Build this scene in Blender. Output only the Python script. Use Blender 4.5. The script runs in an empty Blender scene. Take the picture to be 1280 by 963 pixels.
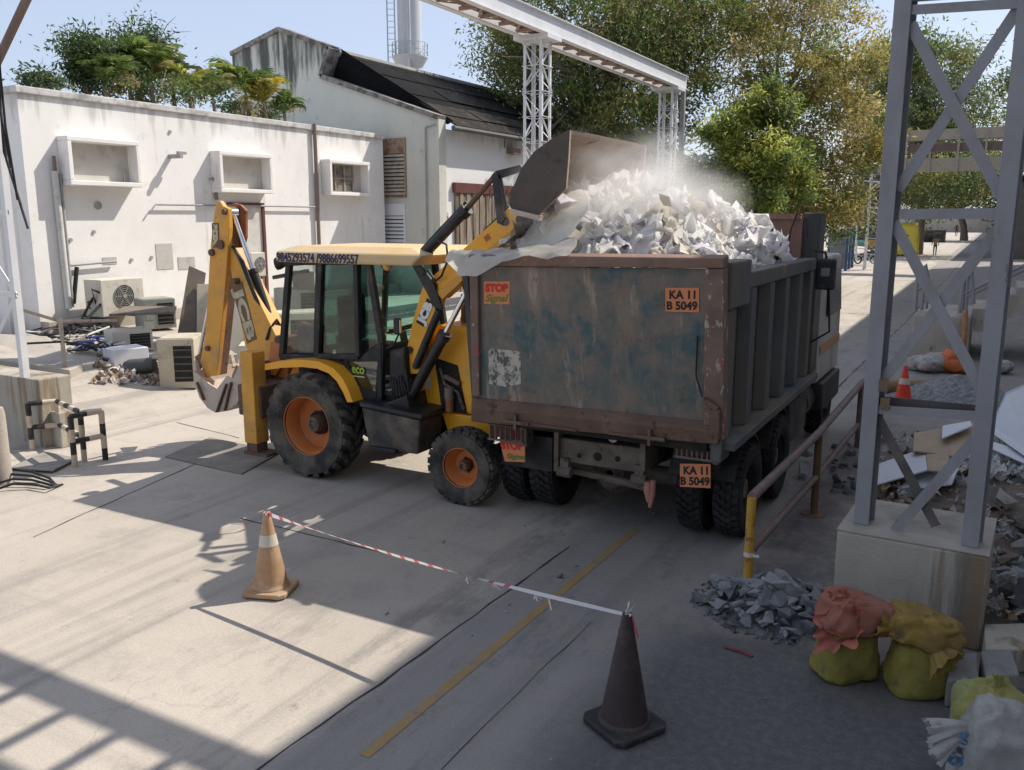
import bpy, bmesh, math, random
from mathutils import Vector, Matrix, noise as mnoise
R = random.Random(7)
SC = bpy.context.scene
COL = SC.collection
PI = math.pi
# ------------------------------------------------------------------ camera model (metres; x right of the road, y along it, z up)
FPX = 1080.0; EYE = 3.4
PIT = math.atan(209 / FPX); YAW = math.atan(610 * math.cos(PIT) / FPX)
cP, sP, cY, sY = math.cos(PIT), math.sin(PIT), math.cos(YAW), math.sin(YAW)
def ray(px, py):
    x = (px - 640) / FPX; y = (481.5 - py) / FPX
    vx, vy, vz = x, cP + y * sP, -sP + y * cP
    return Vector((vx * cY - vy * sY, vx * sY + vy * cY, vz))
def G(px, py, z=0.0):
    r = ray(px, py); t = (z - EYE) / r.z; return Vector((r.x * t, r.y * t, z))
def PX(px, py, X):
    r = ray(px, py); t = X / r.x; return Vector((X, r.y * t, EYE + r.z * t))
def PY(px, py, Y):
    r = ray(px, py); t = Y / r.y; return Vector((r.x * t, Y, EYE + r.z * t))
def HV(py, px, p):
    r = ray(px, py); return EYE + r.z * math.hypot(p.x, p.y) / math.hypot(r.x, r.y)
def AT(px, py, d):                      # point at horizontal distance d
    r = ray(px, py); t = d / math.hypot(r.x, r.y); return Vector((r.x * t, r.y * t, EYE + r.z * t))
def gz(x):                              # yard rises gently towards the white building
    t = min(1, max(0, (-11.8 - x) / 5.6)); return 0.75 * (t * t * (3 - 2 * t))
def GZ(px, py):
    z = 0
    for _ in range(30):
        p = G(px, py, z); z = z * .5 + gz(p.x) * .5
    return p

cd = bpy.data.cameras.new('camera'); cam = bpy.data.objects.new('camera', cd); COL.objects.link(cam)
cam.location = (0, 0, EYE); cam.rotation_euler = (PI / 2 - PIT, 0, YAW)
cd.sensor_fit = 'HORIZONTAL'; cd.angle = 2 * math.atan(640 / FPX); cd.clip_end = 3000; cd.clip_start = .05
SC.camera = cam

# ------------------------------------------------------------------ mesh builder
ORG = {}
class MB:
    def __init__(s): s.v = []; s.f = []; s.mi = []
    def add(s, vs, fs, mi=0):
        b = len(s.v); s.v += [Vector(v) for v in vs]
        for f in fs: s.f.append([i + b for i in f]); s.mi.append(mi)
        return s
    def box(s, c, d, rot=None, mi=0):
        c = Vector(c); d = Vector(d) / 2
        vs = [Vector((x * d.x, y * d.y, z * d.z)) for x in (-1, 1) for y in (-1, 1) for z in (-1, 1)]
        if rot is not None: vs = [rot @ v for v in vs]
        return s.add([v + c for v in vs], [(0, 1, 3, 2), (4, 6, 7, 5), (0, 4, 5, 1), (2, 3, 7, 6), (0, 2, 6, 4), (1, 5, 7, 3)], mi)
    def bx(s, x0, x1, y0, y1, z0, z1, mi=0):
        return s.box(((x0 + x1) / 2, (y0 + y1) / 2, (z0 + z1) / 2), (abs(x1 - x0), abs(y1 - y0), abs(z1 - z0)), None, mi)
    def hull(s, a, b, mi=0):            # two quads (4 points each) joined to a hexahedron
        return s.add(list(a) + list(b), [(3, 2, 1, 0), (4, 5, 6, 7), (0, 1, 5, 4), (1, 2, 6, 5), (2, 3, 7, 6), (3, 0, 4, 7)], mi)
    def bar(s, a, b, w, h, up=(0, 0, 1), mi=0):
        a = Vector(a); b = Vector(b); d = (b - a).normalized(); up = Vector(up)
        if abs(d.dot(up)) > .98: up = Vector((0, 1, 0))
        sd = d.cross(up).normalized() * w / 2; u = sd.cross(d).normalized() * h / 2
        return s.hull([a - sd - u, a + sd - u, a + sd + u, a - sd + u], [b - sd - u, b + sd - u, b + sd + u, b - sd + u], mi)
    def ang(s, a, b, w, t, n1, n2, mi=0):   # L-section steel
        a = Vector(a); b = Vector(b); n1 = Vector(n1).normalized(); n2 = Vector(n2).normalized()
        s.hull([a, a + n1 * w, a + n1 * w + n2 * t, a + n2 * t], [b, b + n1 * w, b + n1 * w + n2 * t, b + n2 * t], mi)
        q = t * 1.02
        return s.hull([a + n2 * q, a + n2 * q + n1 * t, a + n2 * w + n1 * t, a + n2 * w], [b + n2 * q, b + n2 * q + n1 * t, b + n2 * w + n1 * t, b + n2 * w], mi)
    def cyl(s, a, b, r0, r1=None, n=14, mi=0):
        a = Vector(a); b = Vector(b); r1 = r0 if r1 is None else r1
        d = (b - a).normalized(); u = d.orthogonal().normalized(); w = d.cross(u)
        vs = []
        for p, r in ((a, r0), (b, r1)):
            vs += [p + (u * math.cos(2 * PI * k / n) + w * math.sin(2 * PI * k / n)) * r for k in range(n)]
        fs = [(k, (k + 1) % n, n + (k + 1) % n, n + k) for k in range(n)] + [tuple(range(n))[::-1], tuple(range(n, 2 * n))]
        return s.add(vs, fs, mi)
    def tube(s, pts, r, n=8, mi=0, cap=True):
        pts = [Vector(p) for p in pts]; m = len(pts); rr = r if isinstance(r, (list, tuple)) else [r] * m
        vs = []; u = None
        for i, p in enumerate(pts):
            d = (pts[min(i + 1, m - 1)] - pts[max(i - 1, 0)]).normalized()
            u = d.orthogonal() if u is None else (u - d * u.dot(d))
            u.normalize(); w = d.cross(u)
            vs += [p + (u * math.cos(2 * PI * k / n) + w * math.sin(2 * PI * k / n)) * rr[i] for k in range(n)]
        fs = [(i * n + k, i * n + (k + 1) % n, (i + 1) * n + (k + 1) % n, (i + 1) * n + k) for i in range(m - 1) for k in range(n)]
        if cap: fs += [tuple(range(n))[::-1], tuple(range((m - 1) * n, m * n))]
        return s.add(vs, fs, mi)
    def prism(s, pts, vec, mi=0):
        pts = [Vector(p) for p in pts]; vec = Vector(vec); n = len(pts)
        fs = [tuple(range(n))[::-1], tuple(range(n, 2 * n))] + [(k, (k + 1) % n, n + (k + 1) % n, n + k) for k in range(n)]
        return s.add(pts + [p + vec for p in pts], fs, mi)
    def lathe(s, c, axis, prof, n=32, mi=0, closed=True):   # prof: (radius, offset along axis)
        c = Vector(c); d = Vector(axis).normalized(); u = d.orthogonal().normalized(); w = d.cross(u); m = len(prof)
        vs = [c + d * h + (u * math.cos(2 * PI * k / n) + w * math.sin(2 * PI * k / n)) * max(r, 1e-4) for r, h in prof for k in range(n)]
        rng = range(m) if closed else range(m - 1)
        fs = [(i * n + k, i * n + (k + 1) % n, ((i + 1) % m) * n + (k + 1) % n, ((i + 1) % m) * n + k) for i in rng for k in range(n)]
        return s.add(vs, fs, mi)
    def quad(s, a, b, c, d, mi=0): return s.add([a, b, c, d], [(0, 1, 2, 3)], mi)
    def build(s, name, mats, parent=None, smooth=None, bevel=0, recalc=True):
        me = bpy.data.meshes.new(name)
        o = bpy.data.objects.new(name, me); COL.objects.link(o)
        org = Vector((0, 0, 0))
        if parent is not None:
            org = ORG[parent.name]; o.parent = parent
        ORG[o.name] = org
        me.from_pydata([v - org for v in s.v], [], s.f)
        if not isinstance(mats, (list, tuple)): mats = [mats]
        for m in mats: me.materials.append(m)
        me.polygons.foreach_set('material_index', s.mi)
        if recalc:
            bm = bmesh.new(); bm.from_mesh(me); bmesh.ops.recalc_face_normals(bm, faces=bm.faces); bm.to_mesh(me); bm.free()
        if smooth:
            me.polygons.foreach_set('use_smooth', [True] * len(me.polygons)); me.set_sharp_from_angle(angle=math.radians(smooth))
        if bevel:
            b = o.modifiers.new('edge', 'BEVEL'); b.width = bevel; b.segments = 2; b.limit_method = 'ANGLE'; b.angle_limit = math.radians(40)
        me.update(); return o
def tag(o, label=None, cat=None, group=None, kind=None):
    if label: o['label'] = label
    if cat: o['category'] = cat
    if group: o['group'] = group
    if kind: o['kind'] = kind
    return o
def thing(name, label, cat, loc=(0, 0, 0), group=None):
    o = bpy.data.objects.new(name, None); COL.objects.link(o); o.location = loc; o.empty_display_size = .2
    ORG[o.name] = Vector(loc); return tag(o, label, cat, group)
def solo(mb, name, m, label, cat, group=None, loc=None, **k):       # a one-mesh thing with its origin at loc
    if loc is not None:
        loc = Vector(loc); mb.v = [v - loc for v in mb.v]
    o = mb.build(name, m, **k)
    if loc is not None: o.location = loc; ORG[o.name] = loc
    return tag(o, label, cat, group)
def copy_thing(src, loc, rot=None, label=None, scale=None):
    c = src.copy(); COL.objects.link(c); c.location = loc
    if rot is not None: c.rotation_euler = rot
    if scale is not None: c.scale = scale if not isinstance(scale, (int, float)) else (scale,) * 3
    if label: c['label'] = label
    for ch in src.children:
        d = ch.copy(); COL.objects.link(d); d.parent = c
        for g in ch.children:
            e = g.copy(); COL.objects.link(e); e.parent = d
    return c
def text(s, size, org, xd, up, m, parent, name='lettering', bold=0.0, wid=None, depth=.002, shear=0):
    cu = bpy.data.curves.new('t', 'FONT'); cu.body = s; cu.size = size; cu.offset = bold; cu.extrude = depth; cu.resolution_u = 4; cu.shear = shear
    t = bpy.data.objects.new('t', cu); COL.objects.link(t)
    dg = bpy.context.evaluated_depsgraph_get(); me = bpy.data.meshes.new_from_object(t.evaluated_get(dg))
    bpy.data.objects.remove(t); bpy.data.curves.remove(cu)
    xd = Vector(xd).normalized(); up = Vector(up).normalized(); nz = xd.cross(up)
    xs = [v.co.x for v in me.vertices]; sx = (wid / (max(xs) - min(xs))) if wid else 1
    mb = MB(); mb.v = [Vector(org) + xd * ((v.co.x - min(xs)) * sx) + up * v.co.y + nz * v.co.z for v in me.vertices]
    mb.f = [list(p.vertices) for p in me.polygons]; mb.mi = [0] * len(mb.f)
    bpy.data.meshes.remove(me)
    return mb.build(name, m, parent)

# ------------------------------------------------------------------ materials
def srgb(r, g, b):
    f = lambda c: (c / 255 / 12.92) if c / 255 < .04045 else ((c / 255 + .055) / 1.055) ** 2.4
    return (f(r), f(g), f(b))
class NT:
    def __init__(s, name):
        s.m = bpy.data.materials.new(name); s.m.use_nodes = True; s.t = s.m.node_tree; s.t.nodes.clear()
        s.out = s.n('ShaderNodeOutputMaterial'); s.tc = s.n('ShaderNodeTexCoord').outputs['Object']
    def n(s, typ, **k):
        x = s.t.nodes.new(typ)
        for a, b in k.items(): setattr(x, a, b)
        return x
    def l(s, a, b): s.t.links.new(a, b)
    def set(s, node, key, val):
        if hasattr(val, 'is_linked'): s.l(val, node.inputs[key])
        else: node.inputs[key].default_value = val
    def noise(s, scale, detail=5, rough=.6, stretch=None, coord=None, dist=0):
        co = coord or s.tc
        if stretch:
            mp = s.n('ShaderNodeMapping'); mp.inputs['Scale'].default_value = stretch; s.l(co, mp.inputs[0]); co = mp.outputs[0]
        x = s.n('ShaderNodeTexNoise'); s.l(co, x.inputs['Vector'])
        x.inputs['Scale'].default_value = scale; x.inputs['Detail'].default_value = detail; x.inputs['Roughness'].default_value = rough; x.inputs['Distortion'].default_value = dist
        return x.outputs['Fac']
    def rng(s, v, a, b, c=0., d=1., smooth=True):
        x = s.n('ShaderNodeMapRange', interpolation_type='SMOOTHSTEP' if smooth else 'LINEAR'); s.l(v, x.inputs[0])
        for i, q in enumerate((a, b, c, d)): x.inputs[i + 1].default_value = q
        return x.outputs[0]
    def math(s, op, a, b=0.):
        x = s.n('ShaderNodeMath', operation=op); s.set(x, 0, a); s.set(x, 1, b); return x.outputs[0]
    def mix(s, f, a, b, typ='MIX'):
        x = s.n('ShaderNodeMix', data_type='RGBA', blend_type=typ); s.set(x, 0, f)
        for k, v in ((6, a), (7, b)):
            if hasattr(v, 'is_linked'): s.l(v, x.inputs[k])
            else: x.inputs[k].default_value = (*v[:3], 1)
        return x.outputs[2]
    def bump(s, h, strength, dist=.02):
        x = s.n('ShaderNodeBump'); s.set(x, 'Height', h); x.inputs['Strength'].default_value = strength; x.inputs['Distance'].default_value = dist; return x.outputs[0]
    def bsdf(s, col, rough=.7, metal=0., normal=None, spec=.4):
        b = s.n('ShaderNodeBsdfPrincipled')
        if hasattr(col, 'is_linked'): s.l(col, b.inputs['Base Color'])
        else: b.inputs['Base Color'].default_value = (*col, 1)
        s.set(b, 'Roughness', rough); s.set(b, 'Metallic', metal); b.inputs['Specular IOR Level'].default_value = spec
        if normal is not None: s.l(normal, b.inputs['Normal'])
        return b.outputs[0]
    def done(s, sh): s.l(sh, s.out.inputs[0]); return s.m
def mat(name, base, rough=.7, metal=0., var=.25, vs=2., dirt=None, da=.8, ds=1.5, dth=(.5, .7), streak=None, dirt2=None, d2s=5., d2th=(.58, .68), bump=.15, bs=40., spec=.4):
    t = NT(name)
    k = t.rng(t.noise(vs, 6), .25, .75, 1 - var, 1 + var, False)
    c = t.mix(1., base, t.mix(0., (1, 1, 1), (1, 1, 1)), 'MULTIPLY') if False else base
    cc = t.n('ShaderNodeVectorMath', operation='SCALE'); cc.inputs[0].default_value = base; t.l(k, cc.inputs['Scale']); c = cc.outputs[0]
    rg = rough
    if dirt:
        f = t.rng(t.noise(ds, 7, .65, streak), dth[0], dth[1], 0, da)
        c = t.mix(f, c, dirt)
        rg = t.math('MAXIMUM', t.math('MULTIPLY', f, .85), rough)
    if dirt2:
        c = t.mix(t.rng(t.noise(d2s, 7, .7, streak), d2th[0], d2th[1], 0, .9), c, dirt2)
    nb = t.noise(bs, 5, .65)
    return t.done(t.bsdf(c, rg, metal, t.bump(nb, bump) if bump else None, spec))
def glass(name, tint, refl=.12, rough=.03):
    t = NT(name); tr = t.n('ShaderNodeBsdfTransparent'); tr.inputs[0].default_value = (*tint, 1)
    gl = t.n('ShaderNodeBsdfGlossy'); gl.inputs['Roughness'].default_value = rough
    lw = t.n('ShaderNodeLayerWeight'); lw.inputs[0].default_value = .35
    dif = t.n('ShaderNodeBsdfDiffuse'); dif.inputs[0].default_value = (.5, .48, .42, 1)
    dm = t.n('ShaderNodeMixShader'); t.l(t.rng(t.noise(5, 6), .4, .8, .0, .07), dm.inputs[0]); t.l(tr.outputs[0], dm.inputs[1]); t.l(dif.outputs[0], dm.inputs[2])
    m = t.n('ShaderNodeMixShader'); t.l(t.math('ADD', t.math('MULTIPLY', lw.outputs['Facing'], .20), refl), m.inputs[0]); t.l(dm.outputs[0], m.inputs[1]); t.l(gl.outputs[0], m.inputs[2])
    return t.done(m.outputs[0])
def leafmat(name, c, var=.35, trans=.45):
    t = NT(name)
    k = t.rng(t.noise(.9, 3), .3, .7, 1 - var, 1 + var, False)
    cc = t.n('ShaderNodeVectorMath', operation='SCALE'); cc.inputs[0].default_value = c; t.l(k, cc.inputs['Scale'])
    b = t.n('ShaderNodeBsdfPrincipled'); t.l(cc.outputs[0], b.inputs['Base Color']); b.inputs['Roughness'].default_value = .5; b.inputs['Specular IOR Level'].default_value = .3
    tr = t.n('ShaderNodeBsdfTranslucent'); t.l(cc.outputs[0], tr.inputs[0])
    m = t.n('ShaderNodeMixShader'); m.inputs[0].default_value = trans; t.l(b.outputs[0], m.inputs[1]); t.l(tr.outputs[0], m.inputs[2])
    return t.done(m.outputs[0])
def sheetmat(name, c, trans=.35, rough=.4, dirt=None):
    t = NT(name); col = c
    if dirt: col = t.mix(t.rng(t.noise(4, 6), .45, .7, 0, .7), c, dirt)
    b = t.bsdf(col, rough, 0, t.bump(t.noise(14, 6), .35, .03)); tr = t.n('ShaderNodeBsdfTranslucent')
    if hasattr(col, 'is_linked'): t.l(col, tr.inputs[0])
    else: tr.inputs[0].default_value = (*c, 1)
    m = t.n('ShaderNodeMixShader'); m.inputs[0].default_value = trans; t.l(b, m.inputs[1]); t.l(tr.outputs[0], m.inputs[2])
    return t.done(m.outputs[0])

DUST = srgb(150, 132, 112); RUST = (.13, .065, .04); RUSTD = (.06, .035, .025); GRIME = (.05, .045, .04)
m_yel = mat('yellow_paint', (.86, .40, .022), .38, 0, .12, 1.5, DUST, .55, 2.2, (.5, .85), None, RUSTD, 7, (.68, .74), .06, 30, .5)
m_yeld = mat('worn_yellow_paint', (.68, .33, .05), .5, 0, .18, 2, DUST, .7, 2.5, (.45, .75), None, RUSTD, 6, (.62, .7), .1, 30)
m_orange = mat('orange_rim_paint', (.55, .17, .04), .5, 0, .15, 3, DUST, .55, 3, (.45, .8), None, RUSTD, 9, (.65, .72), .1, 40)
m_black = mat('black_steel', (.018, .018, .02), .42, 0, .3, 3, DUST, .25, 3, (.5, .8), None, None, 5, (.6, .7), .08, 40)
m_blackm = mat('black_matt_plastic', (.02, .02, .022), .6, 0, .3, 3, DUST, .35, 2.5, (.45, .8), None, None, 5, (.6, .7), .1, 50)
m_tank = mat('dusty_tank_steel', (.035, .034, .034), .6, 0, .3, 3, DUST, .6, 2, (.4, .75), None, None, 5, (.6, .7), .1, 40)
m_roof = mat('cab_roof_plastic', (.66, .46, .22), .55, 0, .12, 2, (.55, .47, .36), .8, 2.5, (.4, .7), None, None, 5, (.6, .7), .06, 30)
m_chrome = mat('chrome_rod', (.75, .75, .77), .18, 1., .1, 3, DUST, .3, 5, (.5, .8), bump=.02)
m_rub = mat('tyre_rubber', (.028, .028, .029), .85, 0, .3, 5, (.15, .128, .10), .85, 3.0, (.36, .66), None, None, 5, (.6, .7), .35, 60)
m_rubd = mat('dark_tyre_rubber', (.018, .018, .019), .85, 0, .3, 5, (.085, .075, .065), .6, 3.5, (.45, .75), None, None, 5, (.6, .7), .35, 60)
m_bucket = mat('dusty_bounce_pale_steel', (.46, .35, .265), .6, 0, .2, 2, (.36, .27, .2), .8, 1.8, (.4, .7), None, (.07, .045, .035), 4, (.55, .7), .15, 25)  # dusty inside steel, paled further to stand in for bounced light
m_bucko = mat('dark_bucket_steel', (.085, .068, .058), .6, .1, .3, 2, (.12, .085, .065), .7, 2.5, (.45, .7), None, RUSTD, 5, (.55, .7), .2, 25)
m_dig = mat('worn_digger_steel', (.56, .47, .39), .7, 0, .2, 3, (.26, .18, .13), .7, 3, (.5, .7), None, None, 4, (.55, .7), .2, 25)
m_rusty = mat('rusty_brown_steel', (.16, .10, .07), .75, .05, .35, 3, (.20, .13, .09), .7, 3, (.45, .7), None, RUSTD, 6, (.55, .66), .3, 35)
m_chass = mat('dirty_chassis_steel', (.15, .125, .10), .8, 0, .35, 3, (.23, .185, .14), .75, 3, (.45, .7), None, RUSTD, 7, (.55, .66), .3, 35)
m_under = mat('oily_steel_and_opening_dark', (.018, .016, .015), .8, 0, .3, 4, (.05, .042, .035), .6, 3, (.45, .7), bump=.2)  # oily steel, also flat dark sheets standing for the shade inside openings
m_gcab = glass('green_cab_glass', (.58, .82, .76), .025)
m_gdoor = glass('dark_green_door_glass', (.26, .42, .39), .03)
m_gclear = glass('clear_glass', (.88, .92, .91), .02)
m_white = mat('white_vehicle_paint', (.42, .40, .37), .5, 0, .15, 2, (.20, .17, .14), .8, 2.5, (.45, .7), (1, 1, .4), None, 5, (.6, .7), .05, 30)
m_wall = None
m_conc = mat('weathered_concrete', (.40, .36, .31), .85, 0, .15, 1.2, (.24, .21, .175), .75, 1.6, (.5, .7), (1, 1, .35), (.12, .105, .09), 3.5, (.62, .72), .3, 35)
m_concd = mat('stained_pedestal_concrete', (.40, .37, .31), .88, 0, .2, 1.5, (.19, .125, .07), .85, 3.2, (.50, .66), (1, 1, .07), (.17, .15, .125), 4, (.54, .68), .4, 45)
m_wsteel = mat('white_steel_paint', (.68, .69, .71), .5, 0, .08, 2, (.35, .27, .2), .6, 3, (.58, .8), None, None, 5, (.6, .7), .05, 30)
m_gsteel = mat('grey_steel_paint', (.265, .265, .28), .55, 0, .15, 1.5, (.20, .185, .17), .7, 3, (.45, .72), (1, 1, .4), (.13, .065, .04), 6, (.64, .70), .12, 30)
m_cable = mat('black_cable', (.02, .02, .02), .6, bump=0)
# ================================================================== light, sky
SUN = Vector((.46, .77, 1.0)).normalized()
w = bpy.data.worlds.new('World'); SC.world = w; w.use_nodes = True
wt = w.node_tree; bg = wt.nodes['Background']
sky = wt.nodes.new('ShaderNodeTexSky'); sky.sky_type = 'NISHITA'; sky.sun_disc = False
sky.sun_elevation = math.asin(SUN.z); sky.sun_rotation = math.atan2(SUN.x, SUN.y)
sky.air_density = 1.0; sky.dust_density = 2.2; sky.ozone_density = 1.0; sky.altitude = 800
hz = wt.nodes.new('ShaderNodeMix'); hz.data_type = 'RGBA'; hz.inputs[0].default_value = .72; hz.inputs[7].default_value = (2.35, 2.62, 3.25, 1)   # thin bright high haze over the whole sky
wt.links.new(sky.outputs[0], hz.inputs[6]); wt.links.new(hz.outputs[2], bg.inputs[0]); bg.inputs[1].default_value = .11
sl = bpy.data.lights.new('sun', 'SUN'); sl.energy = 2.65; sl.angle = math.radians(.5); sl.color = (1, .93, .83)
so = bpy.data.objects.new('sun', sl); COL.objects.link(so); so.rotation_euler = SUN.to_track_quat('Z', 'Y').to_euler(); so.location = SUN * 60
SC.view_settings.view_transform = 'Standard'; SC.view_settings.look = 'None'; SC.view_settings.gamma = 1; SC.view_settings.use_curve_mapping = False
SC.view_settings.exposure = 1.12
SC.cycles.max_bounces = 7; SC.cycles.diffuse_bounces = 3; SC.cycles.transparent_max_bounces = 12; SC.cycles.volume_step_rate = 2; SC.cycles.volume_bounces = 3; SC.cycles.volume_max_steps = 64

# ================================================================== ground
def ground_mat():
    t = NT('yard_concrete'); co = t.tc
    sp = t.n('ShaderNodeSeparateXYZ'); t.l(co, sp.inputs[0]); X, Y = sp.outputs[0], sp.outputs[1]
    big = t.noise(.22, 6, .6); mid = t.noise(1.1, 7, .65); fine = t.noise(55, 4, .7)
    c = t.mix(t.rng(big, .35, .65), (.40, .355, .30), (.47, .42, .36))
    c = t.mix(t.rng(mid, .48, .70, 0, .65), c, (.31, .28, .245))
    tr = t.noise(1.4, 6, .6, (1.6, .06, 1)); c = t.mix(t.rng(tr, .50, .68, 0, .62), c, (.25, .228, .205))      # wheel tracks along the road
    tr2 = t.noise(1.2, 5, .6, (.08, 1.8, 1)); c = t.mix(t.rng(tr2, .56, .74, 0, .35), c, (.29, .26, .225))
    c = t.mix(t.rng(t.noise(3.3, 8, .7), .60, .72, 0, .6), c, (.19, .175, .16))                             # oil and grime stains
    c = t.mix(t.rng(t.noise(2.3, 8, .75), .62, .7, 0, .35), c, (.58, .54, .48))                            # dust
    # asphalt carriageway right of the joint and the dirty shoulder
    wob = t.math('ADD', X, t.math('MULTIPLY', t.math('SUBTRACT', t.noise(.9, 5), .5), .5))
    lane = t.rng(wob, -4.0, -3.55, 0, .62); c = t.mix(lane, c, (.185, .18, .182))
    sh = t.rng(wob, -2.05, -1.75, 0, .75); near = t.rng(Y, 11, 17, 1, .25)
    dirt = t.mix(t.rng(t.noise(1.3, 9, .75), .42, .66), (.095, .09, .088), (.30, .25, .22))
    dirt = t.mix(t.rng(t.noise(22, 4, .75), .58, .7, 0, .8), dirt, (.06, .058, .055))
    c = t.mix(t.math('MULTIPLY', sh, near), c, dirt)
    c = t.mix(t.math('MULTIPLY', t.rng(wob, -2.6, -1.9), t.rng(t.math('ADD', Y, t.math('MULTIPLY', t.noise(1.1, 5), 2.)), 8.2, 7.0)), c, t.mix(t.rng(t.noise(14, 5, .75), .4, .66), (.10, .098, .098), (.138, .134, .13)))          # bare tar by the sacks
    sk = t.n('ShaderNodeTexVoronoi'); sk.inputs['Scale'].default_value = 9; t.l(co, sk.inputs['Vector'])
    c = t.mix(t.math('MULTIPLY', t.rng(sk.outputs['Distance'], .10, .05), t.rng(t.noise(.8, 4), .5, .7, 0, .8)), c, (.52, .49, .44))
    c = t.mix(t.math('MULTIPLY', t.rng(t.noise(2.1, 9, .78, (1, .35, 1)), .50, .64, 0, .55), t.rng(wob, -6.5, -3.4)), c, (.15, .14, .135))
    k = t.rng(fine, .3, .7, .86, 1.12, False); vm = t.n('ShaderNodeVectorMath', operation='SCALE'); t.l(c, vm.inputs[0]); t.l(k, vm.inputs['Scale'])
    cr = t.n('ShaderNodeTexVoronoi', feature='DISTANCE_TO_EDGE'); cr.inputs['Scale'].default_value = .55
    dv = t.n('ShaderNodeVectorMath', operation='ADD'); nn = t.n('ShaderNodeTexNoise'); t.l(co, nn.inputs['Vector']); nn.inputs['Scale'].default_value = 1.7; nn.inputs['Detail'].default_value = 6
    t.l(co, dv.inputs[0]); t.l(nn.outputs['Color'], dv.inputs[1]); t.l(dv.outputs[0], cr.inputs['Vector'])
    crack = t.math('MULTIPLY', t.rng(cr.outputs['Distance'], 0, .012, 1, 0), t.rng(t.noise(.5, 3), .52, .6))
    c2 = t.mix(t.math('MULTIPLY', crack, .14), vm.outputs[0], (.09, .08, .07))
    b = t.bump(t.math('ADD', t.math('MULTIPLY', fine, .5), t.math('MULTIPLY', t.noise(7, 7, .7), 11.6)), .14, .012)
    return t.done(t.bsdf(c2, .85, 0, b, .3))
M_GROUND = ground_mat()
g = MB(); xs = [-700, -200, -60, -30] + [-17.4 + .56 * i for i in range(11)] + [-9, -4, 0, 4, 12, 40, 200, 700]; ys = [-60, -10, 0, 4, 8, 12, 16, 24, 40, 80, 160, 320, 900]
g.v = [Vector((x, y, gz(x))) for x in xs for y in ys]; n = len(ys)
g.f = [[i * n + j, (i + 1) * n + j, (i + 1) * n + j + 1, i * n + j + 1] for i in range(len(xs) - 1) for j in range(n - 1)]; g.mi = [0] * len(g.f)
tag(g.build('ground', M_GROUND), kind='structure')
m_line = mat('worn_road_paint', (.36, .23, .075), .8, 0, .2, 3, (.25, .23, .21), .75, 22, (.42, .68), None, (.20, .185, .17), 3, (.52, .66), .15, 50)
# the yellow edge line, broken up where it is worn
a = G(455, 946); b_ = G(795, 662); g = MB(); N = 60; pr = None
for i in range(N + 1):
    p = a.lerp(b_, i / N); hw = .042 + R.uniform(-.004, .004); q = (Vector((p.x - hw, p.y, .004)), Vector((p.x + hw, p.y, .004)))
    if pr: g.quad(pr[0], pr[1], q[1], q[0])
    pr = q
tag(g.build('road_marking', m_line), 'worn yellow edge line painted along the shaded road', None, None, 'structure')
m_joint = mat('joint_tar_and_shadow', (.045, .042, .04), .9, bump=.2)
def joint(name, pts, wd=.02):
    g = MB(); pr = None; P = []
    for (a, b) in zip(pts, pts[1:]):
        k = max(2, int((b - a).length / .25)); P += [a.lerp(b, i / k) for i in range(k)]
    P.append(pts[-1])
    for i, p in enumerate(P):
        d = (P[min(i + 1, len(P) - 1)] - P[max(0, i - 1)]); s = Vector((-d.y, d.x, 0)).normalized() * wd * R.uniform(.25, .7); jt = Vector((R.uniform(-.012, .012), R.uniform(-.012, .012), 0))
        q = (p + jt - s + Vector((0, 0, .003)), p + jt + s + Vector((0, 0, .003)))
        if pr: g.quad(pr[0], pr[1], q[1], q[0])
        pr = q
    tag(g.build(name, m_joint), None, None, None, 'structure')
joint('road_joint_shadow_line', [G(711, 684), G(476, 854), G(318, 964)], .02)
joint('road_joint_shadow_line', [G(738, 778), G(553, 962)], .008)
joint('road_joint_shadow_line', [G(300, 648), G(490, 694)], .02)
joint('road_joint_shadow_line', [G(136, 508), G(300, 548)], .018)
joint('road_joint_shadow_line', [G(40, 672), G(290, 560)], .02)
joint('road_joint_shadow_line', [G(1010, 520), G(1130, 405), G(1200, 330)], .03)
joint('road_joint_shadow_line', [G(1060, 392), G(1165, 398)], .06); joint('road_joint_shadow_line', [G(1085, 352), G(1200, 350)], .09); joint('road_joint_shadow_line', [G(1095, 336), G(1215, 334)], .12)  # furthest strip paints the shadow of the far pipe bridge on the road

# ================================================================== white building
XW = GZ(52, 418).x; Y0 = GZ(52, 418).y
W = lambda px, py, d=0: PX(px, py, XW + d)
ZT = (W(22, 108).z + W(480, 168).z) / 2; YE = W(480, 240).y
def wall_mat(name, base, grime, top, zt, zb, g2=(.45, .44, .42), amt=.5):
    t = NT(name); sp = t.n('ShaderNodeSeparateXYZ'); t.l(t.n('ShaderNodeNewGeometry').outputs['Position'], sp.inputs[0]); Z = sp.outputs[2]
    c = t.mix(t.rng(t.noise(.7, 7, .65), .4, .75, 0, .5), base, g2)
    c = t.mix(t.rng(t.noise(2.5, 8, .7), .56, .72, 0, .35), c, grime)
    st = t.noise(2.2, 7, .65, (1, 1, .10)); hi = t.rng(Z, zt - top, zt, 0, 1)
    c = t.mix(t.rng(t.math('ADD', st, t.math('MULTIPLY', hi, .22)), .60, .78, 0, amt + .3), c, grime)
    lo = t.rng(t.math('ADD', Z, t.math('MULTIPLY', t.noise(1.3, 6), .9)), zb + .5, zb + 1.1, 1, 0); c = t.mix(t.math('MULTIPLY', lo, .5), c, (.33, .27, .21))
    return t.done(t.bsdf(c, .9, 0, t.bump(t.noise(30, 6, .7), .25, .02), .2))
m_wall = wall_mat('whitewashed_plaster', (.83, .815, .79), (.46, .44, .41), 1.1, ZT, .75, (.68, .66, .63), .38)
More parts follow.
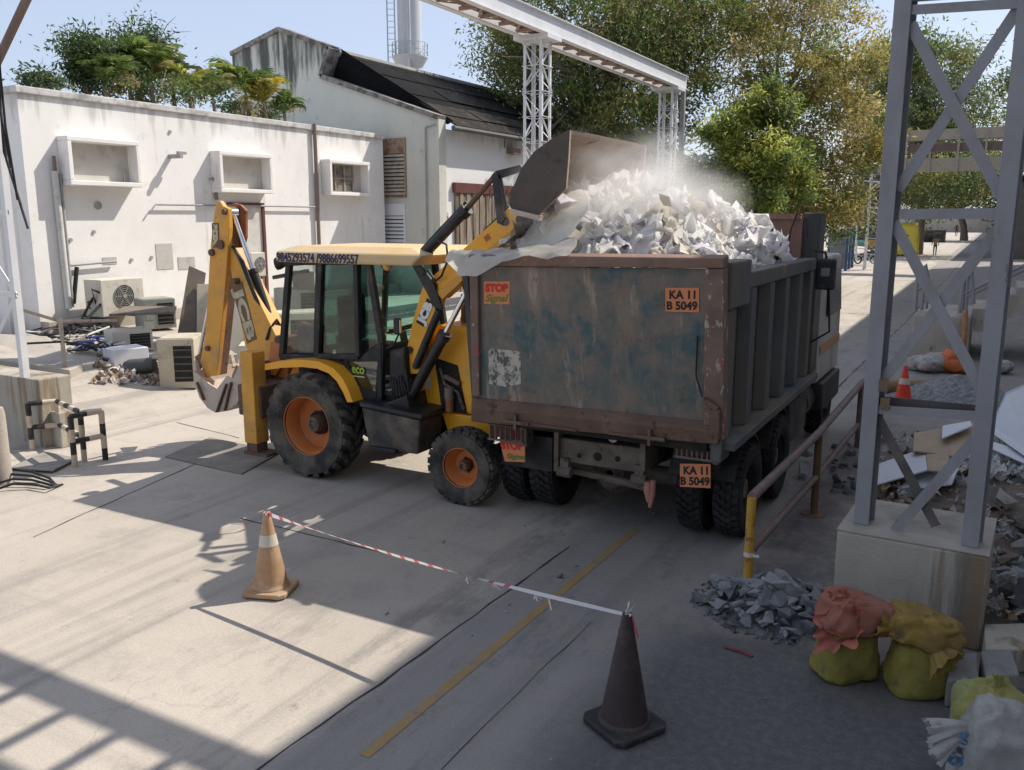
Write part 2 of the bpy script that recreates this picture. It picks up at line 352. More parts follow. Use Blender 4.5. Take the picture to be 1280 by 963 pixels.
m_wallin = mat('recess_plaster', (.55, .52, .47), .9, 0, .12, 1.5, (.35, .32, .28), .6, 2, (.5, .7), bump=.2)
m_coping = mat('grey_coping', (.55, .54, .52), .9, 0, .2, 2, (.22, .21, .2), .8, 2.5, (.5, .7), bump=.3)
wb = thing('white_building', 'low white plastered building with boxed window recesses and flat roof', 'building', (XW, (Y0 + YE) / 2, .75))
g = MB(); g.bx(XW - 14, XW, Y0, YE, 0, ZT - .16); g.build('wall', m_wall, wb)
g = MB(); g.bx(XW - .5, XW + .07, Y0 - .06, YE + .03, ZT - .158, ZT); g.bx(XW - 14, XW - .502, Y0 - .06, Y0 + .4, ZT - .158, ZT - .002); g.build('parapet_coping', m_coping, wb, bevel=.02)
g = MB(); g.bx(XW - .01, XW + .3, Y0, YE + .4, .5, 1.05); g.build('plinth', m_conc, wb, bevel=.02)
def hood(pts, d=.38, th=.11, win=False):
    p = [W(x, y, d) for x, y in pts]; y0 = (p[0].y + p[3].y) / 2; y1 = (p[1].y + p[2].y) / 2; z1 = (p[0].z + p[1].z) / 2; z0 = (p[2].z + p[3].z) / 2
    g = MB(); X0, X1 = XW + .002, XW + d
    g.bx(X0, X1, y0, y1, z1 - th, z1); g.bx(X0, X1, y0, y1, z0, z0 + th); g.bx(X0, X1 - .003, y0, y0 + th, z0 + th, z1 - th); g.bx(X0, X1 - .003, y1 - th, y1, z0 + th, z1 - th)
    f = g.build('window_hood', m_wall, wb, bevel=.015)
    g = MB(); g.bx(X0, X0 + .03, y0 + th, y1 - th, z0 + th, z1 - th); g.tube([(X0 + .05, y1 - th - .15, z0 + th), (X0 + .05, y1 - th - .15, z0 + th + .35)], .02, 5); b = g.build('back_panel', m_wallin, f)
    if win:
        g = MB(); ya, yb, za, zb = y0 + th + .02, y1 - th - (y1 - y0) * .22, z0 + th + .02, z1 - th - .02
        for k in range(4):
            yy = ya + (yb - ya) * k / 3; g.bx(X0 + .06, X0 + .1, yy - .025, yy + .025, za, zb)
        for zz in (za, (za + zb) / 2, zb): g.bx(X0 + .065, X0 + .095, ya, yb, zz - .025, zz + .025)
        g.build('window_frame', mat('rusty_window_frame', (.30, .25, .2), .7, 0, .3, 4), f)
        g = MB(); g.bx(X0 + .05, X0 + .056, ya, yb, za, zb); g.build('pane', mat('dusty_dark_glass', (.10, .095, .085), .35, 0, .5, 3, (.3, .27, .22), .8, 2, (.4, .6)), f)
    return y0, y1, z0, z1
hood([(84, 170), (176, 177), (177, 234), (88, 232)]); hood([(275, 189), (341, 193), (342, 243), (276, 240)]); hood([(412, 198), (463, 204), (463, 246), (414, 244)], win=True)
m_pipe = mat('white_plastic_pipe', (.6, .6, .58), .5, 0, .15, 3, (.3, .27, .23), .6, 3); m_pipebr = mat('brown_drain_pipe', (.22, .16, .14), .6, 0, .2, 3); m_pgrey = mat('grey_conduit', (.33, .33, .33), .6, 0, .2, 3)
def wpipe(pts, r, m=m_pipe, name='pipe', d=.09, lab=None):
    g = MB(); g.tube([W(x, y, d) for x, y in pts], r, 8); return g.build(name, m, wb, smooth=50)
wpipe([(68, 214), (86, 386)], .075); wpipe([(75, 218), (91, 384)], .035, m_pgrey); wpipe([(67, 195), (69, 215)], .04, m_pipebr)
p = wpipe([(393, 155), (400, 330)], .06, m_pipebr, 'drain_pipe')
wpipe([(188, 265), (194, 256), (345, 258), (394, 259)], .025, m_pgrey, 'conduit'); wpipe([(268, 222), (271, 250)], .05, m_pipebr); wpipe([(262, 224), (268, 223)], .04, m_pgrey)
wpipe([(96, 334), (92, 380)], .05, m_cable, 'cable'); wpipe([(88, 332), (145, 327)], .03, m_pgrey, 'conduit')
g = MB(); q = W(212, 196); g.bx(q.x, q.x + .45, q.y - .05, q.y + .05, q.z - .05, q.z + .05); g.bx(q.x + .30, q.x + .40, q.y - .03, q.y + .22, q.z + .051, q.z + .12); g.build('wall_bracket', m_pgrey, wb)
for (x, y) in ((122, 257), (212, 165), (88, 300), (117, 290), (164, 325), (189, 322)):
    q = W(x, y); g = MB(); g.cyl(q, q + Vector((.03, 0, 0)), .10 if y == 257 else .045, None, 12); g.build('pipe_stub', m_pgrey, wb)
for (x0, y0, x1, y1) in ((194, 305, 217, 336), (222, 322, 244, 336), (128, 322, 146, 330)):
    a, b = W(x0, y0), W(x1, y1); g = MB(); g.bx(XW + .001, XW + .012, a.y, b.y, b.z, a.z); g.build('plaster_patch', mat('grey_mortar_patch', (.50, .49, .46), .95, 0, .2, 3, (.36, .34, .3), .8, 3), wb)
m_maroon = mat('maroon_frame', (.13, .045, .04), .6, 0, .25, 4)
a, b = W(283, 252), W(328, 255); g = MB(); zt = (a.z + b.z) / 2; zb = .8
g.bx(XW + .002, XW + .08, a.y, b.y, zt - .09, zt); g.bx(XW + .002, XW + .082, a.y, a.y + .1, zb, zt - .09); g.bx(XW + .002, XW + .082, b.y - .1, b.y, zb, zt - .09)
dr = MB(); dr.bx(XW + .004, XW + .03, a.y + .1, b.y - .1, zb, zt - .09); do = dr.build('door', mat('white_door', (.6, .58, .55), .6, 0, .15, 2, (.42, .38, .33), .6, 3), wb); g.build('door_frame', m_maroon, do)
g = MB(); g.bx(XW - 9, XW - .7, Y0 - .28, Y0 - .002, 0, ZT - 2.2); g.bx(XW - 9, XW - 1.3, Y0 - .6, Y0 - .285, ZT - 2.2, ZT - 2.0); g.build('side_pilaster', m_wall, wb)

# ================================================================== shed behind
YG = YE + .45; S = lambda px, py: PY(px, py, YG); XC = S(548, 200).x
m_shed = wall_mat('mouldy_shed_plaster', (.60, .60, .54), (.06, .06, .056), 1.5, S(412, 70).z, .75, (.47, .48, .42), .6)
m_shedw = wall_mat('white_shed_plaster', (.76, .77, .78), (.48, .47, .46), .8, S(548, 160).z, .75, (.66, .67, .68), .3)
sd = thing('shed', 'mouldy grey gabled shed with dark corrugated roof behind the white building', 'building', (XC - 4, YG, .75))
prof = [S(548, 149), S(402, 98), S(413, 62), S(350, 39), S(290, 70)]; zb = 0
prof = [Vector((prof[0].x, YG, 0))] + prof + [Vector((prof[-1].x, YG, 0))]
g = MB(); g.prism(prof, (0, .45, 0)); g.build('gable_wall', m_shed, sd)
g = MB()
for a, b in zip(prof[1:], prof[2:-1]): g.bar(a + Vector((0, .19, .06)), b + Vector((0, .19, .06)), .6, .16)
g.build('gable_coping', mat('mouldy_coping', (.26, .245, .23), .9, 0, .35, 2, (.07, .066, .062), .8, 3, (.45, .6), bump=.3), sd)
EZ = S(548, 158).z; LEN = 30
g = MB(); g.bx(XC - .4, XC, YG + .452, YG + LEN, 0, EZ - .05); g.build('side_wall', m_shedw, sd)
g = MB(); g.bx(XC - 13, XC - .41, YG + LEN - .5, YG + LEN, 0, EZ); g.build('end_wall', m_shedw, sd)
def roofmat(name, c1, c2, c3, th):
    t = NT(name); sp = t.n('ShaderNodeSeparateXYZ'); t.l(t.tc, sp.inputs[0])
    wv = t.math('SINE', t.math('MULTIPLY', sp.outputs[1], 42.))
    c = t.mix(t.rng(t.noise(1.3, 7, .7, (.5, 1, 1)), .4, .65), c1, c2); c = t.mix(t.rng(t.noise(3.5, 8, .75), th, th + .12, 0, .9), c, c3)
    return t.done(t.bsdf(c, .9, 0, t.bump(wv, .8, .05), .2))
m_rdark = roofmat('black_mouldy_roofing', (.006, .006, .007), (.012, .012, .012), (.035, .032, .03), .70)
m_rlit = roofmat('leaf_strewn_roofing', (.03, .028, .027), (.06, .05, .042), (.16, .10, .06), .55)
rx, rz = S(413, 66).x, S(413, 66).z; A = Vector((XC + .45, 0, EZ)); B = Vector((rx, 0, rz)); g1 = MB(); g2 = MB(); NC = 7
for k in range(NC):
    f0, f1 = k / NC, (k + 1) / NC; p, q = A.lerp(B, f0), A.lerp(B, f1 + .02)
    nrm = Vector((-(B - A).z, 0, (B - A).x)).normalized(); nrm = -nrm if nrm.z < 0 else nrm
    lift = nrm * .05 * (k % 2); gg = g2 if k < 2 else g1
    for j in range(10):
        ya, yb = YG + .46 + j * 3, YG + .46 + (j + 1) * 3 - .02; o = lift + nrm * R.uniform(0, .035)
        gg.hull([p + o + Vector((0, ya, 0)), p + o + Vector((0, yb, 0)), p + o + nrm * .05 + Vector((0, yb, 0)), p + o + nrm * .05 + Vector((0, ya, 0))],
                [q + o + Vector((0, ya, 0)), q + o + Vector((0, yb, 0)), q + o + nrm * .05 + Vector((0, yb, 0)), q + o + nrm * .05 + Vector((0, ya, 0))])
rf = g1.build('roof', m_rdark, sd); g2.build('lower_roof_strip', m_rlit, sd)
g = MB(); g.tube([Vector((XC + .5, YG + .2, EZ - .06)), Vector((XC + .5, YG + LEN, EZ - .06))], .09, 8); g.build('gutter', mat('dark_gutter', (.10, .10, .10), .7), sd)
g = MB(); g.tube([Vector((rx, YG + .4, rz + .06)), Vector((rx, YG + LEN, rz + .06))], .14, 8); g.build('ridge_capping', mat('grey_ridge', (.25, .24, .23), .8), rf)
g = MB(); g.tube([S(533, 160) + Vector((0, -.07, 0)), S(533, 168) + Vector((0, -.07, 0)), Vector((S(533, 168).x, YG - .07, .8))], .03, 6); g.tube([S(533, 160) + Vector((0, -.07, 0)), S(546, 156) + Vector((0, -.07, 0))], .03, 6); g.build('conduit', m_pgrey, sd)
def louvre(x0, y0, x1, y1, n, mf, ms, header=0):
    a, b = S(x0, y0), S(x1, y1); hh = a.z - b.z; g = MB(); F = .07; yy = YG - .05
    g.bx(a.x, b.x, yy, yy + .04, b.z, b.z + F); g.bx(a.x, b.x, yy, yy + .04, a.z - F - header * hh, a.z); g.bx(a.x, a.x + F, yy + .001, yy + .04, b.z + F, a.z - F - header * hh); g.bx(b.x - F, b.x, yy + .001, yy + .04, b.z + F, a.z - F - header * hh)
    f = g.build('louvre_window', mf, sd); g = MB(); zt = a.z - F - header * hh
    g.bx(a.x + F, b.x - F, yy + .039, yy + .048, b.z + F, zt); g.build('dark_opening', m_under, f); g = MB()
    for k in range(n):
        z = b.z + F + (zt - b.z - F) * (k + .5) / n; s_ = (zt - b.z - F) / n * .36; xa, xb = a.x + F, b.x - F
        g.hull([(xa, yy, z - s_), (xa, yy + .035, z), (xa, yy + .035, z + s_), (xa, yy, z)], [(xb, yy, z - s_), (xb, yy + .035, z), (xb, yy + .035, z + s_), (xb, yy, z)])
    g.build('slats', ms, f)
m_rwood = mat('rotten_wood', (.36, .26, .18), .85, 0, .3, 3, (.15, .08, .05), .8, 3, (.45, .6), bump=.3)
louvre(477, 174, 509, 247, 11, m_rwood, mat('pale_slats', (.48, .42, .35), .85, 0, .2, 3, (.22, .15, .1), .7, 4), .22)
louvre(478, 255, 508, 306, 7, m_shedw, m_shedw, .24)
SW = lambda px, py: PX(px, py, XC)
a, b = SW(567, 232), SW(652, 240); gt = MB(); Yn = 22
for k in range(Yn):
    ya = a.y + (b.y - a.y) * k / Yn; yb = a.y + (b.y - a.y) * (k + 1) / Yn; gt.bx(XC + .03 + .03 * (k % 2), XC + .09 + .03 * (k % 2), ya, yb, .75, a.z - .25)
do = gt.build('corrugated_gate', mat('rusty_gate_sheet', (.30, .26, .21), .8, .1, .35, 1.4, (.12, .075, .05), .9, 1.8, (.42, .62), (1, 1.8, .2)), sd)
g = MB(); g.bx(XC + .01, XC + .15, a.y - .1, b.y + .1, a.z - .25, a.z + .1); g.build('gate_lintel', m_maroon, do)
a = SW(637, 190); g = MB(); g.bx(XC + .02, XC + .35, a.y - .28, a.y + .28, a.z - .1, a.z + .12); g.tube([SW(630, 165) + Vector((.03, 0, 0)), SW(630, 185) + Vector((.03, 0, 0))], .02, 6); g.build('wall_lamp', m_pipebr, sd)
for (x0, y0, x1, y1, c) in ((553, 266, 560, 275, (.5, .06, .06)), (550, 277, 559, 287, (.25, .5, .65))):
    a, b = SW(x0, y0), SW(x1, y1); g = MB(); g.bx(XC + .002, XC + .02, a.y, b.y, b.z, a.z); g.build('wall_sign', mat('sign_paint', c, .6, 0, .1, 3, (.6, .6, .6), .7, 6, (.5, .55)), sd)

# ================================================================== chimney far behind
c = AT(513, 90, 62); sc_ = 62 / FPX
ch = thing('chimney', 'tall pale grey steel chimney with railed platform behind the shed', 'chimney', (c.x, c.y, 0))
zz = lambda py: EYE + (ray(513, py).z / math.hypot(*ray(513, py)[:2])) * 62
m_ch = mat('grey_chimney_paint', (.50, .52, .54), .5, 0, .1, .6, (.36, .36, .36), .5, 1, (.5, .7), (1, 1, .2), bump=.03)
g = MB(); g.cyl((c.x, c.y, 0), (c.x, c.y, 26), 14 * sc_, None, 28); g.build('stack', m_ch, ch, smooth=40)
g = MB(); g.lathe((c.x, c.y, 0), (0, 0, 1), [(13.9 * sc_, zz(86)), (21 * sc_, zz(73)), (21 * sc_, zz(71)), (13.9 * sc_, zz(71))], 24); pf = g.build('platform', m_ch, ch)
g = MB()
for k in range(14):
    t_ = 2 * PI * k / 14; u = Vector((c.x + math.cos(t_) * 21 * sc_, c.y + math.sin(t_) * 21 * sc_, 0)); v = Vector((c.x + math.cos(t_ + 2 * PI / 14) * 21 * sc_, c.y + math.sin(t_ + 2 * PI / 14) * 21 * sc_, 0))
    g.tube([u + Vector((0, 0, zz(71))), u + Vector((0, 0, zz(55)))], .03, 5)
    for q in (64, 55): g.tube([u + Vector((0, 0, zz(q))), v + Vector((0, 0, zz(q)))], .03, 5)
g.build('railing', m_ch, pf)
g = MB(); dl = Vector((-cY, -sY, 0)); ba = c + dl * 16 * sc_
for s_ in (-.25, .25): g.tube([(ba.x + s_ * dl.x - .1, ba.y + s_ * dl.y - .4, 3), (ba.x + s_ * dl.x - .1, ba.y + s_ * dl.y - .4, 26)], .05, 5)
for k in range(60): z = 3 + k * .38; g.tube([(ba.x - .25 * dl.x - .1, ba.y - .25 * dl.y - .4, z), (ba.x + .25 * dl.x - .1, ba.y + .25 * dl.y - .4, z)], .025, 4)
g.build('ladder', m_ch, ch); g = MB(); dr_ = c - dl * 3 * sc_ + Vector((.4, -.95, 0)); g.tube([(dr_.x, dr_.y, 2), (dr_.x, dr_.y, 26)], .12, 6); g.build('riser_pipe', m_ch, ch, smooth=40)

# ================================================================== overhead gantry
XG = -12.0; GA, GB = PX(672, 50, XG), PX(836, 108, XG); ZG = (GA.z + GB.z) / 2
ga = thing('pipe_gantry', 'white steel pipe gantry on lattice columns crossing above the yard', 'gantry', (XG, GA.y, gz(XG)))
def lattice(p, hw, z0, z1, name, parent, m, nb=None, t=.09):
    g = MB(); c4 = [Vector((p.x + sx * hw, p.y + sy * hw, 0)) for sx, sy in ((-1, -1), (1, -1), (1, 1), (-1, 1))]
    for v in c4:
        n1 = Vector((p.x - v.x, 0, 0)); n2 = Vector((0, p.y - v.y, 0)); g.ang((v.x, v.y, z0), (v.x, v.y, z1), t, .014, n1, n2)
    nb = nb or max(3, int((z1 - z0) / (hw * 2.3)))
    for k in range(nb):
        za, zb_ = z0 + (z1 - z0) * k / nb, z0 + (z1 - z0) * (k + 1) / nb
        for i in range(4):
            u, v = c4[i], c4[(i + 1) % 4]; o = (Vector((u.x + v.x, u.y + v.y, 0)) / 2 - Vector((p.x, p.y, 0))).normalized() * .012
            if (k + i) % 2: u, v = v, u
            g.bar(u + o + Vector((0, 0, za + .05)), v + o + Vector((0, 0, zb_ - .05)), .05, .012); g.bar(c4[i] + o * 1.9 + Vector((0, 0, zb_)), c4[(i + 1) % 4] + o * 1.9 + Vector((0, 0, zb_)), .05, .012)
    return g.build(name, m, parent)
lattice(GA, .30, gz(XG), ZG - .12, 'lattice_column', ga, m_wsteel); lattice(GB, .30, gz(XG), ZG - .12, 'lattice_column', ga, m_wsteel)
for q in (GA, GB): g = MB(); g.bx(XG - .55, XG + .55, q.y - .45, q.y + .45, ZG - .118, ZG); g.build('column_cap', m_wsteel, ga)
Ya, Yb = GA.y - 12, GB.y + .9
def ibeam(g, x, z0, z1, fw, ya, yb):
    g.bx(x - .012, x + .012, ya, yb, z0 + .02, z1 - .02); g.bx(x - fw / 2, x + fw / 2, ya, yb, z0, z0 + .02); g.bx(x - fw / 2, x + fw / 2, ya, yb, z1 - .02, z1)
g = MB(); ibeam(g, XG + .42, ZG + .002, ZG + .52, .2, Ya, Yb); g.build('main_beam', m_wsteel, ga)
g = MB(); ibeam(g, XG - .42, ZG + .002, ZG + .52, .2, Ya, Yb); g.build('main_beam', m_wsteel, ga)
g = MB(); k = Ya + .3; i = 0
m_brace = mat('rusty_pink_bracing', (.34, .25, .21), .7, 0, .25, 3, (.2, .11, .07), .6, 3)
while k < Yb - 1:
    g.bx(XG - .31, XG + .31, k, k + .08, ZG + .03, ZG + .12); s_ = 1 if i % 2 else -1
    g.bar((XG - .3 * s_, k + .1, ZG + .06), (XG + .3 * s_, k + .98, ZG + .06), .07, .02); k += 1.0; i += 1
g.build('cross_bracing', m_brace, ga)
g = MB()
for dx, r in ((-.22, .09), (.02, .12), (.25, .07)): g.tube([(XG + dx, Ya, ZG + .13 + r), (XG + dx, Yb, ZG + .13 + r)], r, 10)
g.build('pipes', m_brace, ga, smooth=40)
g = MB(); q = PX(849, 110, XG + .1)
for dx in (-.2, .15): ibeam(g, XG + dx, 0, 0, 0, 0, 0) if False else g.bx(XG + dx - .08, XG + dx + .08, GB.y + 1.3, GB.y + 1.5, gz(XG), ZG + .5)
g.bx(XG - .3, XG + .3, Yb + .01, GB.y + 1.55, ZG + .5, ZG + .6); g.build('end_post', m_gsteel, ga)
g = MB(); g.prism([S(414, 58), S(403, 98), S(549, 154), S(556, 149)], (0, .05, 0)); [setattr(v, 'y', v.y + .5) for v in g.v]; g.build('gable_infill', m_rdark, sd)
# ================================================================== wheels
def tyre_mesh(c, ax, Rr, wd, rr, style, nl):
    c = Vector(c); ax = Vector(ax).normalized(); h = wd / 2; g = MB(); LG = .055 if style == 'lug' else .03
    prof = [(rr, -h * .72), (rr + .02, -h * .86), (rr + (Rr - rr) * .45, -h), (Rr - (Rr - rr) * .22, -h * .97), (Rr - .02 - LG, -h * .86), (Rr - LG, -h * .6), (Rr - LG + .002, 0)]
    prof = prof + [(r, -q) for r, q in prof[-2::-1]]
    g.lathe(c, ax, prof, 56)
    u = ax.orthogonal().normalized()
    if abs(ax.y) > .9: u = Vector((1, 0, 0))
    w_ = ax.cross(u)
    P = lambda a, r, q: c + ax * q + (u * math.cos(a) + w_ * math.sin(a)) * r
    da = 2 * PI / nl
    for k in range(nl):
        a = k * da
        if style == 'lug':             # agricultural bars: one slanting lug per side, half a pitch apart
            for s in (-1, 1):
                a0 = a + (da / 2 if s > 0 else 0); sw = da * 1.15; t_ = da * .27
                pts = [(a0, .04), (a0 + sw * .55, .55), (a0 + sw * .75, .93)]
                for (aa, qa), (ab, qb) in zip(pts, pts[1:]):
                    ra = Rr if qa < .8 else Rr - .03; rb = Rr if qb < .8 else Rr - .035
                    g.hull([P(aa - t_, Rr - .085, s * qa * h), P(aa + t_, Rr - .085, s * qa * h), P(aa + t_ * .8, ra, s * qa * h), P(aa - t_ * .8, ra, s * qa * h)],
                           [P(ab - t_, Rr - .09, s * qb * h), P(ab + t_, Rr - .09, s * qb * h), P(ab + t_ * .8, rb, s * qb * h), P(ab - t_ * .8, rb, s * qb * h)])
        else:                          # road or block tread: rows of offset blocks
            rows = ((-.86, -.42), (-.38, -.02), (.02, .38), (.42, .86))
            for i, (q0, q1) in enumerate(rows):
                a0 = a + da * .5 * (i % 2) + R.uniform(-.06, .06) * da; a1 = a0 + da * (.68 if style == 'block' else .6); sk = da * .22 * (1 if i < 2 else -1)
                r0 = Rr if abs(q0) < .6 else Rr - .012; r1 = Rr if abs(q1) < .6 else Rr - .012
                g.hull([P(a0, Rr - .05, q0 * h), P(a1, Rr - .05, q0 * h), P(a1, r0, q0 * h), P(a0, r0, q0 * h)],
                       [P(a0 + sk, Rr - .05, q1 * h), P(a1 + sk, Rr - .05, q1 * h), P(a1 + sk, r1, q1 * h), P(a0 + sk, r1, q1 * h)])
    return g
def wheel(parent, c, ax, Rr, wd, rr, style, nl, mt, mr, dish, hubr, hubl, nb, mh):
    c = Vector(c); ax = Vector(ax).normalized(); h = wd / 2
    ty = tyre_mesh(c, ax, Rr, wd, rr, style, nl).build('wheel', mt, parent, smooth=45)
    ty.name = 'wheel'
    g = MB(); fo = h * .8
    g.lathe(c, ax, [(rr + .012, fo), (rr + .012, fo - .03), (rr - .005, fo - .035), (rr - .02, fo - .06), (rr - .045, dish + .03), (rr - .075, dish), (hubr * 1.25, dish), (hubr * 1.2, dish - .02), (rr - .09, dish - .03), (rr - .02, min(-h * .5, dish - .02)), (rr + .005, -h * .8), (rr + .005, fo - .04), (rr + .002, fo)][::-1], 40)
    rim = g.build('rim', mr, ty, smooth=35)
    g = MB(); g.lathe(c, ax, [(0, dish - .03), (hubr, dish - .03), (hubr, dish + hubl * .6), (hubr * .86, dish + hubl), (hubr * .5, dish + hubl), (hubr * .45, dish + hubl * .86), (0, dish + hubl * .86)], 22, closed=False)
    u = ax.orthogonal().normalized(); w_ = ax.cross(u)
    for k in range(nb):
        a = 2 * PI * k / nb; d = (u * math.cos(a) + w_ * math.sin(a)) * hubr * 1.32
        g.cyl(c + d + ax * (dish - .01), c + d + ax * (dish + .03), hubr * .14, None, 6)
    g.build('hub', mh, ty, smooth=35)
    return ty

# ================================================================== tipper truck
XR = -2.15
BR, TR = PX(905, 556, XR), PX(905, 324, XR); BL, TL = PY(588, 525, BR.y), PY(586, 320, TR.y)
TN = (BR - BL).cross(TR - BL).normalized()
if TN.y > 0: TN = -TN
def TP(px, py, off=0.):                  # point on the tailgate plane, pushed out by off
    r = ray(px, py); o = BL + TN * off; t = (o - Vector((0, 0, EYE))).dot(TN) / r.dot(TN); return Vector((0, 0, EYE)) + r * t
TU = (TR - BR).normalized(); TX = (BR - BL).normalized()
def panelmat():
    t = NT('tailgate_paint'); co = t.tc; sp = t.n('ShaderNodeSeparateXYZ'); t.l(co, sp.inputs[0])
    c = t.mix(t.rng(t.noise(1.6, 7, .7), .40, .62), (.13, .145, .13), (.055, .115, .13))
    c = t.mix(t.rng(t.noise(2.4, 8, .72), .40, .62, 0, .85), c, (.235, .18, .14))
    c = t.mix(t.rng(t.noise(3.2, 8, .7, (1, 1, .13)), .48, .68, 0, .85), c, (.27, .21, .16))
    c = t.mix(t.rng(t.noise(6, 8, .7, (1, 1, .07)), .56, .68, 0, .8), c, (.40, .32, .25))
    c = t.mix(t.rng(t.noise(2.0, 8, .75), .58, .68, 0, .85), c, (.16, .075, .045))
    lo = t.rng(t.math('ADD', sp.outputs[2], t.math('MULTIPLY', t.noise(2.5, 7), .8)), .55, 1.0, 1, 0)
    c = t.mix(t.math('MULTIPLY', lo, .8), c, (.29, .22, .165))
    c = t.mix(t.rng(t.noise(12, 8, .8, (1, 1, .3)), .62, .68, 0, .7), c, (.36, .31, .26))
    return t.done(t.bsdf(c, .65, .0, t.bump(t.math('ADD', t.noise(3, 4), t.math('MULTIPLY', t.noise(30, 6, .7), .35)), .35, .03), .35))
m_tail = panelmat()
m_tailf = mat('rusted_red_frame', (.24, .15, .115), .75, 0, .3, 4, (.24, .15, .11), .8, 4, (.42, .6), None, (.36, .28, .24), 13, (.60, .66), .3, 40)
m_tailr = mat('peeling_red_paint', (.19, .13, .10), .7, 0, .3, 4, (.40, .07, .06), .85, 7, (.56, .62), (1, 1, .4), (.42, .38, .33), 14, (.57, .62), .3, 40)
m_side = mat('grimy_shade_dark_side', (.055, .062, .063), .7, 0, .25, 1.5, (.15, .13, .105), .75, 1.6, (.42, .68), (1, 1, .3), (.22, .16, .12), 3, (.62, .72), .2, 30)  # base darkened to paint shade into the recesses between ribs, grime over it
m_siderib = mat('faded_blue_rib', (.095, .105, .106), .7, 0, .3, 1.5, (.15, .125, .10), .85, 2, (.38, .62), (1, 1, .3), (.25, .19, .14), 4, (.60, .72), .2, 30)
m_inside = mat('scraped_body_inside', (.22, .13, .10), .7, .1, .25, 1.5, (.12, .17, .19), .85, .9, (.48, .62), None, (.30, .22, .17), 4, (.56, .7), .15, 30)
tr = thing('tipper_truck', 'blue and rust coloured tipper truck heaped with rubbish seen from behind', 'truck', ((BL.x + BR.x) / 2, 10.5, 0))
YB = BR.y + .05                                               # rear edge of the body side
# tailgate
tg = MB(); i0 = .02
cs = [TP(594, 333, -.05), TP(884, 336, -.05), TP(880, 528, -.05), TP(594, 497, -.05)]
tg.prism(cs, TN * .02); tail = tg.build('tailgate', m_tail, tr)
def trim(name, pts, off, dep, m, parent=tail, bevel=.012):
    g = MB(); g.prism([TP(x, y, off) for x, y in pts], TN * -dep); return g.build(name, m, parent, bevel=bevel)
trim('top_rail', [(585, 319), (905, 323), (905, 336), (585, 333)], .03, .16, m_tailf)
trim('side_rail', [(586, 333.5), (597, 333.5), (599, 496), (590, 496)], .022, .14, m_tailr)
trim('side_rail', [(881, 336.5), (905, 336.5), (905, 552), (879, 548)], .022, .14, m_tailr)
# sloping ledge and lip below the panel
g = MB(); a0, a1 = TP(590, 496, -.02), TP(879.5, 526, -.02); b0, b1 = TP(589, 509, .09), TP(897, 540, .09); c0, c1 = TP(589, 527, .09), TP(898, 556, .09); d0, d1 = TP(589, 527, -.12), TP(898, 556, -.12)
g.add([a0, a1, b1, b0, c1, c0, d1, d0], [(0, 1, 2, 3), (3, 2, 4, 5), (5, 4, 6, 7), (7, 6, 1, 0), (0, 3, 5, 7), (1, 6, 4, 2)])
g.build('lower_lip', m_rusty, tail, bevel=.01)
for (x, y) in ((646, 527), (813, 546)):
    g = MB(); q = TP(x, y, .10); g.box(q, (.03, .10, .17)); g.cyl(q + Vector((-.16, -.03, -.01)), q + Vector((.16, -.03, -.01)), .022, None, 8); g.build('hinge_bracket', m_rusty, tail)
g = MB()
for (x0, x1, y0, y1) in ((664, 720, 529, 537), (760, 800, 540, 546)):
    g.hull([TP(x0, y0, .094), TP(x1, y1, .094), TP(x1, y1 + 3, .094), TP(x0, y0 + 3, .094)], [TP(x0, y0, .11), TP(x1, y1, .11), TP(x1, y1 + 3, .11), TP(x0, y0 + 3, .11)])
    g.build('hinge_plate', m_rusty, tail); g = MB()
g = MB(); g.bar(TP(879, 499, .06), TP(897, 512, .06), .05, .05); g.bar(TP(894, 512, .055), TP(894, 548, .055), .10, .06); g.build('latch', m_rusty, tail, bevel=.008)
g = MB(); g.tube([TP(878, 497, .03), TP(870, 470, .0), TP(872, 420, -.01)], .008, 5); g.build('cable', m_cable, tail)
# plates and stickers
m_plate = mat('orange_reflective_plate', (.72, .25, .10), .5, 0, .08, 3, (.50, .26, .17), .6, 5, (.5, .7), bump=.03)
m_ink = mat('black_letter_paint', (.02, .02, .02), .6, bump=0); m_inkr = mat('red_letter_paint', (.62, .04, .035), .6, bump=0); m_inkg = mat('green_letter_paint', (.12, .22, .04), .6, bump=0)
def plate(name, pts, off, th, rows, m=m_plate, parent=tail):
    P = [TP(x, y, off) for x, y in pts]; g = MB(); g.prism(P, TN * th); pl = g.build(name, m, parent)
    xd = P[1] - P[0]; ud = P[0] - P[3]; nn = TN * (th + .002)
    for (s, u0, u1, v0, hgt, mm, bold, sh) in rows:
        text(s, ud.length * hgt * 1.40, P[3] + xd * u0 + ud * v0 + nn, xd, ud, mm, pl, 'lettering', bold * ud.length, xd.length * (u1 - u0), .001, sh)
    return pl
plate('number_plate', [(832, 360), (874, 360), (874, 390.5), (832, 389.5)], -.028, .006, [('KA 11', .12, .90, .56, .34, m_ink, .018, 0), ('B 5049', .04, .96, .10, .34, m_ink, .018, 0)])
plate('stop_sticker', [(605, 352), (637, 352), (637, 380.5), (605, 380)], -.028, .003, [('STOP', .06, .95, .56, .33, m_inkr, .03, 0), ('Signal', .06, .97, .12, .32, m_inkg, .012, .3)])
def wornpatch():
    t = NT('worn_white_sticker'); f = t.rng(t.noise(11, 8, .75, (1, 1, .6)), .42, .52)
    c = t.mix(f, (.09, .10, .10), (.50, .47, .40)); return t.done(t.bsdf(c, .7))
g = MB(); g.prism([TP(x, y, -.029) for x, y in ((611, 439), (614, 436), (647, 439), (651, 442), (651, 480), (634, 484), (611, 480))], TN * .003); g.build('worn_sticker', wornpatch(), tail)
g = MB(); q = TP(777, 426, -.028)
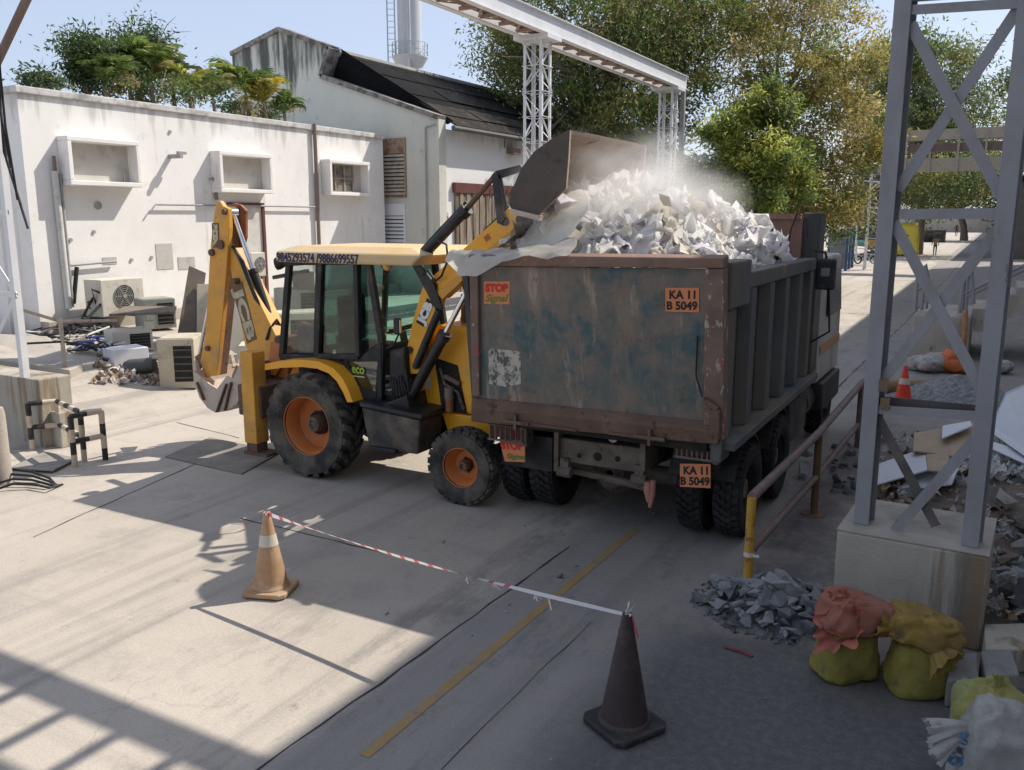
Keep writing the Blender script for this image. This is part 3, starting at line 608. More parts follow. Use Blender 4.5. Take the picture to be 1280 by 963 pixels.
m_faint = mat('faint_pink_paint', (.30, .15, .13), .7, 0, .3, 8, (.15, .11, .09), .9, 14, (.45, .55), bump=0)
for k in range(16):
    a, b = 2 * PI * k / 16, 2 * PI * (k + .8) / 16; g.quad(*[q + TX * math.cos(t_) * r + TU * math.sin(t_) * r for t_, r in ((a, .045), (b, .045), (b, .06), (a, .06))])
for k in range(9):
    o = q + TX * (.09 + k * .036) ; g.quad(o, o + TX * .02, o + TX * .02 + TU * R.uniform(.02, .06), o + TU * R.uniform(.02, .05))
g.build('faded_emblem', m_faint, tail)
# tipping body
side = MB(); YF = PX(1020, 318, XR).y; zr1 = PX(915, 345, XR).z; zr0 = zr1 - .17; zb = BR.z + .02
side.bx(XR - .16, XR - .12, YB, YF, zb, zr0 + .05)
s_r = side.build('body_side', m_side, tr)
g = MB(); g.bx(XR - .17, XR + .01, YB + .02, YF, zr0, zr1); g.bx(XR - .18, XR + .02, YB - .14, YB + .62, zr1 - .32, zr1 + .13); g.build('top_rail', m_siderib, s_r, bevel=.02)
g = MB(); g.bx(XR - .16, XR + .10, YB - .02, YF + .2, zb - .09, zb); g.build('bottom_flange', m_siderib, s_r, bevel=.01)
ribm = [940, 962.5, 981, 997, 1010]
for px in ribm:
    y = PX(px, 430, XR).y; g = MB()
    g.prism([(XR - .119, y - .19, zb + .002), (XR, y - .11, zb + .002), (XR, y + .11, zb + .002), (XR - .119, y + .19, zb + .002)], (0, 0, zr0 - zb - .004)); g.build('rib', m_siderib, s_r, bevel=.012)
g = MB(); g.bx(XR - .118, XR - .01, YB - .1, YB + .22, zb - .2, zr1 - .33); g.build('corner_post', m_siderib, s_r, bevel=.015)
XLb, XLt = BL.x, TL.x
g = MB(); g.hull([(XLb, YB, zb), (XLb + .06, YB, zb), (XLb + .06, YF, zb), (XLb, YF, zb)], [(XLb, YB - .2, zr1 + .08), (XLb + .06, YB - .2, zr1 + .08), (XLb + .06, YF, zr1 + .08), (XLb, YF, zr1 + .08)])
g.bx(XLb - .06, XLb + .09, YB - .1, YF, zr0 + .03, zr1 + .082); g.build('body_side', m_side, tr)
g = MB(); g.bx(XLb + .07, XR - .17, YB - .05, YF, zb - .12, zb); g.build('body_floor', m_under, tr)
P0, P1 = PX(1019, 266, XR), PX(1035, 266, XR); HT = P0.z
g = MB(); g.bx(XLb, XR - .19, YF - .08, YF - .02, zb, PX(1015, 274, XR).z); g.build('headboard', m_inside, tr)
g = MB(); g.bx(XR - .20, XR + .03, YF + .001, YF + .42, zb, HT); g.build('headboard_post', m_side, tr, bevel=.02)
g = MB(); g.bx(XLb, XR - .21, YF - .12, YF, PX(1015, 274, XR).z, PX(1015, 274, XR).z + .07); g.build('headboard_rail', m_tailf, tr)
g = MB(); q = PY(990, 278, YF - .15); g.tube([q + Vector((-.05, 0, -.55)), q + Vector((0, -.05, -.1)), q + Vector((.06, 0, .12)), q + Vector((.2, 0, .05)), q + Vector((.22, -.03, -.2))], .012, 6); g.build('loose_wire', m_cable, tr)
# chassis and rear gear
YT = BR.y + .25; Q = lambda px, py, dy=0: PY(px, py, YT + dy)
g = MB(); a, b = Q(697, 549), Q(802, 592); g.bx(a.x, b.x, YT, YT + .14, b.z, a.z + .02); g.build('rear_crossmember', m_chass, tr, bevel=.015)
for (x, y, r) in ((747, 571, .05), (724, 570, .028), (772, 574, .032)): g = MB(); q = Q(x, y, -.004); g.cyl(q, q + Vector((0, .003, 0)), r, None, 16); g.build('bolt_hole', m_under, tr)
g = MB()
for x0, x1 in ((693, 698), (801, 806)):
    a, b = Q(x0, 540, -.05), Q(x1, 595, -.05); g.bx(a.x, b.x, YT - .06, YT + 3.9, b.z + .05, a.z)
for (x, y) in ((706, 590), (799, 600)): q = Q(x, y, -.03); g.cyl(q + Vector((-.08, 0, 0)), q + Vector((.08, 0, 0)), .06, None, 12); g.bx(q.x - .05, q.x + .05, q.y - .02, q.y + .1, q.z - .01, q.z + .16)
g.bx(BL.x + .9, BL.x + 1.05, YT + .2, 14.6, .72, 1.0); g.bx(BR.x - 1.05, BR.x - .9, YT + .2, 14.6, .72, 1.0)
g.build('chassis_frame', m_chass, tr)
CX = (BL.x + BR.x) / 2
g = MB(); g.lathe((CX, 9.05, .55), (0, 1, 0), [(.05, -.28), (.17, -.25), (.26, -.12), (.28, .02), (.22, .2), (.1, .3)], 22); g.cyl((CX - 1.1, 9.1, .53), (CX + 1.1, 9.1, .53), .10); g.cyl((CX - 1.1, 10.5, .53), (CX + 1.1, 10.5, .53), .10); g.lathe((CX, 10.45, .55), (0, 1, 0), [(.05, -.28), (.26, -.12), (.28, .02), (.1, .3)], 18)
g.tube([(CX - .55, 8.6, .60), (CX + .5, 8.6, .52)], .045, 8); g.build('axle', m_chass, tr, smooth=40)
g = MB(); q = Q(766, 547, -.02); g.cyl(q, q + Vector((0, .02, 0)), .058, None, 20); g.build('reflector', mat('cream_reflector', (.55, .5, .42), .5), tr)
g = MB(); q = Q(811, 602, -.05); g.tube([q, q + Vector((0, 0, -.1)), q + Vector((.01, .0, -.22))], [.045, .055, .03], 8); g.tube([q + Vector((.05, 0, .02)), q + Vector((.04, 0, -.12)), q + Vector((.02, 0, -.28))], [.03, .04, .02], 8); g.build('hanging_rag', mat('pink_rag', (.42, .20, .15), .8, 0, .2, 5, bump=.3), tr, smooth=60)
g = MB(); q = Q(760, 612, .1); g.tube([q + Vector((-.12, 0, .1)), q + Vector((-.1, 0, -.06)), q + Vector((0, 0, -.1)), q + Vector((.06, 0, -.02))], .012, 6); g.build('hose', m_cable, tr)
m_lampr = mat('dusty_red_lens', (.16, .035, .035), .45, 0, .2, 6, (.15, .09, .08), .7, 6, (.45, .65), bump=.05)
for (x0, y0, x1, y1, n) in ((615, 531, 654, 551, 6), (848, 557, 892, 573, 7)):
    a, b = Q(x0, y0, -.1), Q(x1, y1, -.1); yy = YT - .1; g = MB(); g.bx(a.x, b.x, yy, yy + .12, b.z, a.z); l = g.build('tail_lamp', m_lampr, tr)
    g = MB()
    for k in range(n + 1): x = a.x + (b.x - a.x) * k / n; g.bx(x - .008, x + .008, yy - .05, yy - .035, b.z - .02, a.z + .02)
    for z in (a.z + .02, b.z - .02): g.bx(a.x - .03, b.x + .03, yy - .052, yy - .033, z - .012, z + .012)
    g.bx(b.x + .002, b.x + .05, yy - .02, yy + .15, b.z - .06, a.z + .08); g.build('lamp_guard', m_chass, l)
def hang(name, pts, dy, rows):
    P = [Q(x, y, dy) for x, y in pts]; g = MB(); g.prism(P, (0, .012, 0)); o = g.build(name, m_plate, tr); xd = P[1] - P[0]; ud = P[0] - P[3]
    for (s, u0, u1, v0, hgt, mm, bold, sh) in rows: text(s, ud.length * hgt * 1.4, P[3] + xd * u0 + ud * v0 + Vector((0, -.003, 0)), xd, ud, mm, o, 'lettering', bold * ud.length, xd.length * (u1 - u0), .001, sh)
hang('mud_flap_plate', [(624, 549), (656, 551), (656, 578), (631, 577)], -.1, [('STOP', .0, .86, .58, .32, m_inkr, .03, 0), ('Signal', .12, .9, .16, .22, m_inkg, .01, .3)])
hang('number_plate', [(850, 580), (888, 580.5), (888, 610.5), (850, 608.5)], -.12, [('KA 11', .12, .92, .56, .34, m_ink, .018, 0), ('B 5049', .02, .98, .10, .34, m_ink, .018, 0)])
for x0, x1 in ((628, 690), (842, 900)):
    g = MB(); a, b = Q(x0, 560, .12), Q(x1, 590, .12); g.bx(a.x, b.x, YT + .12, YT + .15, b.z, a.z + .2); g.build('mud_flap', m_blackm, tr)
# wheels: dual pairs on two rear axles, singles in front
tyA, tyB = G(652, 629), G(910, 674)
RW = .525; xo = []
for (x, y) in ((651, 629), (685, 636), (866, 668), (911, 674)): xo.append(G(x, y).x)
for ya in (9.06, 10.55):
    for i, x in enumerate(xo):
        s = -1 if i < 2 else 1
        wheel(tr, (x + (.02 if i == 3 else 0), ya, RW), (s, 0, 0), RW, .30, .27, 'road', 34, m_rubd, m_under, -.02 if i in (0, 3) else .0, .12, .10, 8, m_chass)
for x, s in ((xo[0] + .15, -1), (xo[3] - .05, 1)): wheel(tr, (x, 14.2, RW), (s, 0, 0), RW, .30, .27, 'road', 34, m_rubd, m_under, .06, .12, .1, 8, m_chass)
g = MB()
for yy in (9.06, 10.55):
    for k in range(8):
        a0, a1 = PI * (.12 + .095 * k), PI * (.12 + .095 * (k + 1)); r = RW + .07
        g.hull([(xo[2] - .2, yy + math.cos(a0) * r, RW + math.sin(a0) * r), (xo[3] + .12, yy + math.cos(a0) * r, RW + math.sin(a0) * r), (xo[3] + .12, yy + math.cos(a0) * (r + .02), RW + math.sin(a0) * (r + .02)), (xo[2] - .2, yy + math.cos(a0) * (r + .02), RW + math.sin(a0) * (r + .02))],
               [(xo[2] - .2, yy + math.cos(a1) * r, RW + math.sin(a1) * r), (xo[3] + .12, yy + math.cos(a1) * r, RW + math.sin(a1) * r), (xo[3] + .12, yy + math.cos(a1) * (r + .02), RW + math.sin(a1) * (r + .02)), (xo[2] - .2, yy + math.cos(a1) * (r + .02), RW + math.sin(a1) * (r + .02))]) if RW + math.sin(a0) * r < zb - .13 and RW + math.sin(a1) * r < zb - .13 else None
g.build('mudguard', m_blackm, tr)
g = MB(); g.bx(XR - .75, XR - .02, 11.4, 12.6, .45, 1.0); g.cyl((XR - .3, 12.75, .75), (XR - .3, 13.3, .75), .28, None, 20); g.build('fuel_tank', m_tank, tr, bevel=.03)
# cab
cb = MB(); YC0, YC1 = 13.05, 14.95; XCb = XR + .02
cb.prism([(XCb, YC0, 1.0), (XCb, YC1, 1.0), (XCb, YC1, 1.9), (XCb - .03, YC1 - .18, 2.85), (XCb - .03, YC0, 2.85)], (BL.x - XCb + .1, 0, 0)); cab_ = cb.build('truck_cab', m_white, tr, bevel=.05)
g = MB(); g.prism([(XCb + .004, YC0 + .5, 1.95), (XCb + .004, YC1 - .12, 1.95), (XCb - .016, YC1 - .28, 2.62), (XCb - .016, YC0 + .5, 2.62)], (.012, 0, 0)); g.build('side_window', mat('dark_cab_window', (.015, .018, .02), .15, 0, .1, 3, bump=0), cab_)
g = MB(); g.bx(XCb, XCb + .008, YC0 + .1, YC1 - .05, 1.42, 1.55); g.build('orange_stripe', mat('orange_stripe_paint', (.48, .24, .10), .6, 0, .2, 4), cab_)
g = MB(); g.bx(XCb - .2, XCb + .06, YC0 + .2, YC1 - .1, .55, .98); g.build('step_panel', m_blackm, cab_, bevel=.03)
g = MB(); a, b = PX(1040, 324, XR + .28), PX(1052, 357, XR + .28); g.bx(a.x - .2, a.x + .05, a.y + .02, a.y + .12, b.z, a.z); mi_ = g.build('mirror', m_blackm, tr, bevel=.03)
g = MB(); g.tube([(XCb, a.y + .2, a.z + .1), (a.x - .1, a.y + .08, a.z + .08), (a.x - .08, a.y + .08, a.z)], .018, 6); g.tube([(a.x - .02, a.y + .06, b.z), (a.x + .02, a.y + .06, b.z - .55), (XCb, a.y + .3, b.z - .75)], .014, 6); g.build('mirror_arm', m_black, mi_)
g = MB(); g.bx(a.x - .13, a.x - .02, a.y + .012, a.y + .019, b.z + .18, a.z - .12); g.build('mirror_glass', m_chrome, mi_)

# ================================================================== rubbish heap in the body
R2 = random.Random(3)
PK = [(PY(702, 262, 8.9), .40, .9), (PY(735, 240, 9.4), .42, .9), (PY(768, 222, 9.9), .40, .8), (PY(812, 246, 10.2), .5, .9), (PY(856, 262, 10.5), .55, .9), (PY(908, 264, 10.8), .40, .8), (PY(945, 300, 10.9), .5, .8), (PY(840, 292, 9.0), .6, .7), (PY(760, 285, 8.8), .5, .6)]
def heap_z(x, y):
    z = 2.55
    for p, r, _ in PK:
        d2 = ((x - p.x) ** 2 + (y - p.y) ** 2) / (r * r); z = max(z, 2.55 + (p.z - 2.6) * math.exp(-d2 * .55))
    return z + .10 * mnoise.noise(Vector((x * 3, y * 3, 0))) + .05 * mnoise.noise(Vector((x * 9, y * 9, 4)))
hx0, hx1, hy0, hy1 = BL.x + .08, XR - .2, YB, YF - .1
g = MB(); NX, NY = 70, 90
g.v = [Vector((hx0 + (hx1 - hx0) * i / NX, hy0 + (hy1 - hy0) * j / NY, 0)) for i in range(NX + 1) for j in range(NY + 1)]
for v in g.v: v.z = heap_z(v.x, v.y) - .05
g.f = [[i * (NY + 1) + j, (i + 1) * (NY + 1) + j, (i + 1) * (NY + 1) + j + 1, i * (NY + 1) + j + 1] for i in range(NX) for j in range(NY)]; g.mi = [0] * len(g.f)
mp = [mat('mixed_rubbish', (.30, .26, .22), .85, 0, .4, 6, (.55, .52, .48), .8, 7, (.45, .6), bump=.6, bs=30),
      sheetmat('white_paper_scrap', (.90, .89, .88), .5, .6), sheetmat('lilac_plastic_scrap', (.80, .78, .86), .5, .35), sheetmat('cream_paper_scrap', (.84, .79, .70), .45, .7), sheetmat('grey_scrap', (.55, .54, .53), .2, .7), mat('brown_cardboard', (.30, .21, .13), .85, 0, .25, 6)]
def scrap(g, c, s, mi):
    ax = Vector((R2.gauss(0, 1), R2.gauss(0, 1), R2.gauss(0, 1))).normalized(); u = ax.orthogonal().normalized(); v = ax.cross(u); a = s * R2.uniform(.45, 1); n = 3; sd = R2.uniform(0, 99); vs = []
    for i in range(n + 1):
        for j in range(n + 1):
            p = u * ((i / n - .5) * s + R2.uniform(-.1, .1) * s) + v * ((j / n - .5) * a + R2.uniform(-.1, .1) * s) + ax * (mnoise.noise(Vector((i * .9 + sd, j * .9, 0))) * s * .55 + R2.uniform(-.06, .06) * s)
            vs.append(c + p)
    g.add(vs, [(i * (n + 1) + j, (i + 1) * (n + 1) + j, (i + 1) * (n + 1) + j + 1, i * (n + 1) + j + 1) for i in range(n) for j in range(n)], mi)
def crumple(g, c, s, mi, asp, n=9):          # a softly creased bag or sheet
    ax = Vector((R2.gauss(0, 1), R2.gauss(0, 1), R2.gauss(0, 1.2))).normalized(); u = ax.orthogonal().normalized(); u = Matrix.Rotation(R2.uniform(0, 6.28), 3, ax) @ u; v = ax.cross(u); sd = R2.uniform(0, 99); cu = R2.uniform(-.5, .5); vs = []
    for i in range(n + 1):
        for j in range(n + 1):
            a, b = i / n - .5, j / n - .5; f = 2.6; q = Vector((a * f + sd, b * f * 1.6, sd))
            h = mnoise.noise(q) * .42 + (.5 - abs(mnoise.noise(q * 2.1))) * .26 + mnoise.noise(q * 5) * .09 + cu * (a * a + b * b) * 2
            e = Vector((mnoise.noise(q * 1.4 + Vector((7, 0, 0))), mnoise.noise(q * 1.4 + Vector((0, 9, 0))), 0)) * .24
            vs.append(c + u * (a + e.x) * s + v * (b + e.y) * s * asp + ax * h * s)
    g.add(vs, [(i * (n + 1) + j, (i + 1) * (n + 1) + j, (i + 1) * (n + 1) + j + 1, i * (n + 1) + j + 1) for i in range(n) for j in range(n)], mi)
k = 0
while k < 900:
    x, y = R2.uniform(hx0 + .1, hx1 - .1), R2.uniform(hy0 + .05, hy1); z = heap_z(x, y)
    if z < 2.62 and R2.random() < .7: continue
    s = R2.choice((.10, .14, .18, .22, .28, .36, .5)); crumple(g, Vector((x, y, z + R2.uniform(-.05, .05))), s, R2.choices((1, 2, 3, 4, 5), (8, 4, 3, 1.2, .8))[0], R2.uniform(.35, 1)); k += 1
for _ in range(26):
    x, y = R2.uniform(hx0 + .75, hx1 - .4), R2.uniform(hy0 + .2, hy1 - .6); crumple(g, Vector((x, y, heap_z(x, y) + R2.uniform(-.10, .0))), R2.uniform(.45, .8), R2.choice((1, 1, 2, 3)), R2.uniform(.4, .9), 16)
k = 0
while k < 1500:
    x, y = R2.uniform(hx0 + .1, hx1 - .1), R2.uniform(hy0 + .05, hy1); z = heap_z(x, y)
    s = R2.choice((.03, .04, .05, .07, .09)); scrap(g, Vector((x, y, z + R2.uniform(0, .09))), s, R2.choices((1, 2, 3, 4, 5), (6, 3, 4, 3, 2))[0]); k += 1
o = g.build('rubbish_heap', mp, smooth=179, recalc=False)
tag(o, 'heap of torn paper, plastic and scraps filling the open truck body', 'rubbish', None, 'stuff')
# large plastic sheets slumping over the near left corner
def sheet(name, label, rows, m, amp=.05, fr=5, sub=7, th=.0, grp=None, cat='plastic sheet'):
    # rows: list of lists of points (same length); smooth interpolation and crumple
    nr, nc = len(rows), len(rows[0]); A_ = (nr - 1) * sub; B_ = (nc - 1) * sub; g = MB()
    def cr(a, b, c, d, t): return .5 * ((2 * b) + (c - a) * t + (2 * a - 5 * b + 4 * c - d) * t * t + (3 * b - a - 3 * c + d) * t ** 3)
    def row(r, t):
        i = min(int(t), nc - 2); f = t - i; q = [r[max(0, min(nc - 1, i + k))] for k in (-1, 0, 1, 2)]; return cr(*q, f)
    for i in range(A_ + 1):
        for j in range(B_ + 1):
            u, v = i / sub, j / sub; k = min(int(u), nr - 2); f = u - k; q = [row(rows[max(0, min(nr - 1, k + e))], v) for e in (-1, 0, 1, 2)]; p = cr(*q, f)
            n_ = Vector([mnoise.noise(p * fr + Vector((9 * e, 5, 3))) + .5 * mnoise.noise(p * fr * 2.7 + Vector((7 * e, 1, 8))) for e in range(3)])
            g.v.append(p + n_ * amp)
    g.f = [[i * (B_ + 1) + j, (i + 1) * (B_ + 1) + j, (i + 1) * (B_ + 1) + j + 1, i * (B_ + 1) + j + 1] for i in range(A_) for j in range(B_)]; g.mi = [0] * len(g.f)
    c = sum(g.v, Vector()) / len(g.v)
    return solo(g, name, m, label, cat, grp, loc=c, smooth=75, recalc=False)
m_sheet = sheetmat('milky_plastic_sheet', (.92, .91, .84), .6, .35, (.66, .63, .50))
yt = TR.y
def pe(x, y, dy): return PY(x, y, yt + dy)
sheet('plastic_sheet', 'milky torn plastic sheet spilling from the bucket into the truck', [[pe(648, 296, .9), pe(678, 272, .9), pe(706, 246, .9), pe(728, 238, 1.1)], [pe(645, 308, .55), pe(674, 292, .6), pe(704, 268, .6), pe(736, 256, .7)], [pe(650, 319, .25), pe(682, 314, .3), pe(706, 296, .3), pe(722, 282, .4)]], m_sheet, .03, 5)
sheet('plastic_sheet', 'milky plastic strip draped over the rear left corner of the truck', [[pe(724, 296, .25), pe(690, 306, .2), pe(640, 311, .15), pe(600, 312, .1), pe(562, 312, .05)], [pe(718, 307, .05), pe(690, 313, .03), pe(640, 316, .0), pe(600, 322, -.05), pe(558, 322, .0)], [pe(712, 317, -.06), pe(690, 319, -.06), pe(645, 322, -.08), pe(600, 334, -.1), pe(566, 334, -.03)], [pe(705, 320, -.08), pe(690, 322, -.08), pe(642, 324, -.1), pe(597, 345, -.12), pe(575, 346, -.08)]], m_sheet, .035, 6)
# dust thrown up by the dumping
def dustmat():
    t = NT('dust_cloud'); t.m.node_tree.nodes.remove(t.out); t.out = t.n('ShaderNodeOutputMaterial')
    gr = t.n('ShaderNodeTexGradient', gradient_type='SPHERICAL'); t.l(t.tc, gr.inputs[0])
    nz = t.rng(t.noise(1.6, 5, .6), .38, .72); d = t.math('MULTIPLY', t.math('MULTIPLY', gr.outputs[1], nz), 3.4)
    v = t.n('ShaderNodeVolumePrincipled'); v.inputs['Color'].default_value = (.98, .97, .95, 1); t.l(d, v.inputs['Density']); v.inputs['Anisotropy'].default_value = .3
    t.l(v.outputs[0], t.out.inputs['Volume']); return t.m
bm = bmesh.new(); bmesh.ops.create_icosphere(bm, subdivisions=3, radius=1); me = bpy.data.meshes.new('dust_cloud'); bm.to_mesh(me); bm.free(); me.materials.append(dustmat())
do = bpy.data.objects.new('dust_cloud', me); COL.objects.link(do); do.location = PY(778, 262, 9.5); do.scale = (1.5, 1.6, 1.0); tag(do, 'pale dust cloud rising from the dumped rubbish', 'dust', None, 'stuff')
# ================================================================== backhoe loader
J = lambda px, py, y: PY(px, py, y)
YJ = 9.40; mir = lambda v: Vector((v.x, 2 * YJ - v.y, v.z))
jc = thing('backhoe_loader', 'yellow backhoe loader with black cab tipping its front bucket into the truck', 'backhoe loader', (-7, YJ, 0))
def pl(name, pts, y, dy, m, parent=jc, bevel=.012, far=False):
    g = MB(); P = [J(a, b, y) for a, b in pts]
    g.prism(P, (0, dy, 0)); o = g.build(name, m, parent, bevel=bevel)
    if far:
        g = MB(); g.prism([mir(p) for p in P], (0, -dy, 0)); return o, g.build(name, m, parent, bevel=bevel)
    return o
# wheels
RC, FC = Vector((-7.74, 8.54, .705)), Vector((-5.37, 8.52, .465))
for s in (-1, 1):
    wheel(jc, (RC.x, YJ + s * (YJ - RC.y), RC.z), (0, s, 0), .715, .44, .385, 'lug', 22, m_rub, m_orange, -.11, .115, .16, 10, m_chass)
    wheel(jc, (FC.x, YJ + s * (YJ - FC.y), FC.z), (0, s, 0), .475, .30, .235, 'block', 26, m_rub, m_orange, -.05, .07, .12, 6, m_rusty)
g = MB(); g.bx(-8.5, -5.6, 9.1, 9.7, .5, 1.0); g.cyl((FC.x, 8.6, .46), (FC.x, 10.2, .46), .09); g.cyl((RC.x, 8.6, .70), (RC.x, 10.2, .70), .16); g.bx(-8.3, -7.2, 8.85, 9.95, .75, 1.2)
g.build('chassis', m_under, jc)
# fenders
fo = [(331, 455), (352, 451), (378, 450), (398, 452), (416, 460), (428, 473), (436, 489), (441, 503)]; fi = [(434, 503), (429, 491), (421, 477), (411, 467), (396, 461), (378, 459), (352, 460), (331, 463)]
def fender(flip):
    P = [J(a, b, 8.42) for a, b in fo]; I = [J(a, b, 8.42) for a, b in fi][::-1]; g = MB()
    for k in range(len(P) - 1):
        q = [P[k], P[k + 1], I[k + 1], I[k]]; r = [v + Vector((0, .44, 0)) for v in q]
        if flip: q, r = [mir(v) for v in q], [mir(v) for v in r]
        g.add(q + r, [(0, 1, 2, 3), (7, 6, 5, 4), (0, 4, 5, 1), (2, 6, 7, 3)] + ([(0, 3, 7, 4)] if k == 0 else []) + ([(1, 5, 6, 2)] if k == len(P) - 2 else []))
    b = bmesh.new(); o = g.build('fender', m_yel, jc, smooth=35); b.from_mesh(o.data); bmesh.ops.remove_doubles(b, verts=b.verts, dist=.001); bmesh.ops.recalc_face_normals(b, faces=b.faces); b.to_mesh(o.data); b.free()
fender(False); fender(True)
# step box / fuel tank
a, b = J(452, 507, 8.42), J(524, 567, 8.42)
g = MB(); g.hull([J(451, 509, 8.42), J(525, 526, 8.42), J(522, 569, 8.42), J(461, 561, 8.42)], [v + Vector((.0, .52, 0)) for v in (J(451, 509, 8.42), J(525, 526, 8.42), J(522, 569, 8.42), J(461, 561, 8.42))])
st = g.build('fuel_tank', m_tank, jc, bevel=.03)
g = MB(); g.hull([J(449, 503, 8.40), J(527, 519, 8.40), J(527, 526, 8.40), J(449, 509, 8.40)], [v + Vector((.02, .62, 0)) for v in (J(449, 503, 8.40), J(527, 519, 8.40), J(527, 526, 8.40), J(449, 509, 8.40))]); g.build('step', m_black, st, bevel=.02)
pl('step', [(461, 558), (494, 563), (494, 568), (461, 563)], 8.36, .1, m_black, st)
# bonnet, nose, engine opening
YBn = 8.96; bw = 2 * (YJ - YBn)
bo = pl('bonnet', [(509, 505), (507, 440), (520, 416), (548, 406), (588, 410), (606, 424), (612, 450), (614, 523), (551, 514)], YBn, bw, m_yel, jc, .05)
pl('nose_frame', [(551, 515), (613, 524), (615, 549), (560, 541)], YBn - .02, bw + .04, m_yel, jc, .02)
pl('engine_opening', [(543, 447), (572, 457), (584, 518), (552, 511)], YBn - .006, .004, m_under, bo, 0)  # flat dark panel in place of the shaded engine bay
g = MB(); q = J(562, 497, YBn - .06); g.cyl(q + Vector((0, 0, .13)), q + Vector((0, 0, -.02)), .065, None, 14, 0); g.cyl(q + Vector((0, 0, -.021)), q + Vector((0, 0, -.18)), .055, None, 14, 1)
g.bar(J(556, 470, YBn - .03), J(575, 480, YBn - .03), .05, .05); g.tube([J(550, 460, YBn - .03), J(556, 480, YBn - .05), J(572, 490, YBn - .05), J(580, 512, YBn - .03)], .02, 6); g.build('fuel_filter', [m_chass, mat('orange_filter_bowl', (.30, .12, .05), .4)], bo, smooth=40)
pl('warning_label', [(530, 475), (539, 471), (539, 487), (531, 487)], YBn - .004, .003, mat('faded_label', (.6, .52, .42), .7, 0, .2, 12, (.5, .25, .1), .7, 20), bo, 0)
g = MB(); g.cyl((-5.85, YJ - .1, 1.9), (-5.85, YJ - .1, 2.45), .045, None, 12); g.build('exhaust', m_rusty, bo)
# cab
YC, YD = 8.64, 2 * YJ - 8.64
cab = thing('tmp', '', ''); bpy.data.objects.remove(cab)
def post(pts, w_=.075, name='cab_frame', parent=jc, both=True):
    g = MB()
    for s in ((0, 1) if both else (0,)):
        P = [J(x, y, YC + .04) for x, y in pts]; P = [mir(p) if s else p for p in P]
        for u, v in zip(P, P[1:]): g.bar(u, v, .08, w_, (0, 1, 0))
    return g
cg = post([(362, 328), (353, 447)]); 
for q in (post([(399, 326), (396, 448)], .06), post([(461, 326), (478, 430), (476, 500)], .075), post([(362, 328), (462, 327)], .08), post([(352, 446), (397, 448), (428, 452), (446, 498), (478, 503)], .09)):
    b = len(cg.v); cg.v += q.v; cg.f += [[i + b for i in f] for f in q.f]; cg.mi += q.mi
for (x, y) in ((362, 329), (353, 446), (461, 328), (478, 436)): p = J(x, y, YC + .04); cg.bar(p, mir(p), .08, .08)
cf = cg.build('cab', m_blackm, jc, bevel=.008)
rl, rr = J(344, 320, 8.50), J(527, 324, 8.50); zr = J(400, 322, 8.5).z
g = MB(); y0, y1 = 8.50, 2 * YJ - 8.50; z0, z1, z2 = zr - .075, zr + .055, zr + .135
def ringq(x0, x1, ya, yb, z): return [(x0, ya, z), (x1, ya, z), (x1, yb, z), (x0, yb, z)]
V1 = ringq(rl.x, rr.x - .15, y0, y1, z0); V2 = ringq(rl.x, rr.x, y0, y1, z1); V3 = ringq(rl.x + .18, rr.x - .30, y0 + .22, y1 - .22, z2)
g.add(V1 + V2 + V3, [(3, 2, 1, 0), (8, 9, 10, 11)] + [(i + o, (i + 1) % 4 + o, (i + 1) % 4 + 4 + o, i + 4 + o) for o in (0, 4) for i in range(4)])
rf_ = g.build('roof', m_roof, cf, bevel=.03)
text('9845293574 /9886699557', .16, Vector((rl.x + .03, y0 - .006, z0 + .012)), (1, 0, 0), (0, 0, 1), mat('navy_letter_paint', (.03, .03, .09), .6, bump=0), rf_, 'lettering', .004, (J(446, 320, 8.5).x - rl.x), .002)
# glazing
def pane(name, pts, m=m_gcab, far=False, y=YC + .04):
    for s in ((0, 1) if far else (0,)):
        P = [J(a, b, y) for a, b in pts]; P = [mir(p) for p in P] if s else P; g = MB(); g.prism(P, (0, -.006 if s else .006, 0)); g.build(name, m, cf)
pane('rear_side_window', [(364, 333), (397, 331), (395, 441), (357, 441)], m_gclear, True)
pane('quarter_window', [(448, 330), (460, 330), (475, 428), (450, 445)], m_gdoor, True)
A1, A2 = J(462, 331, YC + .05), J(479, 428, YC + .05); g = MB(); g.hull([A1, mir(A1), mir(A1) + Vector((.006, 0, 0)), A1 + Vector((.006, 0, 0))], [A2 + Vector((.0, 0, -.15)), mir(A2) + Vector((0, 0, -.15)), mir(A2) + Vector((.006, 0, -.15)), A2 + Vector((.006, 0, -.15))]); g.build('windscreen', m_gcab, cf)
A3, A4 = J(361, 333, YC + .05), J(354, 441, YC + .05); g = MB(); g.hull([A3, mir(A3), mir(A3) + Vector((.006, 0, 0)), A3 + Vector((.006, 0, 0))], [A4, mir(A4), mir(A4) + Vector((.006, 0, 0)), A4 + Vector((.006, 0, 0))]); g.build('rear_window', m_gclear, cf)
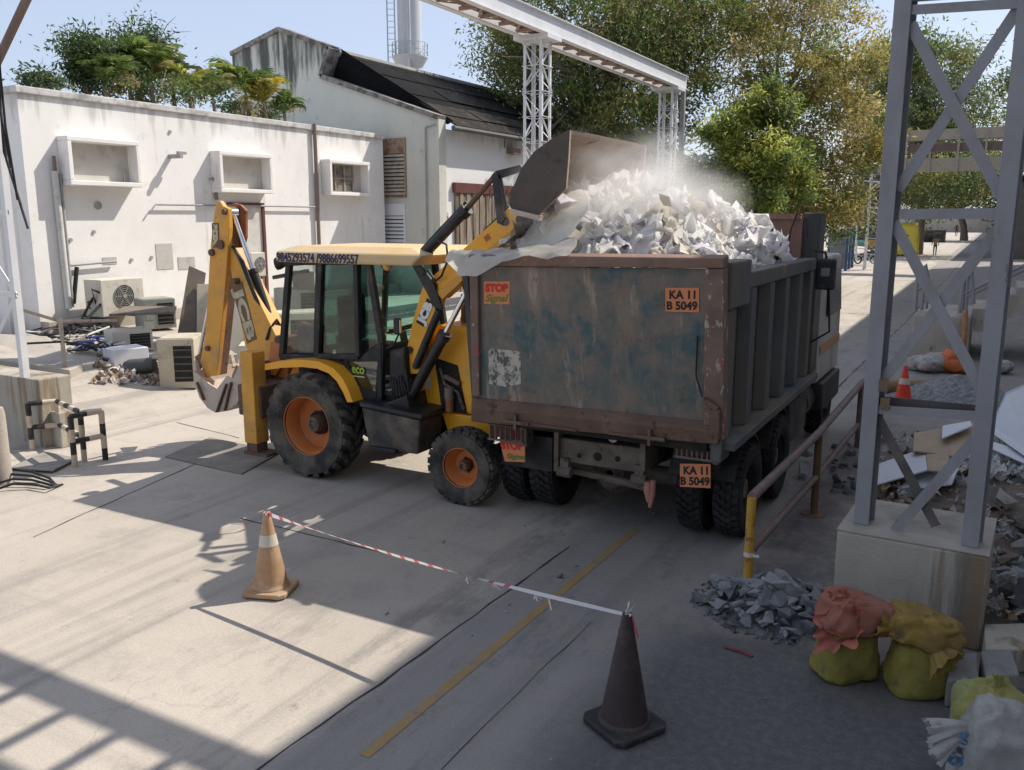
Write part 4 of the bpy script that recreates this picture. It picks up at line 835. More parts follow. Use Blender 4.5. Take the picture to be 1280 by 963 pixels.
# door
g = MB(); P = [J(a, b, YC - .02) for a, b in ((402, 327), (446, 327), (449, 446), (398, 445))]
for u, v in zip(P, P[1:] + P[:1]): g.bar(u, v, .07, .085, (0, 1, 0))
g.prism([J(a, b, YC - .01) for a, b in ((449, 446), (476, 428), (477, 499), (470, 499), (472, 452), (430, 453), (428, 449))], (0, .06, 0)); g.prism([J(a, b, YC - .01) for a, b in ((428, 452), (433, 452), (449, 484), (470, 491), (470, 499), (446, 497))], (0, .06, 0))
dr = g.build('door', m_blackm, cf, bevel=.01)
g = MB(); g.prism([J(a, b, YC - .01) for a, b in ((405, 331), (443, 331), (445, 442), (402, 441))], (0, .006, 0)); g.build('door_window', m_gdoor, dr)
g = MB(); g.prism([J(a, b, YC + .01) for a, b in ((432, 453), (472, 452), (469, 492), (448, 485))], (0, .006, 0)); g.build('lower_window', glass('dusty_lower_glass', (.5, .58, .54), .12), dr)
q = J(440, 466, YC - .012); text('eco', .17, q, (1, 0, -.02), (0, 0, 1), mat('lime_letter_paint', (.35, .55, .06), .5, bump=0), dr, 'lettering', .004, .20, .002)
g = MB(); g.bx(q.x, q.x + .2, q.y, q.y + .004, q.z - .05, q.z - .035); g.build('small_print', mat('pale_print', (.6, .65, .5), .6, bump=0), dr)
g = MB(); g.tube([J(447, 405, YC - .05), J(447, 425, YC - .05)], .018, 6); g.build('door_handle', m_black, dr)
# inside the cab: seat, steering column, console, floor
g = MB(); sx = J(420, 430, 9.4).x; g.bx(-7.72, -7.2, 9.15, 9.65, 1.55, 1.72); g.bx(-7.82, -7.70, 9.15, 9.65, 1.721, 2.35); g.bx(-7.6, -7.3, 9.25, 9.55, 1.2, 1.549); g.build('seat', m_blackm, cf, bevel=.03)
g = MB(); g.tube([(-6.75, 9.4, 1.2), (-6.9, 9.4, 1.9)], .05, 8); g.lathe((-6.92, 9.4, 1.93), (-.35, 0, .94), [(.19, -.015), (.205, 0), (.19, .015), (.175, 0)], 24); g.bar((-6.98, 9.22, 1.93), (-6.86, 9.58, 1.93), .03, .02); g.build('steering_wheel', m_blackm, cf, smooth=50)
g = MB(); g.bx(-8.2, -6.4, 8.75, 10.05, 1.08, 1.16); g.bx(-8.15, -7.85, 8.72, 8.95, 1.165, 1.98); g.bx(-6.62, -6.42, 8.8, 10.0, 1.165, 1.6); g.build('cab_floor', m_blackm, cf)
g = MB(); u, v = J(346, 350, 9.6), J(390, 341, 9.4); g.bar(J(343, 347, 9.0), J(384, 339, 9.0), .08, .05); g.build('wiper_bar', m_black, cf)
g = MB(); q = J(351, 329, 8.7); g.lathe(q, (-.9, -.3, -.2), [(0, -.05), (.06, -.05), (.085, .02), (.085, .06), (0, .06)], 18, 0, False); q = J(482, 330, 8.75); g2_ = MB(); g2_.lathe(q, (.9, -.3, -.1), [(0, -.05), (.06, -.05), (.08, .02), (.08, .05), (0, .05)], 18, 0, False)
g.build('work_light', m_black, cf, smooth=40); g2_.build('work_light', [m_chrome], cf, smooth=40)
g = MB(); q = J(497, 408, 8.55); g.box(q, (.10, .06, .20), Matrix.Rotation(.2, 3, 'Z')); mj = g.build('mirror', m_black, cf, bevel=.02); g = MB(); g.tube([q + Vector((0, .02, -.1)), J(492, 432, 8.65), J(482, 436, 8.68)], .012, 6); g.build('mirror_arm', m_black, mj); g = MB(); g.box(q + Vector((.052, -.01, 0)), (.004, .045, .16), Matrix.Rotation(.2, 3, 'Z')); g.build('mirror_glass', m_chrome, mj)
pl('side_tank', [(486, 438), (505, 434), (508, 482), (498, 490), (486, 486)], 8.68, .3, m_blackm, jc, .03)
pl('lower_skirt', [(437, 499), (480, 505), (508, 494), (512, 512), (470, 510), (440, 506)], 8.56, .5, m_blackm, jc, .02)
g = MB()
for k in range(7):
    x = 488 + k * 3.2; g.tube([J(x, 470 + R.uniform(-8, 8), 8.66), J(x + 3, 490 + R.uniform(-4, 6), 8.62), J(x + 6, 500 + R.uniform(-5, 5), 8.68), J(x + 10, 480 + R.uniform(-8, 8), 8.72)], .014, 5)
g.build('hydraulic_hose', m_cable, jc, smooth=60)
# loader arms (near and far), bell cranks, cylinders
YA = 8.78
arm_pts = [(508, 468), (509, 432), (516, 400), (527, 361), (541, 345), (624, 271), (635, 260), (658, 270), (650, 283), (553, 373), (545, 392), (527, 440), (526, 468)]
an, af = pl('loader_arm', arm_pts, YA, .11, m_yel, jc, .015, True)
pl('arm_edge_plate', [(545, 366), (648, 280), (650, 284), (553, 374)], YA - .03, .17, m_yeld, an, 0)
g = MB()
for (x, y, r) in ((541, 358, .05), (630, 277, .05), (511, 438, .045), (519, 458, .045), (514, 497, .04)):
    q = J(x, y, YA - .03); g.cyl(q, q + Vector((0, .2, 0)), r, None, 14)
g.build('pivot_pin', m_black, an)
pl('warning_decal', [(604, 297), (610, 292), (614, 298), (608, 303)], YA - .003, .002, mat('orange_decal', (.50, .13, .03), .5), an, 0)
def label_box(px4, y, s, mb, mt, parent, wfit=.9, hfit=.74, xdir=0):
    P = [J(a, b, y) for a, b in px4]; g = MB(); g.prism(P, (0, .004, 0)); o = g.build('name_plate', mb, parent)
    xd = P[1] - P[0]; ud = P[3] - P[0]
    text(s, ud.length * hfit * 1.38, P[0] + xd * ((1 - wfit) / 2) + ud * ((1 - hfit) / 2) + Vector((0, -.003, 0)), xd, ud, mt, o, 'lettering', .012, xd.length * wfit, .001); return o
m_lbl = mat('brown_label_ground', (.16, .105, .04), .6, 0, .15, 5); m_lw = mat('white_letter_paint', (.75, .74, .70), .5, bump=0); m_lc = mat('cream_letter_paint', (.52, .46, .34), .6, 0, .2, 6, (.2, .18, .14), .6, 8)
label_box([(529.5, 409), (542, 380), (534, 372.5), (520, 403)], YA - .006, 'JCB', m_ink, m_lw, an, .92, .86)
for flip in (0, 1):
    mm = mir if flip else (lambda v: v); g = MB()
    def link(pts, y, dy):
        P = [mm(J(a, b, y)) for a, b in pts]; g.prism(P, (0, -dy if flip else dy, 0))
    link([(513, 329), (519, 324), (541, 352), (553, 386), (547, 393), (531, 362)], YA - .05, .03); link([(513, 329), (519, 324), (541, 352), (553, 386), (547, 393), (531, 362)], YA + .13, .03)
    g.build('bell_crank', m_black, jc, bevel=.006)
    g = MB(); u, v, e = mm(J(519, 330, YA + .06)), mm(J(583, 262, YA + .06)), mm(J(617, 222, YA + .06)); g.cyl(u, v, .065, None, 16); g.cyl(v - (v - u).normalized() * .08, v + (v - u).normalized() * .02, .085, None, 16); g.tube([u + Vector((0, 0, .09)), u.lerp(v, .5) + Vector((0, 0, .1)), v + Vector((0, 0, .09))], .015, 6)
    o = g.build('bucket_cylinder', m_black, jc, smooth=40); g = MB(); g.cyl(v, e, .032, None, 12); g.build('rod', m_rusty, o, smooth=40)
    g = MB(); u, v = mm(J(513, 498, YA - .07)), mm(J(556, 418, YA - .07)); e = mm(J(590, 352, YA - .07)); g.cyl(u, v, .068, None, 16); g.cyl(v - (v - u).normalized() * .07, v + (v - u).normalized() * .015, .085, None, 16)
    o = g.build('lift_cylinder', m_black, jc, smooth=40); g = MB(); g.cyl(v, e, .034, None, 12); g.build('rod', m_chrome, o, smooth=40)
    g = MB(); u, v = mm(J(520, 458, YA - .05)), mm(J(549, 388, YA - .05)); g.cyl(u, v, .05, None, 14); g.build('levelling_link', m_black, jc, smooth=40)
    g = MB(); link([(614, 219), (618, 215), (623, 219), (630, 274), (626, 281), (621, 279)], YA - .05, .03); link([(617, 222), (626, 220), (634, 262), (630, 268)], YA + .14, .03); link([(614, 219), (619, 214), (650, 206), (655, 213), (622, 224)], YA - .02, .05)
    g.build('tipping_lever', m_black, jc, bevel=.006)
g = MB(); g.tube([J(545, 300, YA - .06), J(558, 306, YA - .1), J(560, 325, YA - .1), J(552, 345, YA - .1), J(544, 352, YA - .05)], .014, 6); g.tube([J(528, 345, YA - .05), J(536, 338, YA - .05), J(545, 352, YA - .05)], .012, 6); g.build('hydraulic_hose', m_cable, jc, smooth=60)
g = MB(); q = J(655, 275, YA + .06); g.cyl((q.x, YA - .05, q.z), (q.x, 2 * YJ - YA + .05, q.z), .05, None, 14); g.build('bucket_pin', m_black, jc); g = MB(); g.bx(-5.62, -5.48, YA + .12, 2 * YJ - YA - .12, 2.55, 2.75); g.build('cross_tube', m_black, jc)
# front bucket: curved shell open towards the truck
Y0b, Y1b = 8.30, 10.50
prof = [(713, 163), (690, 174), (668, 190), (652, 211), (642, 235), (637, 255), (641, 264), (654, 267), (672, 271)]
O = [J(a, b, Y0b) for a, b in prof]; cen = J(690, 225, Y0b); I = [p + (cen - p).normalized() * .035 for p in O]; dy = Vector((0, Y1b - Y0b, 0)); n = len(O); g = MB()
for k in range(n - 1):
    g.quad(O[k], O[k] + dy, O[k + 1] + dy, O[k + 1], 0); g.quad(I[k], I[k + 1], I[k + 1] + dy, I[k] + dy, 1)
g.quad(O[0], I[0], I[0] + dy, O[0] + dy, 1); g.quad(O[-1], O[-1] + dy, I[-1] + dy, I[-1], 1)
fr = J(711, 200, Y0b); fr2 = J(708, 236, Y0b)
for y, s in ((Y0b - .012, 1), (Y1b + .012, -1)):
    sp_ = [Vector((p.x, y, p.z)) for p in O] + [Vector((fr2.x, y, fr2.z)), Vector((fr.x, y, fr.z))]; b = len(g.v); m_ = len(sp_)
    q = [p + Vector((0, .035 * s, 0)) for p in sp_]; g.v += sp_ + q
    oi, ii = (0, 1)
    g.f.append([b + i for i in range(m_)]); g.mi.append(oi); g.f.append([b + m_ + i for i in range(m_)][::-1]); g.mi.append(ii)
    for i in range(m_): g.f.append([b + i, b + (i + 1) % m_, b + m_ + (i + 1) % m_, b + m_ + i]); g.mi.append(ii)
bk = g.build('front_bucket', [m_bucko, m_bucket], jc, recalc=False)
g = MB(); a, b = J(705, 167, Y0b), J(713, 163, Y0b); g.bar((a.x, Y0b + .4, a.z + .02), (a.x, Y1b - .25, a.z + .02), .12, .03); g.build('wear_strip', m_bucket, bk)
g = MB(); g.bar(J(640, 264, Y0b - .02), J(676, 273, Y0b - .02), .05, .10, (0, 1, 0)); g.build('wear_plate', m_dig, bk)
# ------------------------------------------------------------------ rear digging arm
YK = 8.98
g = MB(); g.bx(-8.98, -8.55, 8.38, 10.42, .72, 1.15); g.bx(-9.0, -8.9, 8.5, 10.3, .95, 1.4); g.build('rear_frame', m_rusty, jc, bevel=.02)
bpts = [(283, 312), (290, 310), (299, 328), (321, 372), (345, 421), (352, 428), (349, 447), (338, 470), (328, 470), (322, 458), (306, 432), (297, 385), (287, 332)]
bm_ = pl('boom', bpts, YK, .26, m_yeld, jc, .012)
pl('boom_side_plate', [(338, 428), (353, 425), (353, 455), (344, 470), (334, 468)], YK - .03, .06, m_orange, bm_, .006)
dpts = [(270, 252), (274, 251), (279, 258), (285, 261), (286, 285), (284, 322), (279, 385), (273, 445), (270, 470), (258, 471), (250, 452), (256, 420), (260, 360), (262, 320), (265, 285)]
dp = pl('dipper', dpts, YK - .06, .08, m_yeld, jc, .01); pl('dipper_plate', dpts[2:9] + [(262, 470), (268, 420), (276, 330)], YK + .04, .22, m_rusty, dp, .01)  # rust brown plate colours in the shadowed inner side of the dipper
pl('dipper_plate', [(285, 258), (292, 254), (300, 256), (307, 263), (307, 296), (302, 318), (292, 332), (284, 320)], YK + .27, .05, mat('rust_orange_paint', (.36, .13, .05), .6, 0, .25, 3, RUSTD, .8, 4, (.5, .65)), dp, .008)
for (x, y, r) in ((274, 306, .065), (263, 316, .05), (279, 265, .04), (291, 352, .045), (346, 425, .05), (258, 436, .04)):
    g = MB(); q = J(x, y, YK - .10); g.cyl(q, q + Vector((0, .12, 0)), r, None, 14); g.build('pivot_pin', m_rusty, dp)
label_box([(289, 358), (309, 430), (321, 424), (303, 352)], YK - .004, 'JCB', m_lbl, m_lc, bm_, .92, .72)
label_box([(264.5, 279), (266, 310), (274, 310), (273, 279)], YK - .066, '3DX', m_lbl, m_lc, dp, .9, .66)
g = MB(); u, v, e = J(343, 415, YK + .12), J(316, 337, YK + .12), J(291, 266, YK + .12); g.cyl(u, v, .058, None, 16); g.cyl(v + (u - v).normalized() * .06, v, .07, None, 16); o = g.build('dipper_cylinder', m_black, jc, smooth=40); g = MB(); g.cyl(v, e, .036, None, 14); g.cyl(e + Vector((0, -.06, 0)), e + Vector((0, .06, 0)), .06, None, 12); g.build('rod', m_chrome, o, smooth=40)
g = MB()
for k in range(4): g.tube([J(284 + k * 2, 300 + k * 2, YK + .05), J(297 + k * 2.5, 318 + k * 3, YK - .02), J(310 + k * 2, 352 + k * 3, YK - .02), J(322 + k * 2, 382 + k * 2, YK + .02), J(330 + k * 3, 405, YK + .08)], .014, 6)
g.tube([J(333, 425, YK - .02), J(338, 410, YK), J(346, 400, 9.1), J(352, 410, 9.2)], .02, 6); g.build('hydraulic_hose', m_cable, jc, smooth=60)
g = MB(); g.bx(-8.95, -8.62, 9.0, 9.32, 1.15, 1.75); g.build('king_post', m_orange, jc, bevel=.02)
# digging bucket
pf = [(243, 464), (244, 480), (250, 497), (260, 510), (270, 516), (284, 514), (296, 506), (303, 492), (304, 470)]
YQ0, YQ1 = 8.80, 9.62; O = [J(a, b, YQ0) for a, b in pf]; cen = J(272, 470, YQ0); I = [p + (cen - p).normalized() * .02 for p in O]; dy = Vector((0, YQ1 - YQ0, 0)); g = MB()
for k in range(len(O) - 1): g.quad(O[k], O[k] + dy, O[k + 1] + dy, O[k + 1]); g.quad(I[k], I[k + 1], I[k + 1] + dy, I[k] + dy)
g.quad(O[0], I[0], I[0] + dy, O[0] + dy); g.quad(O[-1], O[-1] + dy, I[-1] + dy, I[-1])
top = [J(a, b, YQ0) for a, b in ((300, 456), (292, 474), (284, 470), (272, 486), (262, 480))]
for y in (YQ0 - .01, YQ1 - .015): g.prism([Vector((p.x, y, p.z)) for p in O + top], (0, .025, 0))
db = g.build('digging_bucket', m_dig, jc, recalc=True)
for k in range(5):
    g = MB(); y = YQ0 + .06 + k * .175; a = O[0]; g.hull([(a.x - .03, y - .04, a.z - .04), (a.x + .03, y - .04, a.z - .04), (a.x + .03, y + .04, a.z - .04), (a.x - .03, y + .04, a.z - .04)], [(a.x - .035, y - .02, a.z + .15), (a.x - .015, y - .02, a.z + .15), (a.x - .015, y + .02, a.z + .15), (a.x - .035, y + .02, a.z + .15)]); g.build('tooth', m_dig, db)
for (p0, p1) in (((256, 500), (247, 478)), ((282, 513), (290, 478)), ((272, 515), (284, 480))): g = MB(); g.bar(J(*p0, YQ0 - .02), J(*p1, YQ0 - .02), .02, .07, (0, 1, 0)); g.build('wear_plate', m_rusty, db)
g = MB(); g.prism([J(a, b, YK - .05) for a, b in ((243, 446), (262, 434), (264, 444), (252, 458), (247, 464))], (0, .05, 0)); g.prism([J(a, b, YK + .15) for a, b in ((243, 446), (262, 434), (264, 444), (252, 458), (247, 464))], (0, .05, 0)); g.bar(J(266, 415, YK + .05), J(258, 470, YK + .05), .10, .10); g.build('bucket_link', m_rusty, jc, bevel=.006)
g = MB(); u, v = J(262, 380, YK + .05), J(248, 450, YK + .05); g.cyl(u, v, .03, None, 10); g.build('bucket_cylinder', m_chrome, jc)
# stabilisers
for flip in (0, 1):
    a, b = J(299, 440, 8.30), J(321, 556, 8.30); x0, x1 = a.x, b.x; g = MB(); g.bx(x0, x1, 8.30, 8.54, b.z, a.z)
    if flip: g.v = [mir(v) for v in g.v]
    o = g.build('stabiliser_leg', m_yeld, jc, bevel=.012); g = MB(); g.bx(x0 + .02, x1 - .02, 8.32, 8.52, b.z - .12, b.z - .001); g.bx(x0 - .02, x1 + .18, 8.29, 8.56, b.z - .16, b.z - .121)
    if flip: g.v = [mir(v) for v in g.v]
    g.build('foot', m_rusty, o)
# ================================================================== vegetation
RT = random.Random(11)
m_bark = mat('grey_bark', (.22, .18, .14), .9, 0, .3, 3, (.10, .085, .07), .8, 4, bump=.4); m_barkp = mat('pale_bark', (.30, .26, .21), .9, 0, .3, 3, (.16, .13, .1), .8, 4, bump=.4)
LM = {k: leafmat('leaf_' + k, tuple(min(.6, q * 2.45) for q in c)) for k, c in dict(dark=(.030, .048, .016), green=(.055, .080, .022), olive=(.105, .102, .034), yellow=(.185, .155, .04), bright=(.115, .135, .03), lime=(.21, .21, .05), brown=(.125, .10, .05), grey=(.065, .082, .042), deep=(.018, .032, .014), orange=(.36, .20, .03), palm=(.075, .105, .028), straw=(.26, .20, .10)).items()}
def leaves(g, c, rad, n, size, mi, flat=.75, droop=.3):
    for _ in range(n):
        p = c + Vector((RT.gauss(0, rad), RT.gauss(0, rad), RT.gauss(0, rad * flat)))
        nr = Vector((RT.gauss(0, 1), RT.gauss(0, 1), RT.gauss(.5, 1))).normalized(); u = nr.orthogonal().normalized(); u = Matrix.Rotation(RT.uniform(0, 6.28), 3, nr) @ u; v = nr.cross(u)
        s = size * RT.uniform(.6, 1.3); a = u * s; b = v * s * .32
        g.v += [p - a, p + b + nr * s * .08, p + a, p - b + nr * s * .08]; k = len(g.v) - 4; g.f.append([k, k + 1, k + 2, k + 3]); g.mi.append(mi if RT.random() < .85 else RT.randrange(3))
def tree(name, label, base, ells, ncl, nleaf, size, mats, wts, clr, tr_r, bark=None, cat='tree', group=None, limbs=14, hollow=.45):
    base = Vector(base); t = thing(name, label, cat, base, group); cl = []
    for _ in range(ncl):
        c, r = RT.choices([e[:2] for e in ells], [e[2] for e in ells])[0]
        while True:
            d = Vector((RT.uniform(-1, 1), RT.uniform(-1, 1), RT.uniform(-1, 1)))
            if hollow < d.length < 1: break
        cl.append((Vector(c) + Vector((d.x * r[0], d.y * r[1], d.z * r[2])), RT.choices(range(len(mats)), wts)[0]))
    g = MB()
    for c, mi in cl: leaves(g, c, clr * RT.uniform(.6, 1.3), max(3, int(nleaf / ncl * RT.uniform(.5, 1.5))), size, mi)
    g.build('crown', [LM[k] for k in mats], t, recalc=False)
    g = MB(); cc = sum((Vector(e[0]) * e[2] for e in ells), Vector()) / sum(e[2] for e in ells); fk = base.lerp(Vector((cc.x, cc.y, cc.z - min(e[1][2] for e in ells) * .6)), .9)
    g.tube([base - Vector((0, 0, .1)), base.lerp(fk, .35) + Vector((RT.uniform(-.2, .2), RT.uniform(-.2, .2), 0)), base.lerp(fk, .7), fk], [tr_r * 1.25, tr_r, tr_r * .85, tr_r * .7], 9)
    for c, _ in RT.sample(cl, min(limbs, len(cl))):
        m1 = fk.lerp(c, .4) + Vector((RT.gauss(0, .4), RT.gauss(0, .4), .12 * (c - fk).length)); st = base.lerp(fk, RT.uniform(.75, 1)); m2 = m1.lerp(c, .55) + Vector((RT.gauss(0, .25), RT.gauss(0, .25), .1))
        g.tube([st, m1, m2, c], [tr_r * .42, tr_r * .22, tr_r * .11, tr_r * .04], 6)
        for _k in range(3):
            e = m2 + Vector((RT.gauss(0, 1), RT.gauss(0, 1), RT.gauss(.3, .8))) * clr * 1.4; g.tube([m1.lerp(m2, RT.uniform(.3, 1)), m2.lerp(e, .5) + Vector((0, 0, .1)), e], [tr_r * .14, tr_r * .09, tr_r * .03], 5)
    g.build('trunk', bark or m_bark, t, smooth=60); return t
def el(px, py, d, wpx, hpx, wt=1, dr=1.): c = AT(px, py, d); s = d / FPX; return (c, (wpx * s, wpx * s * dr, hpx * s), wt)
def foot(px, d): c = AT(px, 300, d); return Vector((c.x, c.y, gz(c.x)))
TG = 'big trees behind the gantry'
tree('spreading_tree', 'dark green spreading tree behind the shed roof and gantry', foot(745, 42), [el(730, 40, 42, 115, 95, 3), el(655, 25, 42, 60, 60, .9), el(800, 110, 42, 90, 80, 2), el(740, 150, 41, 95, 55, 1.6), el(640, 85, 42, 42, 48, .45), el(850, 20, 43, 75, 70, 1.5)], 340, 62000, .12, ['dark', 'green', 'olive', 'brown'], [1.8, 2.6, 4, 1.8],   .66, .42, m_barkp, group=TG, limbs=18, hollow=.2)
tree('spreading_tree', 'yellowing olive tree with thin branches between gantry and grey tower', foot(965, 47), [el(960, 60, 47, 130, 105, 3), el(1035, 160, 46, 70, 105, 2.4), el(880, 20, 47, 100, 60, 1.5), el(985, 205, 45, 70, 75, 1.5), el(1010, 250, 44, 60, 35, .8)], 360, 66000, .125, ['olive', 'yellow', 'brown', 'green', 'straw'], [3.2, 3, 1.5, 1.2, .9], .48, .36, m_bark, group=TG, limbs=14, hollow=.15)
tree('mango_tree', 'small lush bright green tree in front of the yellowing tree', foot(940, 34), [el(905, 165, 34, 30, 24, 1.2), el(962, 128, 34.5, 24, 26, .9), el(945, 205, 34, 52, 30, 1.5), el(880, 232, 33.5, 30, 36, 1), el(1000, 215, 35, 24, 40, .7), el(930, 250, 34, 60, 26, 1.4)], 130, 36000, .11, ['green', 'bright', 'lime', 'dark'], [2.6, 2.8, 2, 3], .30, .2, limbs=10, hollow=.2)
tree('roadside_tree', 'hazy green tree rising behind the steel tower bracing', foot(1150, 92), [el(1140, 120, 92, 70, 70, 2), el(1200, 145, 95, 58, 65, 1.6), el(1130, 75, 92, 40, 28, .6), el(1150, 215, 88, 90, 42, 1.6)], 240, 40000, .24, ['grey', 'green', 'olive', 'brown'], [4, 3, 2, .6], .85, .3, limbs=14, hollow=.15)
tree('roadside_tree', 'low dark tree over the far end of the road', foot(1205, 150), [el(1205, 232, 150, 48, 38, 2), el(1150, 235, 150, 40, 35, 1.2), el(1260, 215, 150, 40, 50, 1.)], 120, 12000, .32, ['grey', 'green', 'dark'], [2, 3, 2], 1.3, .5, limbs=8)
tree('roadside_bush', 'dark shrubs under the yellowing tree behind the truck', foot(900, 48), [el(900, 258, 48, 85, 32, 2), el(1010, 275, 48, 55, 22, 1.2), el(800, 240, 50, 60, 50, 1.3), el(700, 210, 52, 70, 50, 1.2)], 130, 20000, .12, ['dark', 'green', 'olive', 'deep'], [3, 2, 1, 3], .7, .15, cat='bush', limbs=8, hollow=0)
# planting on the white building's roof
def roofp(px, back): q = W(px, 130); return Vector((XW - back, q.y * (XW - back) / XW, ZT - .6))
def rel(px, py, back, wpx, hpx, wt): c = PX(px, py, XW - back); s = c.length / FPX; return (c, (wpx * s, wpx * s, hpx * s), wt)
RG = 'shrubs along the white roof'
tree('roof_shrub', 'dark round shrub at the left of the roof planting', roofp(112, 2.2), [rel(106, 80, 2.2, 20, 24, 1)], 46, 5200, .075, ['deep', 'dark', 'green'], [3, 3, 1.2], .30, .1, cat='shrub', group=RG, limbs=6)
tree('roof_shrub', 'tallest dark leafy shrub rising behind the roof palms', roofp(176, 3), [rel(178, 62, 3, 18, 22, 1), rel(140, 62, 3, 9, 14, .3)], 46, 5200, .075, ['deep', 'dark', 'green'], [3, 3, 1.5], .30, .12, cat='shrub', group=RG, limbs=6)
tree('roof_shrub', 'low dark shrub at the far left parapet corner', roofp(50, 1.6), [rel(52, 101, 1.6, 20, 4, 1)], 18, 1300, .07, ['deep', 'dark', 'grey'], [3, 3, 1], .14, .05, cat='shrub', group=RG, limbs=3)
tree('roof_shrub', 'spreading undergrowth of dry leaves along the roof parapet', roofp(230, 1.8), [rel(200, 112, 1.9, 85, 9, 2), rel(320, 138, 1.9, 42, 7, 1)], 60, 5200, .07, ['dark', 'green', 'brown', 'straw'], [3, 3, 2, 1], .20, .05, cat='shrub', group=RG, limbs=4)
def palm(px, py, back, nf, lpx, label, mats, wts):
    c = PX(px, py, XW - back); s = c.length / FPX; b = roofp(px, back); t = thing('palm', label, 'palm', b, 'palms on the white roof'); L = lpx * s
    g = MB(); g.tube([b, b.lerp(c, .5) + Vector((.05, .05, 0)), c], [.08, .07, .05], 7); g.build('trunk', m_bark, t, smooth=60); g = MB()
    for k in range(nf):
        a = 2 * PI * k / nf + RT.uniform(-.3, .3); up = RT.uniform(.8, 1.5); l = L * RT.uniform(.7, 1.15); d = Vector((math.cos(a), math.sin(a), 0)); mi = RT.choices(range(len(mats)), wts)[0]; P = []
        for i in range(10):
            f = i / 9; th = up - 1.9 * f * f; P.append((P[-1] + (d * math.cos(th) + Vector((0, 0, math.sin(th)))) * l / 9) if P else c.copy())
        g.tube(P, [.016 * (1 - .8 * i / 9) for i in range(10)], 4, mi)
        for i in range(34):
            f = .16 + .83 * i / 34; j = min(8, int(f * 9)); p = P[j].lerp(P[j + 1], f * 9 - j); tg_ = (P[j + 1] - P[j]).normalized(); sd_ = tg_.cross(Vector((0, 0, 1))).normalized()
            ll = l * .30 * math.sin(PI * min(.95, f * .8 + .2)) * RT.uniform(.8, 1.15)
            for sg in (-1, 1):
                e = p + (sd_ * sg * .75 + tg_ * .75 + Vector((0, 0, -.30 + RT.uniform(-.2, .2)))).normalized() * ll; w2 = tg_ * ll * .05; k0 = len(g.v)
                g.v += [p - w2, p + w2, e.lerp(p, .4) + w2 * 1.3 + Vector((0, 0, .02)), e, e.lerp(p, .4) - w2 * 1.3]; g.f.append([k0, k0 + 1, k0 + 2, k0 + 3, k0 + 4]); g.mi.append(mi if RT.random() < .9 else RT.randrange(len(mats)))
    g.build('crown', [LM[m] for m in mats], t, recalc=False)
for args in ((130, 108, 1.7, 16, 58, 'leafy palm with arching fronds below the dark round shrub', ['palm', 'straw', 'green'], [3, .8, 1.5]), (160, 96, 2.4, 16, 62, 'tall palm in the middle of the roof planting', ['palm', 'green', 'straw'], [3, 2, .6]), (188, 104, 1.9, 15, 60, 'pale green palm with drooping fronds beside the tallest shrub', ['palm', 'straw', 'bright'], [3, 1.2, 1]), (214, 98, 2.8, 12, 46, 'small blue green palm head showing over the other palms', ['grey', 'green', 'palm'], [3, 1, 1]), (236, 118, 1.5, 15, 48, 'bright green low palm with one orange frond', ['bright', 'palm', 'orange'], [2, 2, .6]), (266, 124, 2, 14, 44, 'half withered palm with straw coloured fronds', ['straw', 'palm', 'brown'], [1.6, 1.6, 1]), (307, 118, 2.1, 18, 58, 'full green palm in front of the mouldy gable', ['palm', 'green', 'bright'], [3, 2, 1]), (330, 132, 1.5, 15, 44, 'palm with yellow orange fronds against the gable wall', ['orange', 'palm', 'yellow'], [2, 1.6, 1]), (355, 142, 1.7, 14, 36, 'lowest dark palm at the right end of the roof planting', ['green', 'palm', 'dark'], [2, 2, 1])): palm(*args)

# ================================================================== things along the white wall
m_ac = mat('cream_sheet_metal', (.56, .53, .46), .55, 0, .1, 2, DUST, .6, 3, (.5, .75), None, RUSTD, 8, (.67, .73), .05); m_acg = mat('grey_green_sheet_metal', (.30, .32, .28), .6, 0, .15, 2, DUST, .6, 3, (.45, .7)); m_acd = mat('dark_fan_grille', (.09, .09, .085), .6, 0, .2, 5)
m_ply = mat('old_brown_board', (.19, .155, .125), .85, 0, .25, 2, (.10, .08, .065), .8, 3, bump=.2); m_beige = mat('beige_cabinet_sheet', (.50, .45, .34), .6, 0, .12, 2, (.28, .24, .18), .7, 3, (.5, .7), None, RUSTD, 8, (.64, .7)); m_cream = mat('pale_panel', (.62, .57, .46), .65, 0, .1, 2, (.42, .37, .3), .7, 2)
def ac_unit(X, pts, dep, label, fan, group):
    P = [PX(x, y, X) for x, y in pts]; ya, yb = (P[0].y + P[3].y) / 2, (P[1].y + P[2].y) / 2; zt, zb = (P[0].z + P[1].z) / 2, (P[2].z + P[3].z) / 2
    t = thing('air_conditioner_unit', label, 'air conditioner', (X - dep / 2, (ya + yb) / 2, zb), group)
    g = MB(); g.bx(X - dep, X, ya, yb, zb, zt); g.build('casing', m_ac, t, bevel=.02)
    q = PX(fan[0], fan[1], X); r = fan[2] * q.length / FPX; g = MB(); g.cyl((X + .002, q.y, q.z), (X + .006, q.y, q.z), r, None, 32); g.build('fan_opening', m_under, t)
    g = MB()
    for k in range(5): rr_ = r * (1 - k * .17); g.lathe((X + .02, q.y, q.z), (1, 0, 0), [(rr_ + .007, -.006), (rr_ + .007, .006), (rr_ - .007, .006), (rr_ - .007, -.006)], 28)
    for k in range(6): a = PI * k / 3; g.bar((X + .018, q.y, q.z), (X + .018, q.y + math.cos(a) * r, q.z + math.sin(a) * r), .014, .014)
    g.cyl((X + .01, q.y, q.z), (X + .04, q.y, q.z), r * .2, None, 16); g.build('fan_grille', mat('grey_grille', (.30, .29, .27), .6), t)
    g = MB()
    for y in (ya + .12, yb - .12): g.bx(XW + .01, X - .02, y - .03, y + .03, zb - .08, zb - .003)
    g.build('bracket', m_acd, t); return t
